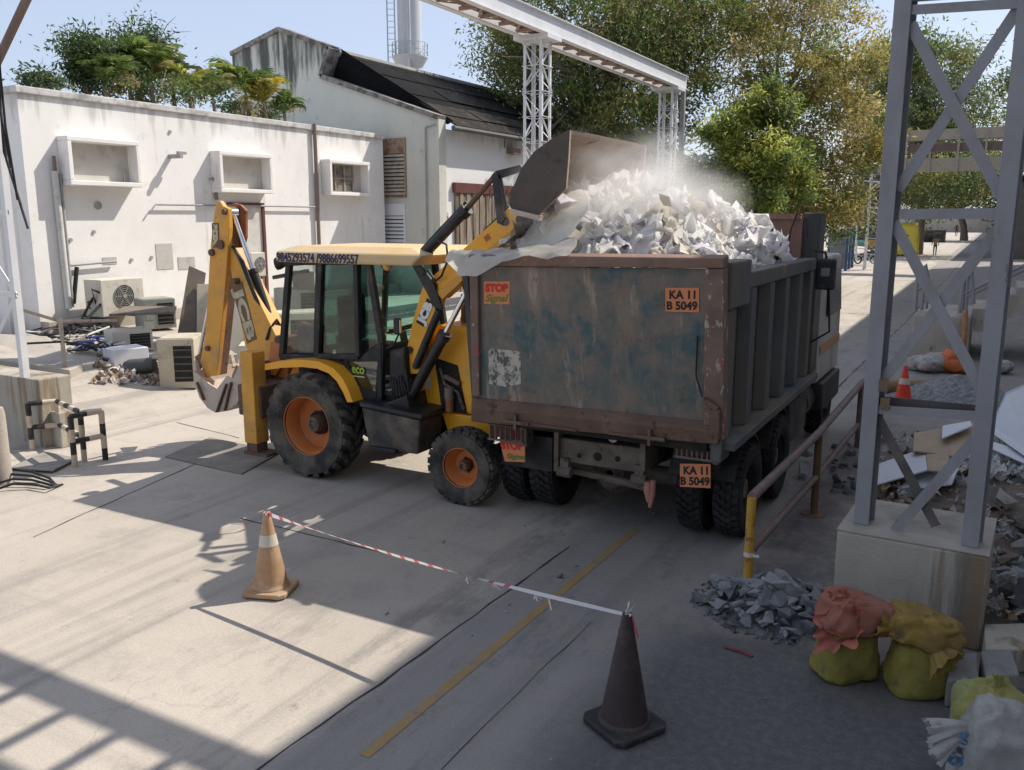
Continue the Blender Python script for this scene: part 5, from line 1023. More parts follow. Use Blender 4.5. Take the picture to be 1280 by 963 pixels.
AG = 'air conditioner units along the white wall'
ac_unit(XW + .95, [(127, 350), (180, 347), (181, 393), (127, 396)], .62, 'large cream outdoor air conditioner with round fan on the wall ledge', (155, 370, 12.5), AG)
ac_unit(XW + .5, [(314, 316), (332, 316), (332, 346), (314, 346)], .4, 'small outdoor air conditioner half hidden behind the digging arm', (325, 330, 8), AG)
JG = 'scrapped appliances heaped in the yard'
def junk(name, label, cat, x0, x1, yt, yb, dep, yaw, m, tilt=0, z0=None, det=1, grp=JG, by=None):
    b = GZ((x0 + x1) / 2, by or yb); d = math.hypot(b.x, b.y); zb = HV(yb, (x0 + x1) / 2, b) if by else b.z; zt = HV(yt, (x0 + x1) / 2, b); w_ = (x1 - x0) * d / FPX / (math.cos(abs(yaw)) + .55 * math.sin(abs(yaw))); h = zt - zb
    rot = Matrix.Rotation(math.atan2(-b.x, b.y) + yaw, 3, 'Z') @ Matrix.Rotation(tilt, 3, 'Y'); t = thing(name, label, cat, (b.x, b.y, zb), grp); c = Vector((b.x, b.y, zb + h / 2)) + rot @ Vector((0, dep / 2, 0))
    B_ = lambda ctr, dim, rr=rot: (c + rr @ Vector(ctr), dim)
    g = MB(); g.box(c, (w_, dep, h), rot); g.build('casing', m, t, bevel=.012)
    if det:
        g = MB(); g.box(c + rot @ Vector((w_ * .18, -dep / 2 - .004, 0)), (w_ * .5, .01, h * .72), rot); g.build('opening', m_under, t); g = MB()
        for k in range(5): g.box(c + rot @ Vector((w_ * .18, -dep / 2 - .012, h * (-.28 + .14 * k))), (w_ * .48, .012, h * .03), rot)
        g.build('fins', m_acd, t); g = MB(); g.box(c + rot @ Vector((-w_ * .30, -dep / 2 - .003, h * .1)), (w_ * .25, .006, h * .55), rot); g.box(c + rot @ Vector((0, 0, h / 2 + .006)), (w_ * .9, dep * .9, .01), rot); g.build('panel', m, t)
    return t
junk('scrap_cabinet', 'grey green open appliance casing by the wall below the patch', 'scrap appliance', 181, 222, 374, 411, .7, .3, m_acg, by=414)
junk('scrap_cabinet', 'large beige steel cabinet on its side beside the digging bucket', 'scrap appliance', 200, 246, 424, 486, .9, -.25, m_beige)
junk('scrap_cabinet', 'white window air conditioner under flat boards', 'scrap appliance', 143, 192, 414, 440, .7, .25, m_ac)
junk('scrap_cabinet', 'pale grey casing lying lowest in the scrap heap', 'scrap appliance', 143, 188, 436, 459, .6, .35, m_wsteel, det=0)
junk('scrap_cabinet', 'white box standing behind the stabiliser leg', 'scrap appliance', 268, 300, 444, 478, .6, .2, m_white, det=0)
junk('scrap_cabinet', 'low white casing right of the digging arm', 'scrap appliance', 300, 340, 432, 470, .7, -.1, m_ac, det=0)
junk('scrap_cabinet', 'stacked cream casing seen through the cab rear window', 'scrap appliance', 330, 412, 392, 452, 1.0, .15, m_cream, det=1)
junk('scrap_cabinet', 'grey upper casing piled behind the cab', 'scrap appliance', 355, 410, 362, 394, .8, .3, m_acg, by=440)
junk('scrap_cabinet', 'dark casing at the top of the pile behind the cab', 'scrap appliance', 375, 398, 340, 364, .6, .2, m_ply, det=0, by=440)
def slab3(name, label, cat, P, th, m, grp=None):
    P = [Vector(p) for p in P]; n_ = (P[1] - P[0]).cross(P[3] - P[0]).normalized(); g = MB(); g.prism(P, n_ * th); return solo(g, name, m, label, cat, grp, loc=sum(P, Vector()) / 4, bevel=.006)
def upright(px4, by, lean=.3):      # board standing on the ground at row by, leaning back by lean metres at the top
    b = GZ((px4[0][0] + px4[1][0]) / 2, by); d = math.hypot(b.x, b.y); return [AT(px4[0][0], px4[0][1], d), AT(px4[1][0], px4[1][1], d), AT(px4[2][0], px4[2][1], d + lean), AT(px4[3][0], px4[3][1], d + lean)]
slab3('leaning_board', 'tall dark brown board leaning against the scrap beside the digging arm', 'board', upright([(222, 417), (247, 421), (257, 343), (236, 334)], 425, .5), .12, m_ply)
slab3('leaning_board', 'pale yellow panel leaning behind the digging arm', 'board', upright([(246, 418), (264, 420), (264, 356), (246, 356)], 428, .4), .06, m_beige)
slab3('leaning_board', 'cream panel standing in the gap of the digging arm', 'board', upright([(276, 442), (312, 444), (304, 345), (280, 340)], 446, .4), .05, m_cream)
slab3('flat_board', 'thin flat board laid across the white scrap unit', 'board', [GZ(140, 440) + Vector((0, 0, .75)), GZ(222, 437) + Vector((0, 0, .78)), GZ(224, 430) + Vector((0, 0, .8)), GZ(160, 430) + Vector((0, 0, .78))], .05, m_ply)
g = MB(); R2.seed(5)
for _ in range(260): q = GZ(R2.uniform(120, 215), R2.uniform(448, 482)); scrap(g, q + Vector((0, 0, R2.uniform(.01, .07))), R2.choice((.05, .08, .12, .2)), R2.choices((0, 1, 4, 5), (3, 2, 2, 3))[0])
tag(g.build('scrap_litter', mp, recalc=False), 'small scraps and dust littered before the scrap heap', 'litter', None, 'stuff')
b = GZ(176, 468); g = MB(); g.lathe(b + Vector((0, 0, .16)), (.9, .4, .1), [(0, -.32), (.12, -.3), (.155, -.2), (.155, .2), (.12, .3), (0, .32)], 20, 0, False); solo(g, 'compressor', m_acd, 'dark cylindrical compressor lying in front of the scrap heap', 'compressor', None, loc=b, smooth=40)
m_cab = [mat('cable_' + n_, c, .5, bump=0) for n_, c in (('red', (.35, .03, .03)), ('black', (.02, .02, .02)), ('blue', (.05, .06, .3)), ('white', (.6, .6, .58)), ('yellow', (.5, .38, .05)), ('purple', (.22, .06, .2)))]
def cablepile(cx, cy, rx, label, n, cols):
    c = GZ(cx, cy); g = MB()
    for k in range(n):
        mi = cols[k % len(cols)]; a = RT.uniform(0, 6.28); P = []
        for i in range(12): f = i / 11; P.append(c + Vector((RT.uniform(-1, 1) * rx * .3 + math.cos(a + f * 4) * rx * .7, RT.uniform(-1, 1) * rx * .3 + math.sin(a + f * 4) * rx * .8, RT.uniform(.02, .22))))
        g.tube(P, .022, 5, mi)
    solo(g, 'cable_tangle', m_cab, label, 'cables', 'tangled cables in the yard', loc=c, smooth=60)
cablepile(88, 421, 1.0, 'tangle of dark cables at the foot of the wall', 9, (1, 1, 1, 3)); cablepile(125, 437, .6, 'small tangle of blue and white cables before the scrap', 8, (2, 1, 3, 1))
g = MB(); 
for k in range(9): q = W(RT.uniform(96, 126), RT.uniform(378, 394)); g.tube([q + Vector((RT.uniform(.1, .8), 0, 0)), q + Vector((RT.uniform(.2, .9), RT.uniform(-.4, .4), RT.uniform(.1, .7))), q + Vector((RT.uniform(.2, 1.), RT.uniform(-.5, .8), RT.uniform(-.2, .2)))], .035, 5)
solo(g, 'cable_tangle', m_cable, 'black loose cables hanging beside the large air conditioner', 'cables', 'tangled cables in the yard', loc=W(110, 388), smooth=60)
# low railing and ramp at the left
m_rail = mat('pale_rusty_pipe', (.42, .36, .30), .7, 0, .2, 4, (.2, .12, .08), .8, 5)
b = GZ(82, 468); zt_ = HV(402, 75, b); l0 = AT(28, 388, math.hypot(b.x, b.y) - .3); l1 = Vector((b.x, b.y, zt_)); l2 = AT(145, 401, math.hypot(b.x, b.y) + 1.2)
pr = thing('pipe_railing', 'thin pale pipe railing along the ramp below the white wall', 'railing', b)
g = MB(); g.tube([l0, l1, l2], .03, 8); g.build('rail', m_rail, pr); g = MB(); g.tube([b, l1 + Vector((0, 0, .06))], .04, 8); g.build('post', m_rail, pr); g = MB(); u = AT(26, 430, math.hypot(b.x, b.y) - .3); g.tube([u, Vector((b.x, b.y, b.z + .62)), AT(145, 436, math.hypot(b.x, b.y) + 1.2)], .02, 8); g.build('wire', m_cable, pr)
P = [GZ(-60, 452), GZ(88, 474), GZ(104, 466), GZ(60, 430), GZ(-40, 425)]; g = MB(); g.prism([p + Vector((0, 0, -.05)) for p in P], (0, 0, .22)); tag(g.build('ramp', m_conc, bevel=.02), 'low concrete ramp slab below the white wall', None, None, 'structure')
# ================================================================== left trestle, guard rails, cables, covers
PBASE = G(54, 562); ph_ = 1.05; lc = G(30, 473, ph_)
ped = thing('concrete_pedestal', 'stained concrete pedestal carrying the white lattice column at left', 'pedestal', (lc.x - .5, lc.y + .4, 0), 'concrete pedestals')
g = MB(); e = PBASE.x; g.bx(e - 1.9, e, PBASE.y + .03, PBASE.y + .55, 0, ph_); g.build('block', m_concd, ped, bevel=.02); g = MB(); g.bx(e + .003, e + .22, PBASE.y + .15, PBASE.y + .5, 0, .55); g.build('step_block', m_concd, ped, bevel=.02)
tl = thing('lattice_trestle', 'white lattice steel column on the left concrete pedestal', 'steel column', (lc.x - .45, lc.y + .4, ph_ + .002))
for dx in (0, -1.1): g = MB(); g.ang((lc.x + dx, lc.y, ph_ + .002), (lc.x + dx, lc.y, 7.0), .10, .014, (-1, 0, 0), (0, 1, 0)); g.build('leg', m_wsteel, tl)
for k in range(5):
    za, zb_ = ph_ + .05 + k * 1.19, ph_ + .05 + (k + 1) * 1.19; s_ = (0, -1.1) if k % 2 else (-1.1, 0)
    g = MB(); g.bar((lc.x + s_[0], lc.y + .02, za), (lc.x + s_[1], lc.y + .02, zb_), .07, .014, (0, 1, 0)); g.build('brace', m_wsteel, tl); g = MB(); g.bar((lc.x, lc.y + .035, zb_), (lc.x - 1.1, lc.y + .035, zb_), .012, .07); g.build('cross_bar', m_wsteel, tl)
g = MB(); a, b = PY(-14, 100, lc.y + .2), PY(64, -66, lc.y + .2); g.tube([a, b], .06, 10); g.build('diagonal_brace', m_pipebr, tl)
g = MB()
for k, (x0, y0, x1, y1, x2, y2) in enumerate(((-4, 95, 8, 200, 35, 286), (-2, 100, 5, 190, 26, 256), (-6, 90, 2, 150, 14, 210), (0, 90, 7, 160, 22, 250))): g.tube([PY(x0 - 8, y0 - 140, lc.y - .1), PY(x0, y0, lc.y - .1), PY(x1, y1, lc.y - .12), PY(x2, y2, lc.y - .15)], .017, 6)
solo(g, 'hanging_cables', m_cable, 'bundle of black cables hanging in front of the white lattice column', 'cables', None, loc=PY(10, 150, lc.y), smooth=60)
b = G(2, 604); g = MB(); g.lathe(b, (0, 0, 1), [(.0, 0), (.135, 0), (.13, .9), (.115, 1.0), (0, 1.02)], 20, 0, False); solo(g, 'bollard', m_conc, 'grey round concrete bollard at the left edge of the yard', 'bollard', None, loc=b, smooth=40)
m_bk = mat('black_band_paint', (.025, .025, .028), .55, 0, .2, 6, DUST, .5, 5, bump=.05); m_wh = mat('cream_band_paint', (.60, .50, .38), .6, 0, .12, 5, (.35, .25, .17), .8, 6)
gp = [G(41, 564), G(77, 560), G(106, 577), G(132, 575), G(94, 584)]; gh = HV(505, 34, gp[0])
def banded(g, pts, r=.038, step=.20, ph=0):
    L = 0; pts = [Vector(p) for p in pts]; out = []; k = ph
    for a, b in zip(pts, pts[1:]):
        n_ = max(1, round((b - a).length / step))
        for i in range(n_): g.cyl(a.lerp(b, i / n_), a.lerp(b, (i + 1) / n_), r + (.001 if k % 2 else 0), None, 10, k % 2); k += 1
gr = thing('guard_rail', 'black and cream banded pipe guard around the open service pit', 'guard rail', gp[1])
up = lambda p, h: Vector((p.x, p.y, h)); 
for i in (0, 1, 2, 3, 4): g = MB(); banded(g, [gp[i], up(gp[i], gh)], .04, .2, i % 2 + 1); g.build('post', [m_bk, m_wh], gr, smooth=40)
for ch_ in ((0, 1, 2, 3), (4, 3)):
    for h, nm in ((gh, 'top_rail'), (gh * .5, 'middle_rail')):
        if nm == 'middle_rail' and ch_ == (0, 1, 2, 3): ch2 = (0, 1, 2)
        else: ch2 = ch_
        g = MB(); banded(g, [up(gp[i], h) for i in ch2], .038, .2, 0); g.build(nm, [m_bk, m_wh], gr, smooth=40)
m_steelpl = mat('dark_steel_plate', (.10, .095, .09), .65, .2, .25, 2, (.20, .17, .14), .7, 3)
slab3('pit_cover', 'dark steel cover plate on the service pit inside the guard rail', 'cover plate', [G(12, 586, .03), G(66, 590, .03), G(96, 574, .03), G(56, 566, .03)], .02, mat('pale_cover_plate', (.30, .28, .25), .7, .1, .2, 2, (.16, .14, .12), .8, 3))
P = [G(206, 572), G(302, 594), G(352, 566), G(262, 548)]; slab3('trench_cover', 'large dark steel trench cover on the concrete beside the stabiliser', 'cover plate', [p + Vector((0, 0, .004)) for p in P], .014, mat('dusty_steel_cover', (.24, .215, .19), .75, .1, .25, 2, (.36, .32, .27), .8, 2.5))
g = MB()
for k in range(4): g.tube([G(-8, 592 + k * 7, .03), G(16, 587 + k * 6, .14 - .02 * k), G(40, 590 + k * 5, .13 - .02 * k), G(62, 598 + k * 4, .06), G(72 + k * 2, 609 - k, .005)], .017, 7)
solo(g, 'cable_bundle', m_cable, 'thick black cables looping from the pit into the ground', 'cables', None, loc=G(40, 600), smooth=60)
# ================================================================== tower at right with pedestal
PBR = G(1224, 816); TH = HV(695, 1237, PBR); PTL, PTR, PTB = G(1046, 661, TH), G(1237, 695, TH), G(1056, 640, TH)
PTR = Vector((PTR.x, PTR.y, TH)); bk_ = (PTB - PTL); PK_ = [PTL, PTR, PTR + bk_ * 1.0, PTB]
pd = thing('concrete_pedestal', 'rust streaked concrete pedestal under the grey tower, sacks heaped against it', 'pedestal', ((PTL.x + PTR.x) / 2, PTL.y, 0), 'concrete pedestals')
ex = (PTR - PTL).normalized(); ny = Vector((-ex.y, ex.x, 0)); depth = 1.0
PK_ = [PTL, PTR, PTR + ny * depth, PTL + ny * depth]
g = MB(); g.hull([Vector((p.x, p.y, 0)) for p in PK_], [p - Vector((0, 0, .012)) for p in PK_]); g.build('block', m_concd, pd, bevel=.025)
g = MB(); g.hull([p + Vector((0, 0, -.011)) - (ex * .0) for p in PK_], [p + Vector((0, 0, .0)) for p in PK_]); g.build('top_mortar', m_conc, pd)
LB, RB = G(1076, 656, TH), G(1212, 684, TH); te = (RB - LB); te.z = 0; te.normalize(); tn = Vector((-te.y, te.x, 0))
def TW(px, py, off=0.):
    r = ray(px, py); o = LB + tn * off - Vector((0, 0, EYE)); t = o.dot(tn) / r.dot(tn); return Vector((0, 0, EYE)) + r * t
tw = thing('steel_tower', 'grey painted steel tower with crossed braces on the right pedestal', 'steel tower', LB)
for p in (LB, RB):
    g = MB(); rot = Matrix((te, tn, Vector((0, 0, 1)))).transposed(); H2 = 7.3 - TH; c = p + Vector((0, 0, H2 / 2 + .003))
    g.box(c, (.125, .012, H2), rot); g.box(c + tn * .09, (.012, .164, H2), rot); g.box(c + tn * .18, (.125, .012, H2), rot); o = g.build('leg', m_gsteel, tw, bevel=.003)
def brace(a, b, w_=.075, off=-.012, nm='brace', m=m_gsteel): g = MB(); g.bar(TW(*a, off), TW(*b, off), .012, w_, (0, 0, 1)); return g.build(nm, m, tw)
brace((1134, 13), (1276, 4), .07, .02, 'cross_bar'); brace((1134, -2), (1276, -12), .06, .15, 'cross_bar')
brace((1138, 30), (1252, 246), .085, .035); brace((1275, 8), (1122, 238), .085, .055)
brace((1124, 268), (1250, 267), .08, .02, 'cross_bar'); brace((1117, 278), (1226, 486), .085, .035); brace((1243, 292), (1098, 482), .085, .055)
m_grime2 = mat('grimy_grey_steel', (.10, .09, .085), .7, .1, .25, 3, (.2, .16, .13), .6, 4)
brace((1094, 500), (1222, 512), .07, .15, 'cross_bar', m_grime2); brace((1094, 512), (1222, 520), .07, .02, 'cross_bar'); brace((1094, 516), (1170, 658), .075, .055, 'brace', m_grime2); brace((1220, 548), (1118, 664), .085, .03)
for (x, y) in ((1104, 482), (1106, 505)):
    g = MB(); g.box(TW(x, y, .0), (.07, .02, .10)); g.build('gusset', mat('rusty_gusset', (.20, .13, .085), .8, 0, .3, 5, RUST, .8, 6), tw)
# overhead pipe bridge (above the picture) carried by both trestles; it throws the lattice shadow on the yard
m_br = m_gsteel; br = thing('pipe_bridge', 'grey steel pipe bridge spanning the road between tower and lattice column', 'pipe bridge', (-6, 8.4, 7.0))
yA, yB, zB = 7.5, 8.95, 7.05
for y in (yA, yB): g = MB(); g.bx(-15, 1.9, y - .08, y + .08, zB, zB + .2); g.build('chord', m_br, br)
g = MB(); x = -14.8
while x < 1.8: g.bx(x, x + .07, yA + .1, yB - .1, zB + .05, zB + .15); x += .55
g.build('cross_bars', m_br, br)
for y, r in ((7.9, .05), (8.3, .05)): g = MB(); g.tube([(-15, y, zB + .16 + r), (1.9, y, zB + .16 + r)], r, 10); g.build('pipe', m_rail, br, smooth=40)
# ================================================================== handrail
p1, p2, p3 = G(933, 749), G(1017, 643), G(1071, 559); hh = HV(621, 934, p1); u_ = (p3 - p1); 
hr = thing('handrail', 'rusty brown pipe handrail with yellow first post beside the truck', 'handrail', p1)
m_brown = mat('brown_worn_rail', (.17, .115, .10), .6, 0, .2, 3, (.28, .22, .19), .6, 5, (.5, .7), None, RUSTD, 8); m_ypost = mat('yellow_worn_post', (.48, .27, .04), .6, 0, .15, 4, (.14, .07, .04), .9, 6, (.52, .62), None, None, 5)
for p, m_, h in ((p1, m_ypost, hh), (p2, mat('rusty_yellow_post', (.14, .085, .04), .75, 0, .3, 5, (.32, .19, .05), .8, 6, (.55, .65)), HV(545, 1017, p2)), (p3, m_brown, HV(481, 1073, p3))): g = MB(); g.cyl(p, Vector((p.x, p.y, h)), .042, None, 14); g.build('post', m_, hr, smooth=40)
t1, t2, t3 = Vector((p1.x, p1.y, hh)), Vector((p2.x, p2.y, HV(540, 1017, p2))), Vector((p3.x, p3.y, HV(479, 1073, p3)))
g = MB(); g.tube([t1, t2, t3, t3 + Vector((.1, 1.2, .0))], .045, 12); g.build('top_rail', m_brown, hr, smooth=40)
g = MB(); q = [Vector((p.x, p.y, z)) for p, z in ((p1, HV(692, 938, p1)), (p2, HV(596, 1017, p2)), (p3, HV(530, 1072, p3)))]; g.tube(q, .036, 10); g.build('lower_rail', m_brown, hr, smooth=40)
g = MB(); g.cyl(p2, p2 + Vector((0, 0, .012)), .14, None, 18); g.build('foot_plate', m_rusty, hr)
g = MB(); g.lathe(Vector((p1.x, p1.y, HV(692, 934, p1))), (0, 0, 1), [(.044, -.02), (.048, -.02), (.048, .02), (.044, .02)], 16); o_ = Vector((p1.x, p1.y, HV(692, 934, p1))); g.quad(o_ + Vector((.04, -.03, .01)), o_ + Vector((.1, -.04, .02)), o_ + Vector((.1, -.04, -.005)), o_ + Vector((.04, -.03, -.015))); g.build('tape_wrap', mat('pale_tape', (.6, .55, .52), .6), hr)
# ================================================================== cones and tape
def cone(c, h, bw, label, mats, yaw, band=None, ring=True):
    t = thing('traffic_cone', label, 'traffic cone', c, 'traffic cones'); rot = Matrix.Rotation(yaw, 3, 'Z')
    g = MB(); hw = bw / 2; ch_ = hw * .22; o8 = [(hw - ch_, -hw), (hw, -hw + ch_), (hw, hw - ch_), (hw - ch_, hw), (-hw + ch_, hw), (-hw, hw - ch_), (-hw, -hw + ch_), (-hw + ch_, -hw)]
    g.prism([Vector(c) + rot @ Vector((x, y, .012)) for x, y in o8], (0, 0, .045)); g.build('base', mats[1], t, bevel=.012)
    r0, r1 = bw * .36, .028 * h / .75; pf_ = [(r0 * 1.14, .057), (r0 * 1.12, .075), (r0 * 1.02, .085), (r0, .11)]; n_ = 12
    pf_ += [(r0 + (r1 - r0) * k / n_, .11 + (h - .11) * k / n_) for k in range(1, n_ + 1)] + [(r1 * .7, h), (r1 * .7, h - .05)]
    g = MB(); g.lathe(c, (0, 0, 1), pf_, 36, 0, False); g.build('body', mats[0], t, smooth=50)
    if band:
        f0, f1 = band; rb = lambda f: r0 + (r1 - r0) * (f * h - .11) / (h - .11) + .003; g = MB(); g.lathe(c, (0, 0, 1), [(rb(f0), f0 * h), (rb(f1), f1 * h)], 36, 0, False); g.build('reflective_band', mats[2], t, smooth=50)
    return t
c1, c2, c3 = G(339, 739), G(780, 908), G(1128, 507)
m_ct = mat('faded_tan_cone', (.42, .25, .135), .6, 0, .15, 5, (.50, .38, .26), .8, 6, (.45, .7), None, (.2, .12, .08), 9, (.63, .7)); m_cb = mat('dusty_black_cone', (.052, .036, .036), .6, 0, .2, 5, (.13, .105, .1), .6, 5, (.5, .75)); m_cbb = mat('dusty_black_base', (.03, .028, .03), .7, 0, .2, 5, (.12, .11, .1), .6, 5); m_cr = mat('red_cone', (.70, .055, .03), .5, 0, .1, 4, (.5, .2, .14), .4, 6); m_band = mat('white_band', (.60, .55, .47), .5, 0, .15, 8, DUST, .7, 8)
h1, h2 = HV(641, 333, c1), HV(766, 766, c2)
cone(c1, h1, .42, 'faded tan traffic cone with pale band standing in the sun', (m_ct, m_ct, m_band), .35, (.60, .74)); cone(c2, h2, .44, 'dark brown black traffic cone in the shade near the sacks', (m_cb, m_cbb, m_band), -.5); cone(c3, .74, .42, 'bright red traffic cone with white band behind the tower', (m_cr, m_cr, m_band), .2, (.55, .70))
# tape: red and white stripes, slightly sagging and twisted
A_, B_ = c1 + Vector((0, 0, h1 - .01)), c2 + Vector((0, 0, h2 - .01)); g = MB(); N = 150; pv = None
for i in range(N + 1):
    f = i / N; p = A_.lerp(B_, f); p.z -= .05 * math.sin(PI * f); tw_ = .5 * math.sin(f * 9) + f * 2.2; d = (B_ - A_).normalized(); s0 = Vector((0, 0, 1)); s1 = d.cross(s0).normalized(); s = s0 * math.cos(tw_) + s1 * math.sin(tw_); hw = .021 * (1 - .45 * max(0, f - .55) / .45)
    q = (p - s * hw, p + s * hw)
    if pv: g.quad(pv[0], pv[1], q[1], q[0], 1 if (i // 2) % 3 == 1 and f < .75 else 0)
    pv = q
for f, L_ in ((.63, .05), (.70, .045), (.83, .10), (.80, .05)):
    p = A_.lerp(B_, f); p.z -= .05 * math.sin(PI * f) + .01
    for k in range(3): e = p + Vector((R.uniform(-.03, .05), R.uniform(-.02, .02), -L_ * R.uniform(.5, 1))); g.quad(p, p + Vector((.012, 0, 0)), e + Vector((.014, 0, 0)), e)
for k in range(7): a = R.uniform(0, 6.3); e = B_ + Vector((math.cos(a) * .05, math.sin(a) * .05, R.uniform(-.01, .06))); g.quad(B_, B_ + Vector((0, 0, .02)), e + Vector((.01, .01, .015)), e)
e = B_ + Vector((.07, 0, -.14)); g.quad(B_ + Vector((.03, 0, 0)), B_ + Vector((.045, 0, 0)), e + Vector((.02, 0, .0)), e, 1)
for k in range(10): t_ = k * .63; a_ = A_ + Vector((math.cos(t_) * .034, math.sin(t_) * .034, -.03)); b2 = A_ + Vector((math.cos(t_ + .63) * .034, math.sin(t_ + .63) * .034, -.03)); g.quad(a_, b2, b2 + Vector((0, 0, .045)), a_ + Vector((0, 0, .045)), k % 2)
solo(g, 'barrier_tape', [sheetmat('white_tape', (.78, .74, .74), .3, .35), sheetmat('red_tape', (.62, .13, .14), .3, .35)], 'red and white barrier tape stretched between the two nearest cones', 'barrier tape', None, loc=A_.lerp(B_, .5), recalc=False)
# ================================================================== sacks
def sackmat(name, c, c2, weave=420):
    t = NT(name); sp = t.n('ShaderNodeSeparateXYZ'); t.l(t.tc, sp.inputs[0])
    wv = t.math('MULTIPLY', t.math('SINE', t.math('MULTIPLY', t.math('ADD', sp.outputs[0], sp.outputs[1]), weave * 2.)), t.math('SINE', t.math('MULTIPLY', sp.outputs[2], weave * 2.)))
    col = t.mix(t.rng(t.noise(4, 7, .7), .4, .68), c, c2); col = t.mix(t.rng(t.noise(9, 7, .7), .58, .7, 0, .6), col, (.10, .085, .07))
    return t.done(t.bsdf(col, .65, 0, t.bump(t.math('ADD', t.math('MULTIPLY', wv, .12), t.math('MULTIPLY', t.noise(11, 6), 1.3)), .5, .02), .3))
m_sy = sackmat('yellow_woven_sack', (.27, .225, .05), (.18, .15, .04)); m_so = sackmat('orange_woven_sack', (.34, .125, .085), (.28, .14, .10)); m_sb = sackmat('golden_woven_sack', (.33, .215, .05), (.19, .125, .05)); m_sw = sackmat('white_woven_sack', (.40, .39, .37), (.26, .245, .22)); m_sg = sackmat('pale_yellow_sack', (.36, .33, .10), (.24, .28, .13)); m_torn = sackmat('torn_orange_edge', (.48, .17, .12), (.38, .10, .07))
def blob(c, dim, rot, seed, amp=.05, e=.55, fr=5., sag=.12, lobes=None):
    g = MB(); nu, nv = 72, 46; dim = Vector(dim) / 2
    f = lambda w, e_: math.copysign(abs(w) ** e_, w)
    for i in range(nv + 1):
        ph = -PI / 2 + PI * i / nv
        for j in range(nu):
            th = 2 * PI * j / nu; p = Vector((f(math.cos(ph), e) * f(math.cos(th), e), f(math.cos(ph), e) * f(math.sin(th), e), f(math.sin(ph), e)))
            wd = 1 + sag * (-p.z); p = Vector((p.x * dim.x * wd, p.y * dim.y * wd, p.z * dim.z))
            if lobes: p = lobes(p)
            q = p * fr + Vector((seed * 7.1, seed * 3.3, 0)); n_ = mnoise.noise(q) + .5 * mnoise.noise(q * 2.3) + .35 * (1 - abs(mnoise.noise(q * 1.7))) - .55 * abs(mnoise.noise(Vector((q.x * 3.1, q.y * 3.1, q.z * 1.3)))) + .30 * abs(mnoise.noise(q * 6.5)); p = p + p.normalized() * amp * n_
            p = rot @ p + Vector(c); p.z = max(p.z, .004) if c[2] < dim.z + .05 else p.z; g.v.append(p)
    for i in range(nv):
        for j in range(nu): g.f.append([i * nu + j, i * nu + (j + 1) % nu, (i + 1) * nu + (j + 1) % nu, (i + 1) * nu + j]); g.mi.append(0)
    return g
def sack(label, c, dim, yaw, m, seed, tilt=0, amp=.05, mouth=None, grp='filled sacks at the right', e=.5, fr=5., lobes=None):
    rot = Matrix.Rotation(yaw, 3, 'Z') @ Matrix.Rotation(tilt, 3, 'Y'); base = Vector((c[0], c[1], c[2] - dim[2] / 2)); t = thing('sack', label, 'sack', base, grp)
    o = blob(c, dim, rot, seed, amp, e, fr, .10, lobes).build('body', m, t, smooth=80, recalc=False)
    return t, rot
def pillow(d):      # flat bottom corners pulled outwards, shoulders drawn in
    hx, hy, hz_ = (q / 2 for q in d)
    def f(p):
        k = -p.z / hz_; w_ = (abs(p.x) / hx) ** 2; return Vector((p.x * (1 + (.24 * max(0, k) ** 3 * w_ if k > 0 else .16 * k)), p.y * (1 + (.10 * k if k > 0 else .12 * k)), p.z))
    return f
def frill(parent, c, ax, r, l, m, seed, name='torn_mouth', n=72, spread=.6):      # gathered, frayed mouth cloth
    g = MB(); ax = Vector(ax).normalized(); u = ax.orthogonal().normalized(); v = ax.cross(u); rows = 7; rs = random.Random(seed); jag = [.95 + .09 * math.sin(j * 5 * 2 * PI / n + seed) * math.sin(j * 2 * 2 * PI / n + 1) + rs.uniform(-.07, .07) for j in range(n)]; fold = [1 + .13 * math.sin(j * 9 * 2 * PI / n + seed) + .10 * math.sin(j * 4 * 2 * PI / n) for j in range(n)]
    for i in range(rows):
        f = i / (rows - 1)
        for j in range(n): a = 2 * PI * j / n; rad = r * (.55 + .45 * f * (1 + spread)) * (1 + (fold[j] - 1) * f * 1.3) ; g.v.append(Vector(c) + ax * l * f * jag[j] + (u * math.cos(a) + v * math.sin(a) * .75) * rad - Vector((0, 0, .25 * l * f * f)))
    g.f = [[i * n + j, i * n + (j + 1) % n, (i + 1) * n + (j + 1) % n, (i + 1) * n + j] for i in range(rows - 1) for j in range(n)]; g.mi = [0] * len(g.f); return g.build(name, m, parent, smooth=80, recalc=False)
s1, s2 = G(1056, 858), G(1140, 874); S1 = s1.length / FPX * 1.06
def zc(h): return h / 2
k1 = math.hypot(s1.length, EYE) / FPX; dirx = Vector((cY, sY, 0)); 
yw = YAW
c = s1 + Vector((0, .17, .20)); sack('plump yellow green sack standing under the orange sack', c + Vector((-.02, 0, 0)), (.42, .32, .42), yw + .12, m_sy, 1, .05, .032, lobes=pillow((.42, .32, .42)))
c2_ = s2 + Vector((0, .17, .19)); sack('plump yellow sack next to the concrete block', c2_ + Vector((.02, 0, 0)), (.42, .32, .40), yw - .10, m_sy, 2, -.05, .032, lobes=pillow((.42, .32, .40)))
q = G(1064, 768, .52); t_, r_ = sack('torn orange sack lying on the left yellow sack', (c.x + .02, c.y + .02, .51), (.50, .36, .26), yw + .1, m_so, 3, .12, .05, fr=6)
frill(t_, PY(1060, 785, c.y - .10), (-.35, -.75, .45), .17, .16, m_torn, 5, n=84, spread=.4)
frill(t_, PY(1052, 760, c.y - .02), (-.15, -.2, 1), .07, .18, m_torn, 6, 'torn_corner', 60, .1)
t_, r_ = sack('crumpled golden sack folded over the right yellow sack', (c2_.x + .03, c2_.y + .02, .47), (.50, .35, .22), yw - .25, m_sb, 4, .25, .055, fr=7)
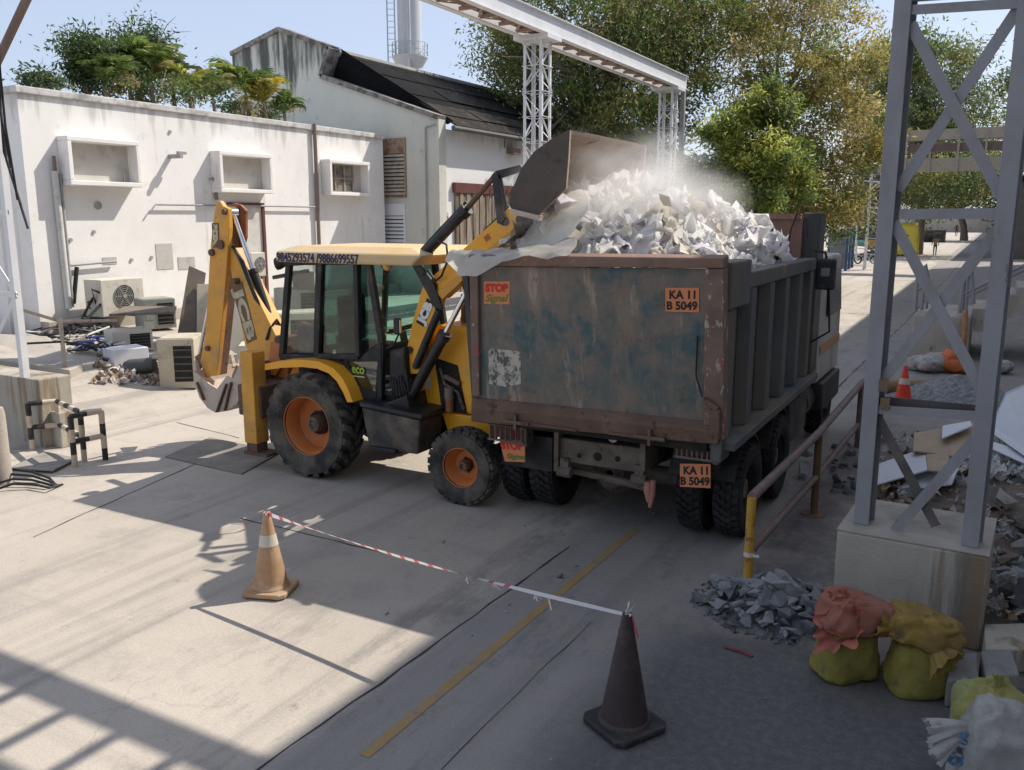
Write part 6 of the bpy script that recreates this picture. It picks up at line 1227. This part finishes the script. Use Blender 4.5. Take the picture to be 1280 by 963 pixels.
frill(t_, PY(1112, 785, c2_.y - .08), (-.75, -.2, .45), .09, .12, m_sb, 7); frill(t_, PY(1168, 812, c2_.y - .1), (.6, -.35, -.35), .10, .12, m_sb, 8, 'torn_corner', 60)
s5 = G(1234, 938, .12); tz = HV(862, 1234, s5); t_, r_ = sack('pale yellow green plastic sack tied at the top on the blocks', (s5.x, s5.y + .12, (tz + .10) / 2), (.42, .34, tz - .10), yw, m_sg, 5, 0, .045, fr=6, e=.75)
frill(t_, (s5.x + .03, s5.y + .10, tz - .03), (.05, 0, 1), .045, .11, m_sg, 9, 'tied_neck', 60, .3)
s6 = G(1232, 1015); tz = HV(898, 1232, s6); t_, r_ = sack('dirty white woven sack with blue letters at the bottom right corner', (s6.x + .04, s6.y + .17, tz / 2), (.46, .36, tz + .02), yw - .2, m_sw, 6, .06, .045, fr=5, e=.6)
frill(t_, PY(1212, 912, s6.y + .06), (-.85, -.25, -.15), .08, .22, m_sw, 10, n=110, spread=.6); frill(t_, PY(1200, 922, s6.y + .02), (-.8, -.3, -.5), .05, .16, m_sw, 12, 'frayed_edge', n=90, spread=.8)
d_ = Vector((cY, sY, 0)); nrm = Vector((sY, -cY, 0)); q = G(1222, 958, .22); o = bpy.data.objects
m_blue = mat('blue_sack_print', (.05, .16, .30), .7, 0, .2, 12, (.4, .4, .38), .8, 14, (.5, .6), bump=0)
qq = PY(1212, 966, s6.y - .01); text('SUP', .19, qq, (Vector((.25, .1, .95))), (-.92, -.15, .25), m_blue, t_, 'lettering', .006, .22, .002)
# concrete kerb blocks
KG = 'concrete blocks beside the sacks'
def kblock(label, px4, z, h, m=m_conc): P = [G(x, y, z) for x, y in px4]; g = MB(); g.hull([p - Vector((0, 0, h)) for p in P], P); solo(g, 'concrete_block', m, label, 'concrete block', KG, loc=sum(P, Vector()) / 4, bevel=.015)
m_blk = mat('grey_cast_block', (.25, .245, .235), .9, 0, .15, 2, (.14, .13, .12), .7, 4, bump=.35, bs=60)
kblock('grey concrete block right of the golden sack', [(1184, 850), (1224, 847), (1222, 815), (1184, 817)], .22, .215, m_blk); kblock('grey concrete block in the corner behind the tied sack', [(1232, 846), (1275, 843), (1264, 811), (1226, 813)], .25, .245, m_blk); kblock('low brown stained block right of the pedestal', [(1232, 812), (1300, 812), (1296, 778), (1230, 780)], .20, .195, m_concd); kblock('long grey block under the pale yellow sack', [(1188, 935), (1270, 940), (1262, 880), (1188, 880)], .12, .115, m_blk)
# ================================================================== stones
RS = random.Random(21)
def rockmesh(seed, slabby):
    rs = random.Random(seed); b = bmesh.new(); n_ = 10; vs = []
    for _ in range(n_): v = Vector((rs.gauss(0, 1), rs.gauss(0, 1), rs.gauss(0, 1))).normalized(); vs.append(b.verts.new((v.x * .5 * rs.uniform(.75, 1), v.y * .38 * rs.uniform(.7, 1), v.z * (.19 if slabby else .28))))
    bmesh.ops.convex_hull(b, input=b.verts); bmesh.ops.bevel(b, geom=list(b.edges), offset=.006, segments=1, affect='EDGES', clamp_overlap=True)
    me = bpy.data.meshes.new('stone'); b.to_mesh(me); b.free(); return me
m_stone = [mat('blue_grey_stone', (.235, .242, .245), .8, 0, .3, 4, (.27, .27, .27), .7, 5, bump=.4, bs=14), mat('dark_grey_stone', (.13, .138, .145), .8, 0, .3, 4, (.18, .175, .17), .6, 5, bump=.4, bs=14), mat('brown_rubble', (.15, .12, .10), .9, 0, .3, 4, (.24, .2, .17), .7, 5, bump=.5, bs=14), mat('pale_rubble', (.34, .32, .29), .9, 0, .2, 4, (.2, .18, .16), .7, 5, bump=.5, bs=14)]
rocks = []
for i in range(12): me = rockmesh(100 + i, i % 2 == 0); me.materials.append(m_stone[i % 4 if i < 8 else (i % 2)]); rocks.append(me)
def stone(p, s, ids, label, grp, nm='stone', cat='stone'):
    o = bpy.data.objects.new(nm, rocks[RS.choice(ids)]); COL.objects.link(o); o.location = p; o.rotation_euler = (RS.uniform(-.6, .6), RS.uniform(-.6, .6), RS.uniform(0, 6.28)); k = s * RS.uniform(.8, 1.2); o.scale = (k, k, k * RS.uniform(.8, 1.2)); tag(o, label, cat, grp)
hc = G(972, 762)
for i in range(142):
    a, r = RS.uniform(0, 6.28), RS.random() ** .6; x, y = hc.x + math.cos(a) * r * .66, hc.y + math.sin(a) * r * .52; z = .20 * (1 - r) ** .8 + .02
    stone((x, y, z + .01), RS.choice((.16, .19, .22, .27, .32, .38)) * (1.08 - .4 * r), (0, 1, 4, 5, 8, 9, 10, 11, 0, 4), 'broken blue grey stone in the heap by the yellow post', 'stones heaped beside the yellow post')
g = MB(); nn = 22
for i in range(nn + 1):
    for j in range(nn + 1): x, y = (i / nn - .5) * 1.6, (j / nn - .5) * 1.4; r = math.hypot(x / .62, y / .5) * (1 + .35 * mnoise.noise(Vector((x * 3.5, y * 3.5, 7)))); g.v.append(Vector((hc.x + x, hc.y + y, max(-.03, .17 * (1 - r)) + .015 * mnoise.noise(Vector((x * 9, y * 9, 0))))))
g.f = [[i * (nn + 1) + j, (i + 1) * (nn + 1) + j, (i + 1) * (nn + 1) + j + 1, i * (nn + 1) + j + 1] for i in range(nn) for j in range(nn)]; g.mi = [0] * len(g.f)
R2.seed(77)
for _ in range(520): a, r = R2.uniform(0, 6.28), R2.random() ** .5 * 1.12; q = Vector((hc.x + math.cos(a) * r * .68, hc.y + math.sin(a) * r * .58, .012 + max(0, .17 * (1 - r)))); scrap(g, q, R2.choice((.02, .03, .04, .055)), 0)
tag(g.build('gravel', m_stone[1], recalc=False), 'fine grit between the stones of the heap', 'gravel', None, 'stuff')
def scatter(n_, box, zr, sz, ids, label, grp):
    for _ in range(n_): p = G(RS.uniform(box[0], box[2]), RS.uniform(box[1], box[3])); p.z = RS.uniform(*zr); stone(p, RS.choice(sz), ids, label, grp)
RG2 = 'rubble pieces behind the pedestal'
scatter(48, (1090, 606, 1240, 655), (.0, .12), (.18, .24, .3, .36, .45), (2, 6, 1, 5, 3, 7, 2, 6, 7), 'brown broken masonry piece in the rubble behind the tower', RG2)
scatter(44, (1236, 608, 1300, 780), (.02, .25), (.2, .26, .34, .42, .5), (1, 5, 0, 2, 2, 6, 6, 3), 'dark broken masonry piece right of the pedestal', 'rubble pieces right of the pedestal')
scatter(30, (1040, 556, 1092, 618), (.0, .05), (.10, .14, .18, .24), (1, 5, 9, 11), 'dark slate fragment between handrail and tower', 'slate fragments by the handrail')
scatter(20, (480, 570, 860, 800), (.005, .012), (.03, .04, .05, .06), (0, 3, 7, 4), 'small stone chip lying on the shaded road', 'chips scattered on the road')
scatter(8, (790, 690, 1010, 900), (.004, .01), (.02, .03, .04), (0, 1, 3, 4), 'tiny stone chip on the dusty shoulder', 'chips scattered on the shoulder')
stone(G(700, 722) + Vector((0, 0, .02)), .11, (2,), 'lone brown lump of mortar beside the yellow line', None); stone(G(1003, 597) + Vector((0, 0, .12)), .42, (0,), 'large pale stone block standing behind the handrail', None); stone(G(1012, 580) + Vector((0, 0, .12)), .4, (4,), 'grey stone block behind the handrail post', None)
g = MB(); q = G(905, 810); g.tube([q + Vector((0, 0, .01)), q + Vector((.15, -.02, .015)), q + Vector((.24, -.05, .01))], .012, 6); solo(g, 'red_cord', mat('dull_red_cord', (.20, .05, .05), .8), 'short red cord lying on the shoulder before the stone heap', 'cord', None, loc=q)
# heap of rubble under the right pieces
g = MB(); o0 = G(1180, 630); nn = 30
for i in range(nn + 1):
    for j in range(nn + 1): x, y = -1.6 + 4.6 * i / nn, -1.6 + 5.2 * j / nn; r = math.hypot((x - .9) / 1.9, (y - .2) / 2.2); g.v.append(Vector((o0.x + x, o0.y + y, max(-.02, .24 * (1 - r)) + .03 * mnoise.noise(Vector((x * 5, y * 5, 1))))))
g.f = [[i * (nn + 1) + j, (i + 1) * (nn + 1) + j, (i + 1) * (nn + 1) + j + 1, i * (nn + 1) + j + 1] for i in range(nn) for j in range(nn)]; g.mi = [0] * len(g.f)
tag(g.build('rubble', m_stone[2], recalc=False), 'bed of earth and crushed masonry behind the tower', 'rubble', None, 'stuff')
# boards and tiles
m_bw = mat('white_board_face', (.66, .68, .72), .5, 0, .05, 2, (.45, .43, .4), .5, 3, (.55, .75), bump=.03); m_bt = mat('tan_board_back', (.44, .33, .23), .75, 0, .12, 2, (.32, .24, .17), .6, 4)
BG = 'discarded boards on the rubble'
def board(label, pts, m): slab3('discarded_board', label, 'board', [G(x, y, z) for x, y, z in pts], .022, m, BG)
board('long white board at the left front of the board pile', [(1094, 608, .22), (1160, 589, .40), (1156, 562, .42), (1094, 583, .26)], m_bw); board('tan board end next to the long white board', [(1160, 590, .41), (1186, 592, .44), (1187, 552, .48), (1156, 561, .43)], m_bt); board('narrow white board lowest in front of the pile', [(1121, 615, .16), (1190, 607, .26), (1202, 578, .38), (1140, 596, .22)], m_bw); board('wide tan board at the back of the pile', [(1141, 565, .46), (1215, 575, .42), (1218, 530, .55), (1142, 543, .5)], m_bt); board('small white board piece on top of the tan board', [(1177, 550, .58), (1215, 534, .62), (1213, 528, .62), (1178, 534, .6)], m_bw)
board('large white board leaning at the right edge', [(1236, 540, .5), (1290, 578, .45), (1290, 478, .9), (1258, 492, .85)], m_bw); board('pale board lying under the leaning one', [(1240, 563, .42), (1300, 590, .4), (1300, 572, .42), (1238, 553, .45)], m_bw)
g = MB(); R2.seed(9)
for _ in range(420): p = G(R2.uniform(1192, 1300), R2.uniform(572, 622), .0); p.z = .24 + R2.uniform(0, .14); scrap(g, p, R2.choice((.05, .07, .1, .14)), R2.choices((1, 2, 3, 4), (5, 2, 2, 2))[0])
for _ in range(900): p = G(R2.uniform(1078, 1310), R2.uniform(556, 790), .0); p.z = .10 + R2.uniform(0, .12); scrap(g, p, R2.choice((.04, .06, .09, .13)), R2.choices((0, 4, 5, 3), (5, 2, 3, 1))[0])
tag(g.build('tile_litter', mp, recalc=False), 'white broken tile and plaster litter at right', 'litter', None, 'stuff')
# pipe, gravel heap, bags
g = MB(); a, b = G(1106, 484, .12), G(1192, 484, .12); g.tube([a, b], .14, 14); solo(g, 'fallen_pipe', mat('brown_rusty_pipe', (.26, .17, .09), .8, 0, .25, 2, (.14, .09, .06), .8, 3), 'rusty brown pipe lying across the ground behind the red cone', 'pipe', None, loc=a.lerp(b, .5), smooth=40)
def mound(name, px, py, rx, ry, h, m, label, kind='stuff'):
    c = G(px, py); g = MB(); nn = 34
    for i in range(nn + 1):
        for j in range(nn + 1): x, y = (i / nn * 2 - 1), (j / nn * 2 - 1); r = math.hypot(x, y); g.v.append(c + Vector((x * rx, y * ry, max(-.03, h * (1 - r)) + .05 * mnoise.noise(Vector((x * 12, y * 12, 2))))))
    g.f = [[i * (nn + 1) + j, (i + 1) * (nn + 1) + j, (i + 1) * (nn + 1) + j + 1, i * (nn + 1) + j + 1] for i in range(nn) for j in range(nn)]; g.mi = [0] * len(g.f)
    tag(g.build(name, m, recalc=False), label, 'gravel', None, kind)
m_grav = mat('grey_gravel', (.24, .25, .26), .9, 0, .4, 14, (.12, .125, .13), .8, 20, (.45, .6), bump=.9, bs=25)
mound('gravel', 1195, 500, 1.2, 1.5, .5, m_grav, 'grey gravel heap behind the grey tower')
def farbag(label, px, py, w_, h, m, seed):
    w_ *= .72; h *= .72
    c = G(px, py); sack(label, (c.x, c.y + .3, h / 2), (w_, .7, h), yw, m, seed, 0, .10, None, 'bags dumped by the stair block', .8, 2.5)
farbag('crumpled white bag beside the orange bag', 1152, 467, .7, .45, m_sw, 31); farbag('grey crumpled bag in front of the stair block', 1170, 466, .8, .55, mat('grey_bag', (.34, .31, .27), .7), 32); farbag('bright orange bag in front of the stair block', 1190, 468, .8, .62, mat('orange_bag', (.50, .14, .05), .7, 0, .3, 6), 33); farbag('pale bag at the right edge behind the rubble', 1246, 468, .6, .4, m_sw, 35)
# ================================================================== stair block with pipe railings
sb = G(1137, 446); z1 = HV(393, 1137, sb); ste = thing('concrete_stair', 'pale concrete landing block with stair rising to the right building', 'stairs', sb)
xr = PY(1212, 420, sb.y).x; g = MB(); g.bx(sb.x, xr, sb.y, sb.y + 3.2, 0, z1); g.build('landing', m_conc, ste, bevel=.03)
g = MB(); ns = 9
for k in range(ns): g.bx(xr + .002 + k * .3, xr + .3 + k * .3, sb.y + .2, sb.y + 3.0, max(0, z1 + (k - 2) * .18), z1 + (k + 1) * .18)
g.build('flight', m_conc, ste)
def prail(label, pts, posts, Y, grp='pipe railings on the stair'):
    P = [PY(x, y, Y) for x, y in pts]; t = thing('pipe_railing', label, 'railing', P[0], grp); g = MB(); g.tube(P, .045, 8); g.build('rail', m_gsteel, t)
    for (x0, y0, x1, y1) in posts: g = MB(); g.tube([PY(x0, y0, Y), PY(x1, y1, Y)], .04, 8); g.build('post', m_gsteel, t)
prail('short pipe railing on the left of the landing', [(1144, 390), (1147, 346), (1157, 331), (1163, 360)], [(1157, 332), (1152, 388)][:0] + [(1157, 332, 1152, 388), (1160, 345, 1158, 386), (1146, 362, 1160, 358)], sb.y + .3)
prail('pipe railing climbing the stair to the right', [(1199, 392), (1208, 330), (1214, 336), (1217, 380)], [(1204, 365, 1202, 392), (1210, 340, 1207, 393), (1205, 367, 1282, 331), (1206, 372, 1282, 337)], sb.y + .25)
g = MB(); a, b = PY(1204, 440, sb.y - .2), PY(1207, 388, sb.y - .2); g.cyl(a, b, .06, None, 10); solo(g, 'warning_post', mat('orange_brown_post', (.42, .18, .08), .7, 0, .3, 6, (.5, .42, .36), .8, 5), 'orange brown post standing before the stair block', 'post', None, loc=a)
# ================================================================== far end of the road
def fbox(name, label, cat, px0, px1, yt, yb, dep, m, grp=None, lines=0, base=None):
    b = G((px0 + px1) / 2, base or yb); d = math.hypot(b.x, b.y); w_ = (px1 - px0) * d / FPX; h = HV(yt, (px0 + px1) / 2, b); rot = Matrix.Rotation(math.atan2(-b.x, b.y), 3, 'Z'); c = Vector((b.x, b.y, h / 2)) + rot @ Vector((0, dep / 2, 0))
    g = MB(); g.box(c, (w_, dep, h), rot)
    for k in range(lines): g.box(c + rot @ Vector((0, -dep / 2 - .02, h * (-.4 + .8 * k / max(1, lines - 1)))), (w_ * 1.02, .05, h * .04), rot)
    return solo(g, name, m, label, cat, grp, loc=b, bevel=.02)
fbox('grey_crate', 'grey slatted crate beyond the truck cab', 'crate', 1034, 1055, 287, 316, 1.6, mat('grey_crate_paint', (.22, .23, .25), .6), None, 4, 336)
for k, x in enumerate((1055, 1059, 1063)): fbox('blue_board', ('blue board standing nearest the grey crate', 'blue board in the middle of three beyond the truck', 'blue board on the right of three beyond the truck')[k], 'board', x, x + 3.2, 286, 339 - k * 2, .3, mat('blue_board_paint', (.05, .11, .22), .5, 0, .2, 2), 'blue boards beyond the truck')
fbox('green_cabinet', 'pale green cabinet under the distant tree', 'cabinet', 1072, 1083, 284, 310, 1.2, mat('green_cabinet_paint', (.14, .38, .32), .5)); fbox('yellow_crate', 'small ochre crate beside the green cabinet', 'crate', 1085, 1097, 287, 312, 1.0, mat('ochre_paint', (.42, .28, .08), .6))
def tarp(label, px, yt, yb, wpx, m, seed): b = G(px, yb); d = math.hypot(b.x, b.y); h = HV(yt, px, b); w_ = wpx * d / FPX; t = thing('tarpaulin_stack', label, 'covered stack', b, 'covered stacks along the far road'); blob((b.x, b.y + w_ * .4, h / 2), (w_, w_ * 1.3, h), Matrix.Rotation(YAW * .2, 3, 'Z'), seed, .12, .35, 1.5).build('cover', m, t, smooth=80, recalc=False)
tarp('bright yellow covered stack beside the far road', 1131, 280, 320, 24, mat('yellow_tarpaulin', (.72, .58, .08), .5, 0, .1, 2, bump=.3, bs=4), 41); tarp('pale pink wrapped stack behind the yellow cover', 1144, 281, 317, 10, mat('pink_wrap', (.62, .5, .46), .5, 0, .1, 2, bump=.3, bs=4), 42)
def bike(label, px, py, yaw):
    c = G(px, py); t = thing('motorcycle', label, 'motorcycle', c, 'motorcycles parked beside the far road'); rot = Matrix.Rotation(yaw, 3, 'Z'); P = lambda x, y, z: c + rot @ Vector((x, y, z))
    for x in (-.62, .62): g = MB(); g.lathe(P(x, 0, .3), rot @ Vector((0, 1, 0)), [(.30, -.05), (.30, .05), (.22, .05), (.22, -.05)], 20); g.build('wheel', m_rubd, t)
    g = MB(); g.bar(P(-.5, 0, .72), P(.1, 0, .78), .24, .12); g.build('seat', m_blackm, t, bevel=.03); g = MB(); g.box(P(.25, 0, .82), (.45, .26, .22), rot); g.box(P(0, 0, .45), (.4, .25, .35), rot); g.bar(P(-.62, 0, .3), P(-.2, 0, .6), .1, .06); g.build('body', m_tank, t, bevel=.04); g = MB(); g.tube([P(.62, 0, .3), P(.42, 0, 1.0), P(.38, .32, 1.06)], .025, 6); g.tube([P(.42, 0, 1.0), P(.38, -.32, 1.06)], .025, 6); g.build('handlebar', m_black, t)
bike('dark motorcycle parked nearest the truck cab', 1082, 330, .6); bike('motorcycle parked under the yellowing tree', 1091, 322, .7); bike('distant motorcycle beside the walking man', 1158, 303, .4)
# steel frame left of the road and the distant pipe bridge
fx = G(1066, 332); sf = thing('access_scaffold', 'white steel access frame left of the distant road', 'scaffold', fx); d0 = math.hypot(fx.x, fx.y)
g = MB()
F_ = lambda x, y, dd=0: AT(x, y, d0 + dd)
for x in (1064, 1070, 1100): g.bar(F_(x, 326), F_(x + 2, 196), .12, .12)
for y in (225, 258, 200): g.bar(F_(1062, y), F_(1104, y + 3), .1, .1); g.bar(F_(1064, y, 2), F_(1104, y + 3, 2), .08, .08)
g.bar(F_(1066, 250), F_(1102, 228), .07, .07); g.bar(F_(1066, 252), F_(1100, 270), .07, .07); g.bar(F_(1062, 196), F_(1104, 190), .5, .06); g.build('frame', m_wsteel, sf)
g = MB(); P = [F_(1068, 205, 1.8), F_(1104, 205, 1.8), F_(1104, 300, 1.8), F_(1068, 300, 1.8)]; g.prism(P, (0, .2, 0)); g.build('dark_cladding', m_tank, sf)
YB2 = 62; q0, q1 = PY(1126, 165, YB2), PY(1300, 152, YB2); pb = thing('pipe_bridge', 'rusty cream pipe bridge crossing the far road before the trees', 'pipe bridge', (q0.x, YB2, 0))
m_bcr = mat('cream_bridge_paint', (.42, .37, .30), .7, 0, .15, 2, (.25, .2, .16), .7, 2)
for (ya, yb, m_) in ((163, 176, m_bcr), (180, 190, m_brown), (198, 214, m_bcr)):
    g = MB(); a, b = PY(1098, ya + 2, YB2), PY(1098, yb + 2, YB2); g.bx(a.x, 4.5, YB2, YB2 + .8, b.z, a.z); g.build('girder', m_, pb)
for x in (1135, 1165, 1200, 1235, 1262): g = MB(); a, b = PY(x, 162, YB2 - .1), PY(x, 216, YB2 - .1); g.bx(a.x - .06, a.x + .06, YB2 - .08, YB2 - .003, b.z, a.z); g.build('stiffener', m_bcr, pb)
g = MB(); a = PY(1100, 165, YB2); lattice(Vector((a.x, YB2 + .4, 0)), .4, 0, PY(1100, 218, YB2).z, 'support', pb, m_wsteel, 6)
# far wall, parked shapes
b = G(1195, 291); fw = MB(); fw.bx(-34, 6, b.y + 4, b.y + 4.6, 0, HV(272, 1195, b)); solo(fw, 'boundary_wall', m_conc, 'pale boundary wall closing the far end of the road', 'wall', None, loc=(-14, b.y + 4, 0))
fbox('parked_van', 'dark parked vehicle under the trees at the far left of the road', 'vehicle', 1150, 1178, 288, 303, 3, m_tank, None, 2)
# people
def person(label, px, pyf, pyh, cl, step, seed):
    b = G(px, pyf); h = HV(pyh, px, b); k = h / 1.72; V_ = [(0, 0, .95), (0, 0, 1.2), (0, 0, 1.42), (0, 0, 1.52), (0, .01, 1.63), (.10, 0, .88), (.12, step, .48), (.12, step * 1.2, .06), (.12, step * 1.2 + .12, .04), (-.10, 0, .88), (-.12, -step, .48), (-.12, -step * 1.6, .08), (-.12, -step * 1.6 + .12, .05), (.19, 0, 1.40), (.25, -step * .7, 1.12), (.26, -step * .5 + .1, .88), (-.19, 0, 1.40), (-.25, step * .7, 1.12), (-.26, step * .9 + .1, .88)]
    E_ = [(0, 1), (1, 2), (2, 3), (3, 4), (0, 5), (5, 6), (6, 7), (7, 8), (0, 9), (9, 10), (10, 11), (11, 12), (2, 13), (13, 14), (14, 15), (2, 16), (16, 17), (17, 18)]
    rad = [.15, .15, .13, .06, .105, .095, .07, .05, .04, .095, .07, .05, .04, .07, .05, .035, .07, .05, .035]
    me = bpy.data.meshes.new('person'); me.from_pydata([Vector(v) * k for v in V_], E_, []); o = bpy.data.objects.new('person', me); COL.objects.link(o); o.location = b; o.rotation_euler = (0, 0, .2)
    sk = o.modifiers.new('s', 'SKIN'); ss = o.modifiers.new('u', 'SUBSURF'); ss.levels = 1; ss.render_levels = 1
    for i, r in enumerate(rad): me.skin_vertices[0].data[i].radius = (r * k, r * k * .8)
    me.skin_vertices[0].data[0].use_root = True
    t = NT('clothing'); sp = t.n('ShaderNodeSeparateXYZ'); t.l(t.tc, sp.inputs[0]); c_ = t.mix(t.rng(sp.outputs[2], .93 * k, .95 * k), cl[1], cl[0]); c_ = t.mix(t.rng(sp.outputs[2], 1.5 * k, 1.51 * k), c_, (.16, .09, .06)); c_ = t.mix(t.rng(sp.outputs[2], 1.64 * k, 1.65 * k), c_, (.01, .01, .01)); me.materials.append(t.done(t.bsdf(c_, .8)))
    tag(o, label, 'person')
person('person in a tan shirt and dark trousers walking away on the sunny road', 1168, 319.7, 295.6, ((.36, .27, .17), (.03, .03, .035)), .16, 1)
person('more distant person in dark red clothing near the end of the road', 1195, 295.6, 279.9, ((.10, .045, .04), (.04, .03, .03)), .12, 2)
# ================================================================== right building shading the road; far shed added to carry the shade on
XB = 2.6; HB = (XB + 3.74) / .46
m_fac = mat('bounce_white_facade', (.72, .70, .67), .9, 0, .1, .5, (.5, .48, .45), .7, .6, (.5, .7), (1, 1, .2), bump=.2)  # facade made white to bounce light into the shaded road
rb = thing('factory_building', 'tall white rendered factory building along the right side of the road', 'building', (XB + 6, 30, 0))
g = MB(); g.bx(XB, XB + 14, -28, 76, 0, HB); g.build('wall', m_fac, rb)
g = MB(); g.bx(XB - .0, XB + 14, -28.1, 76.1, HB + .002, HB + .15); g.build('parapet_coping', m_coping, rb)
for fl in range(3):
    for k in range(20):
        y = -22 + k * 4.9; z = 2.2 + fl * 4.6; g = MB(); g.bx(XB - .04, XB - .002, y, y + 2.2, z, z + 1.6); w0 = g.build('window', m_gsteel, rb); g = MB(); g.bx(XB - .046, XB - .041, y + .1, y + 2.1, z + .1, z + 1.5); g.build('pane', m_under, w0)
X2 = -.1; H2_ = (X2 + 3.2) / .46
r2 = thing('far_shade_shed', 'low long shed added to cast shade along the right of the distant road', 'building', (X2 + 5, 170, 0)); g = MB(); g.bx(X2 + .8, X2 + 12, 84, 262, 0, H2_ - .4); g.build('wall', mat('dark_shed_cladding', (.075, .07, .065), .8, 0, .3, 1), r2); g = MB(); g.bx(X2, X2 + 12.4, 83.5, 262.5, H2_ - .398, H2_); g.build('roof', m_rdark, r2)
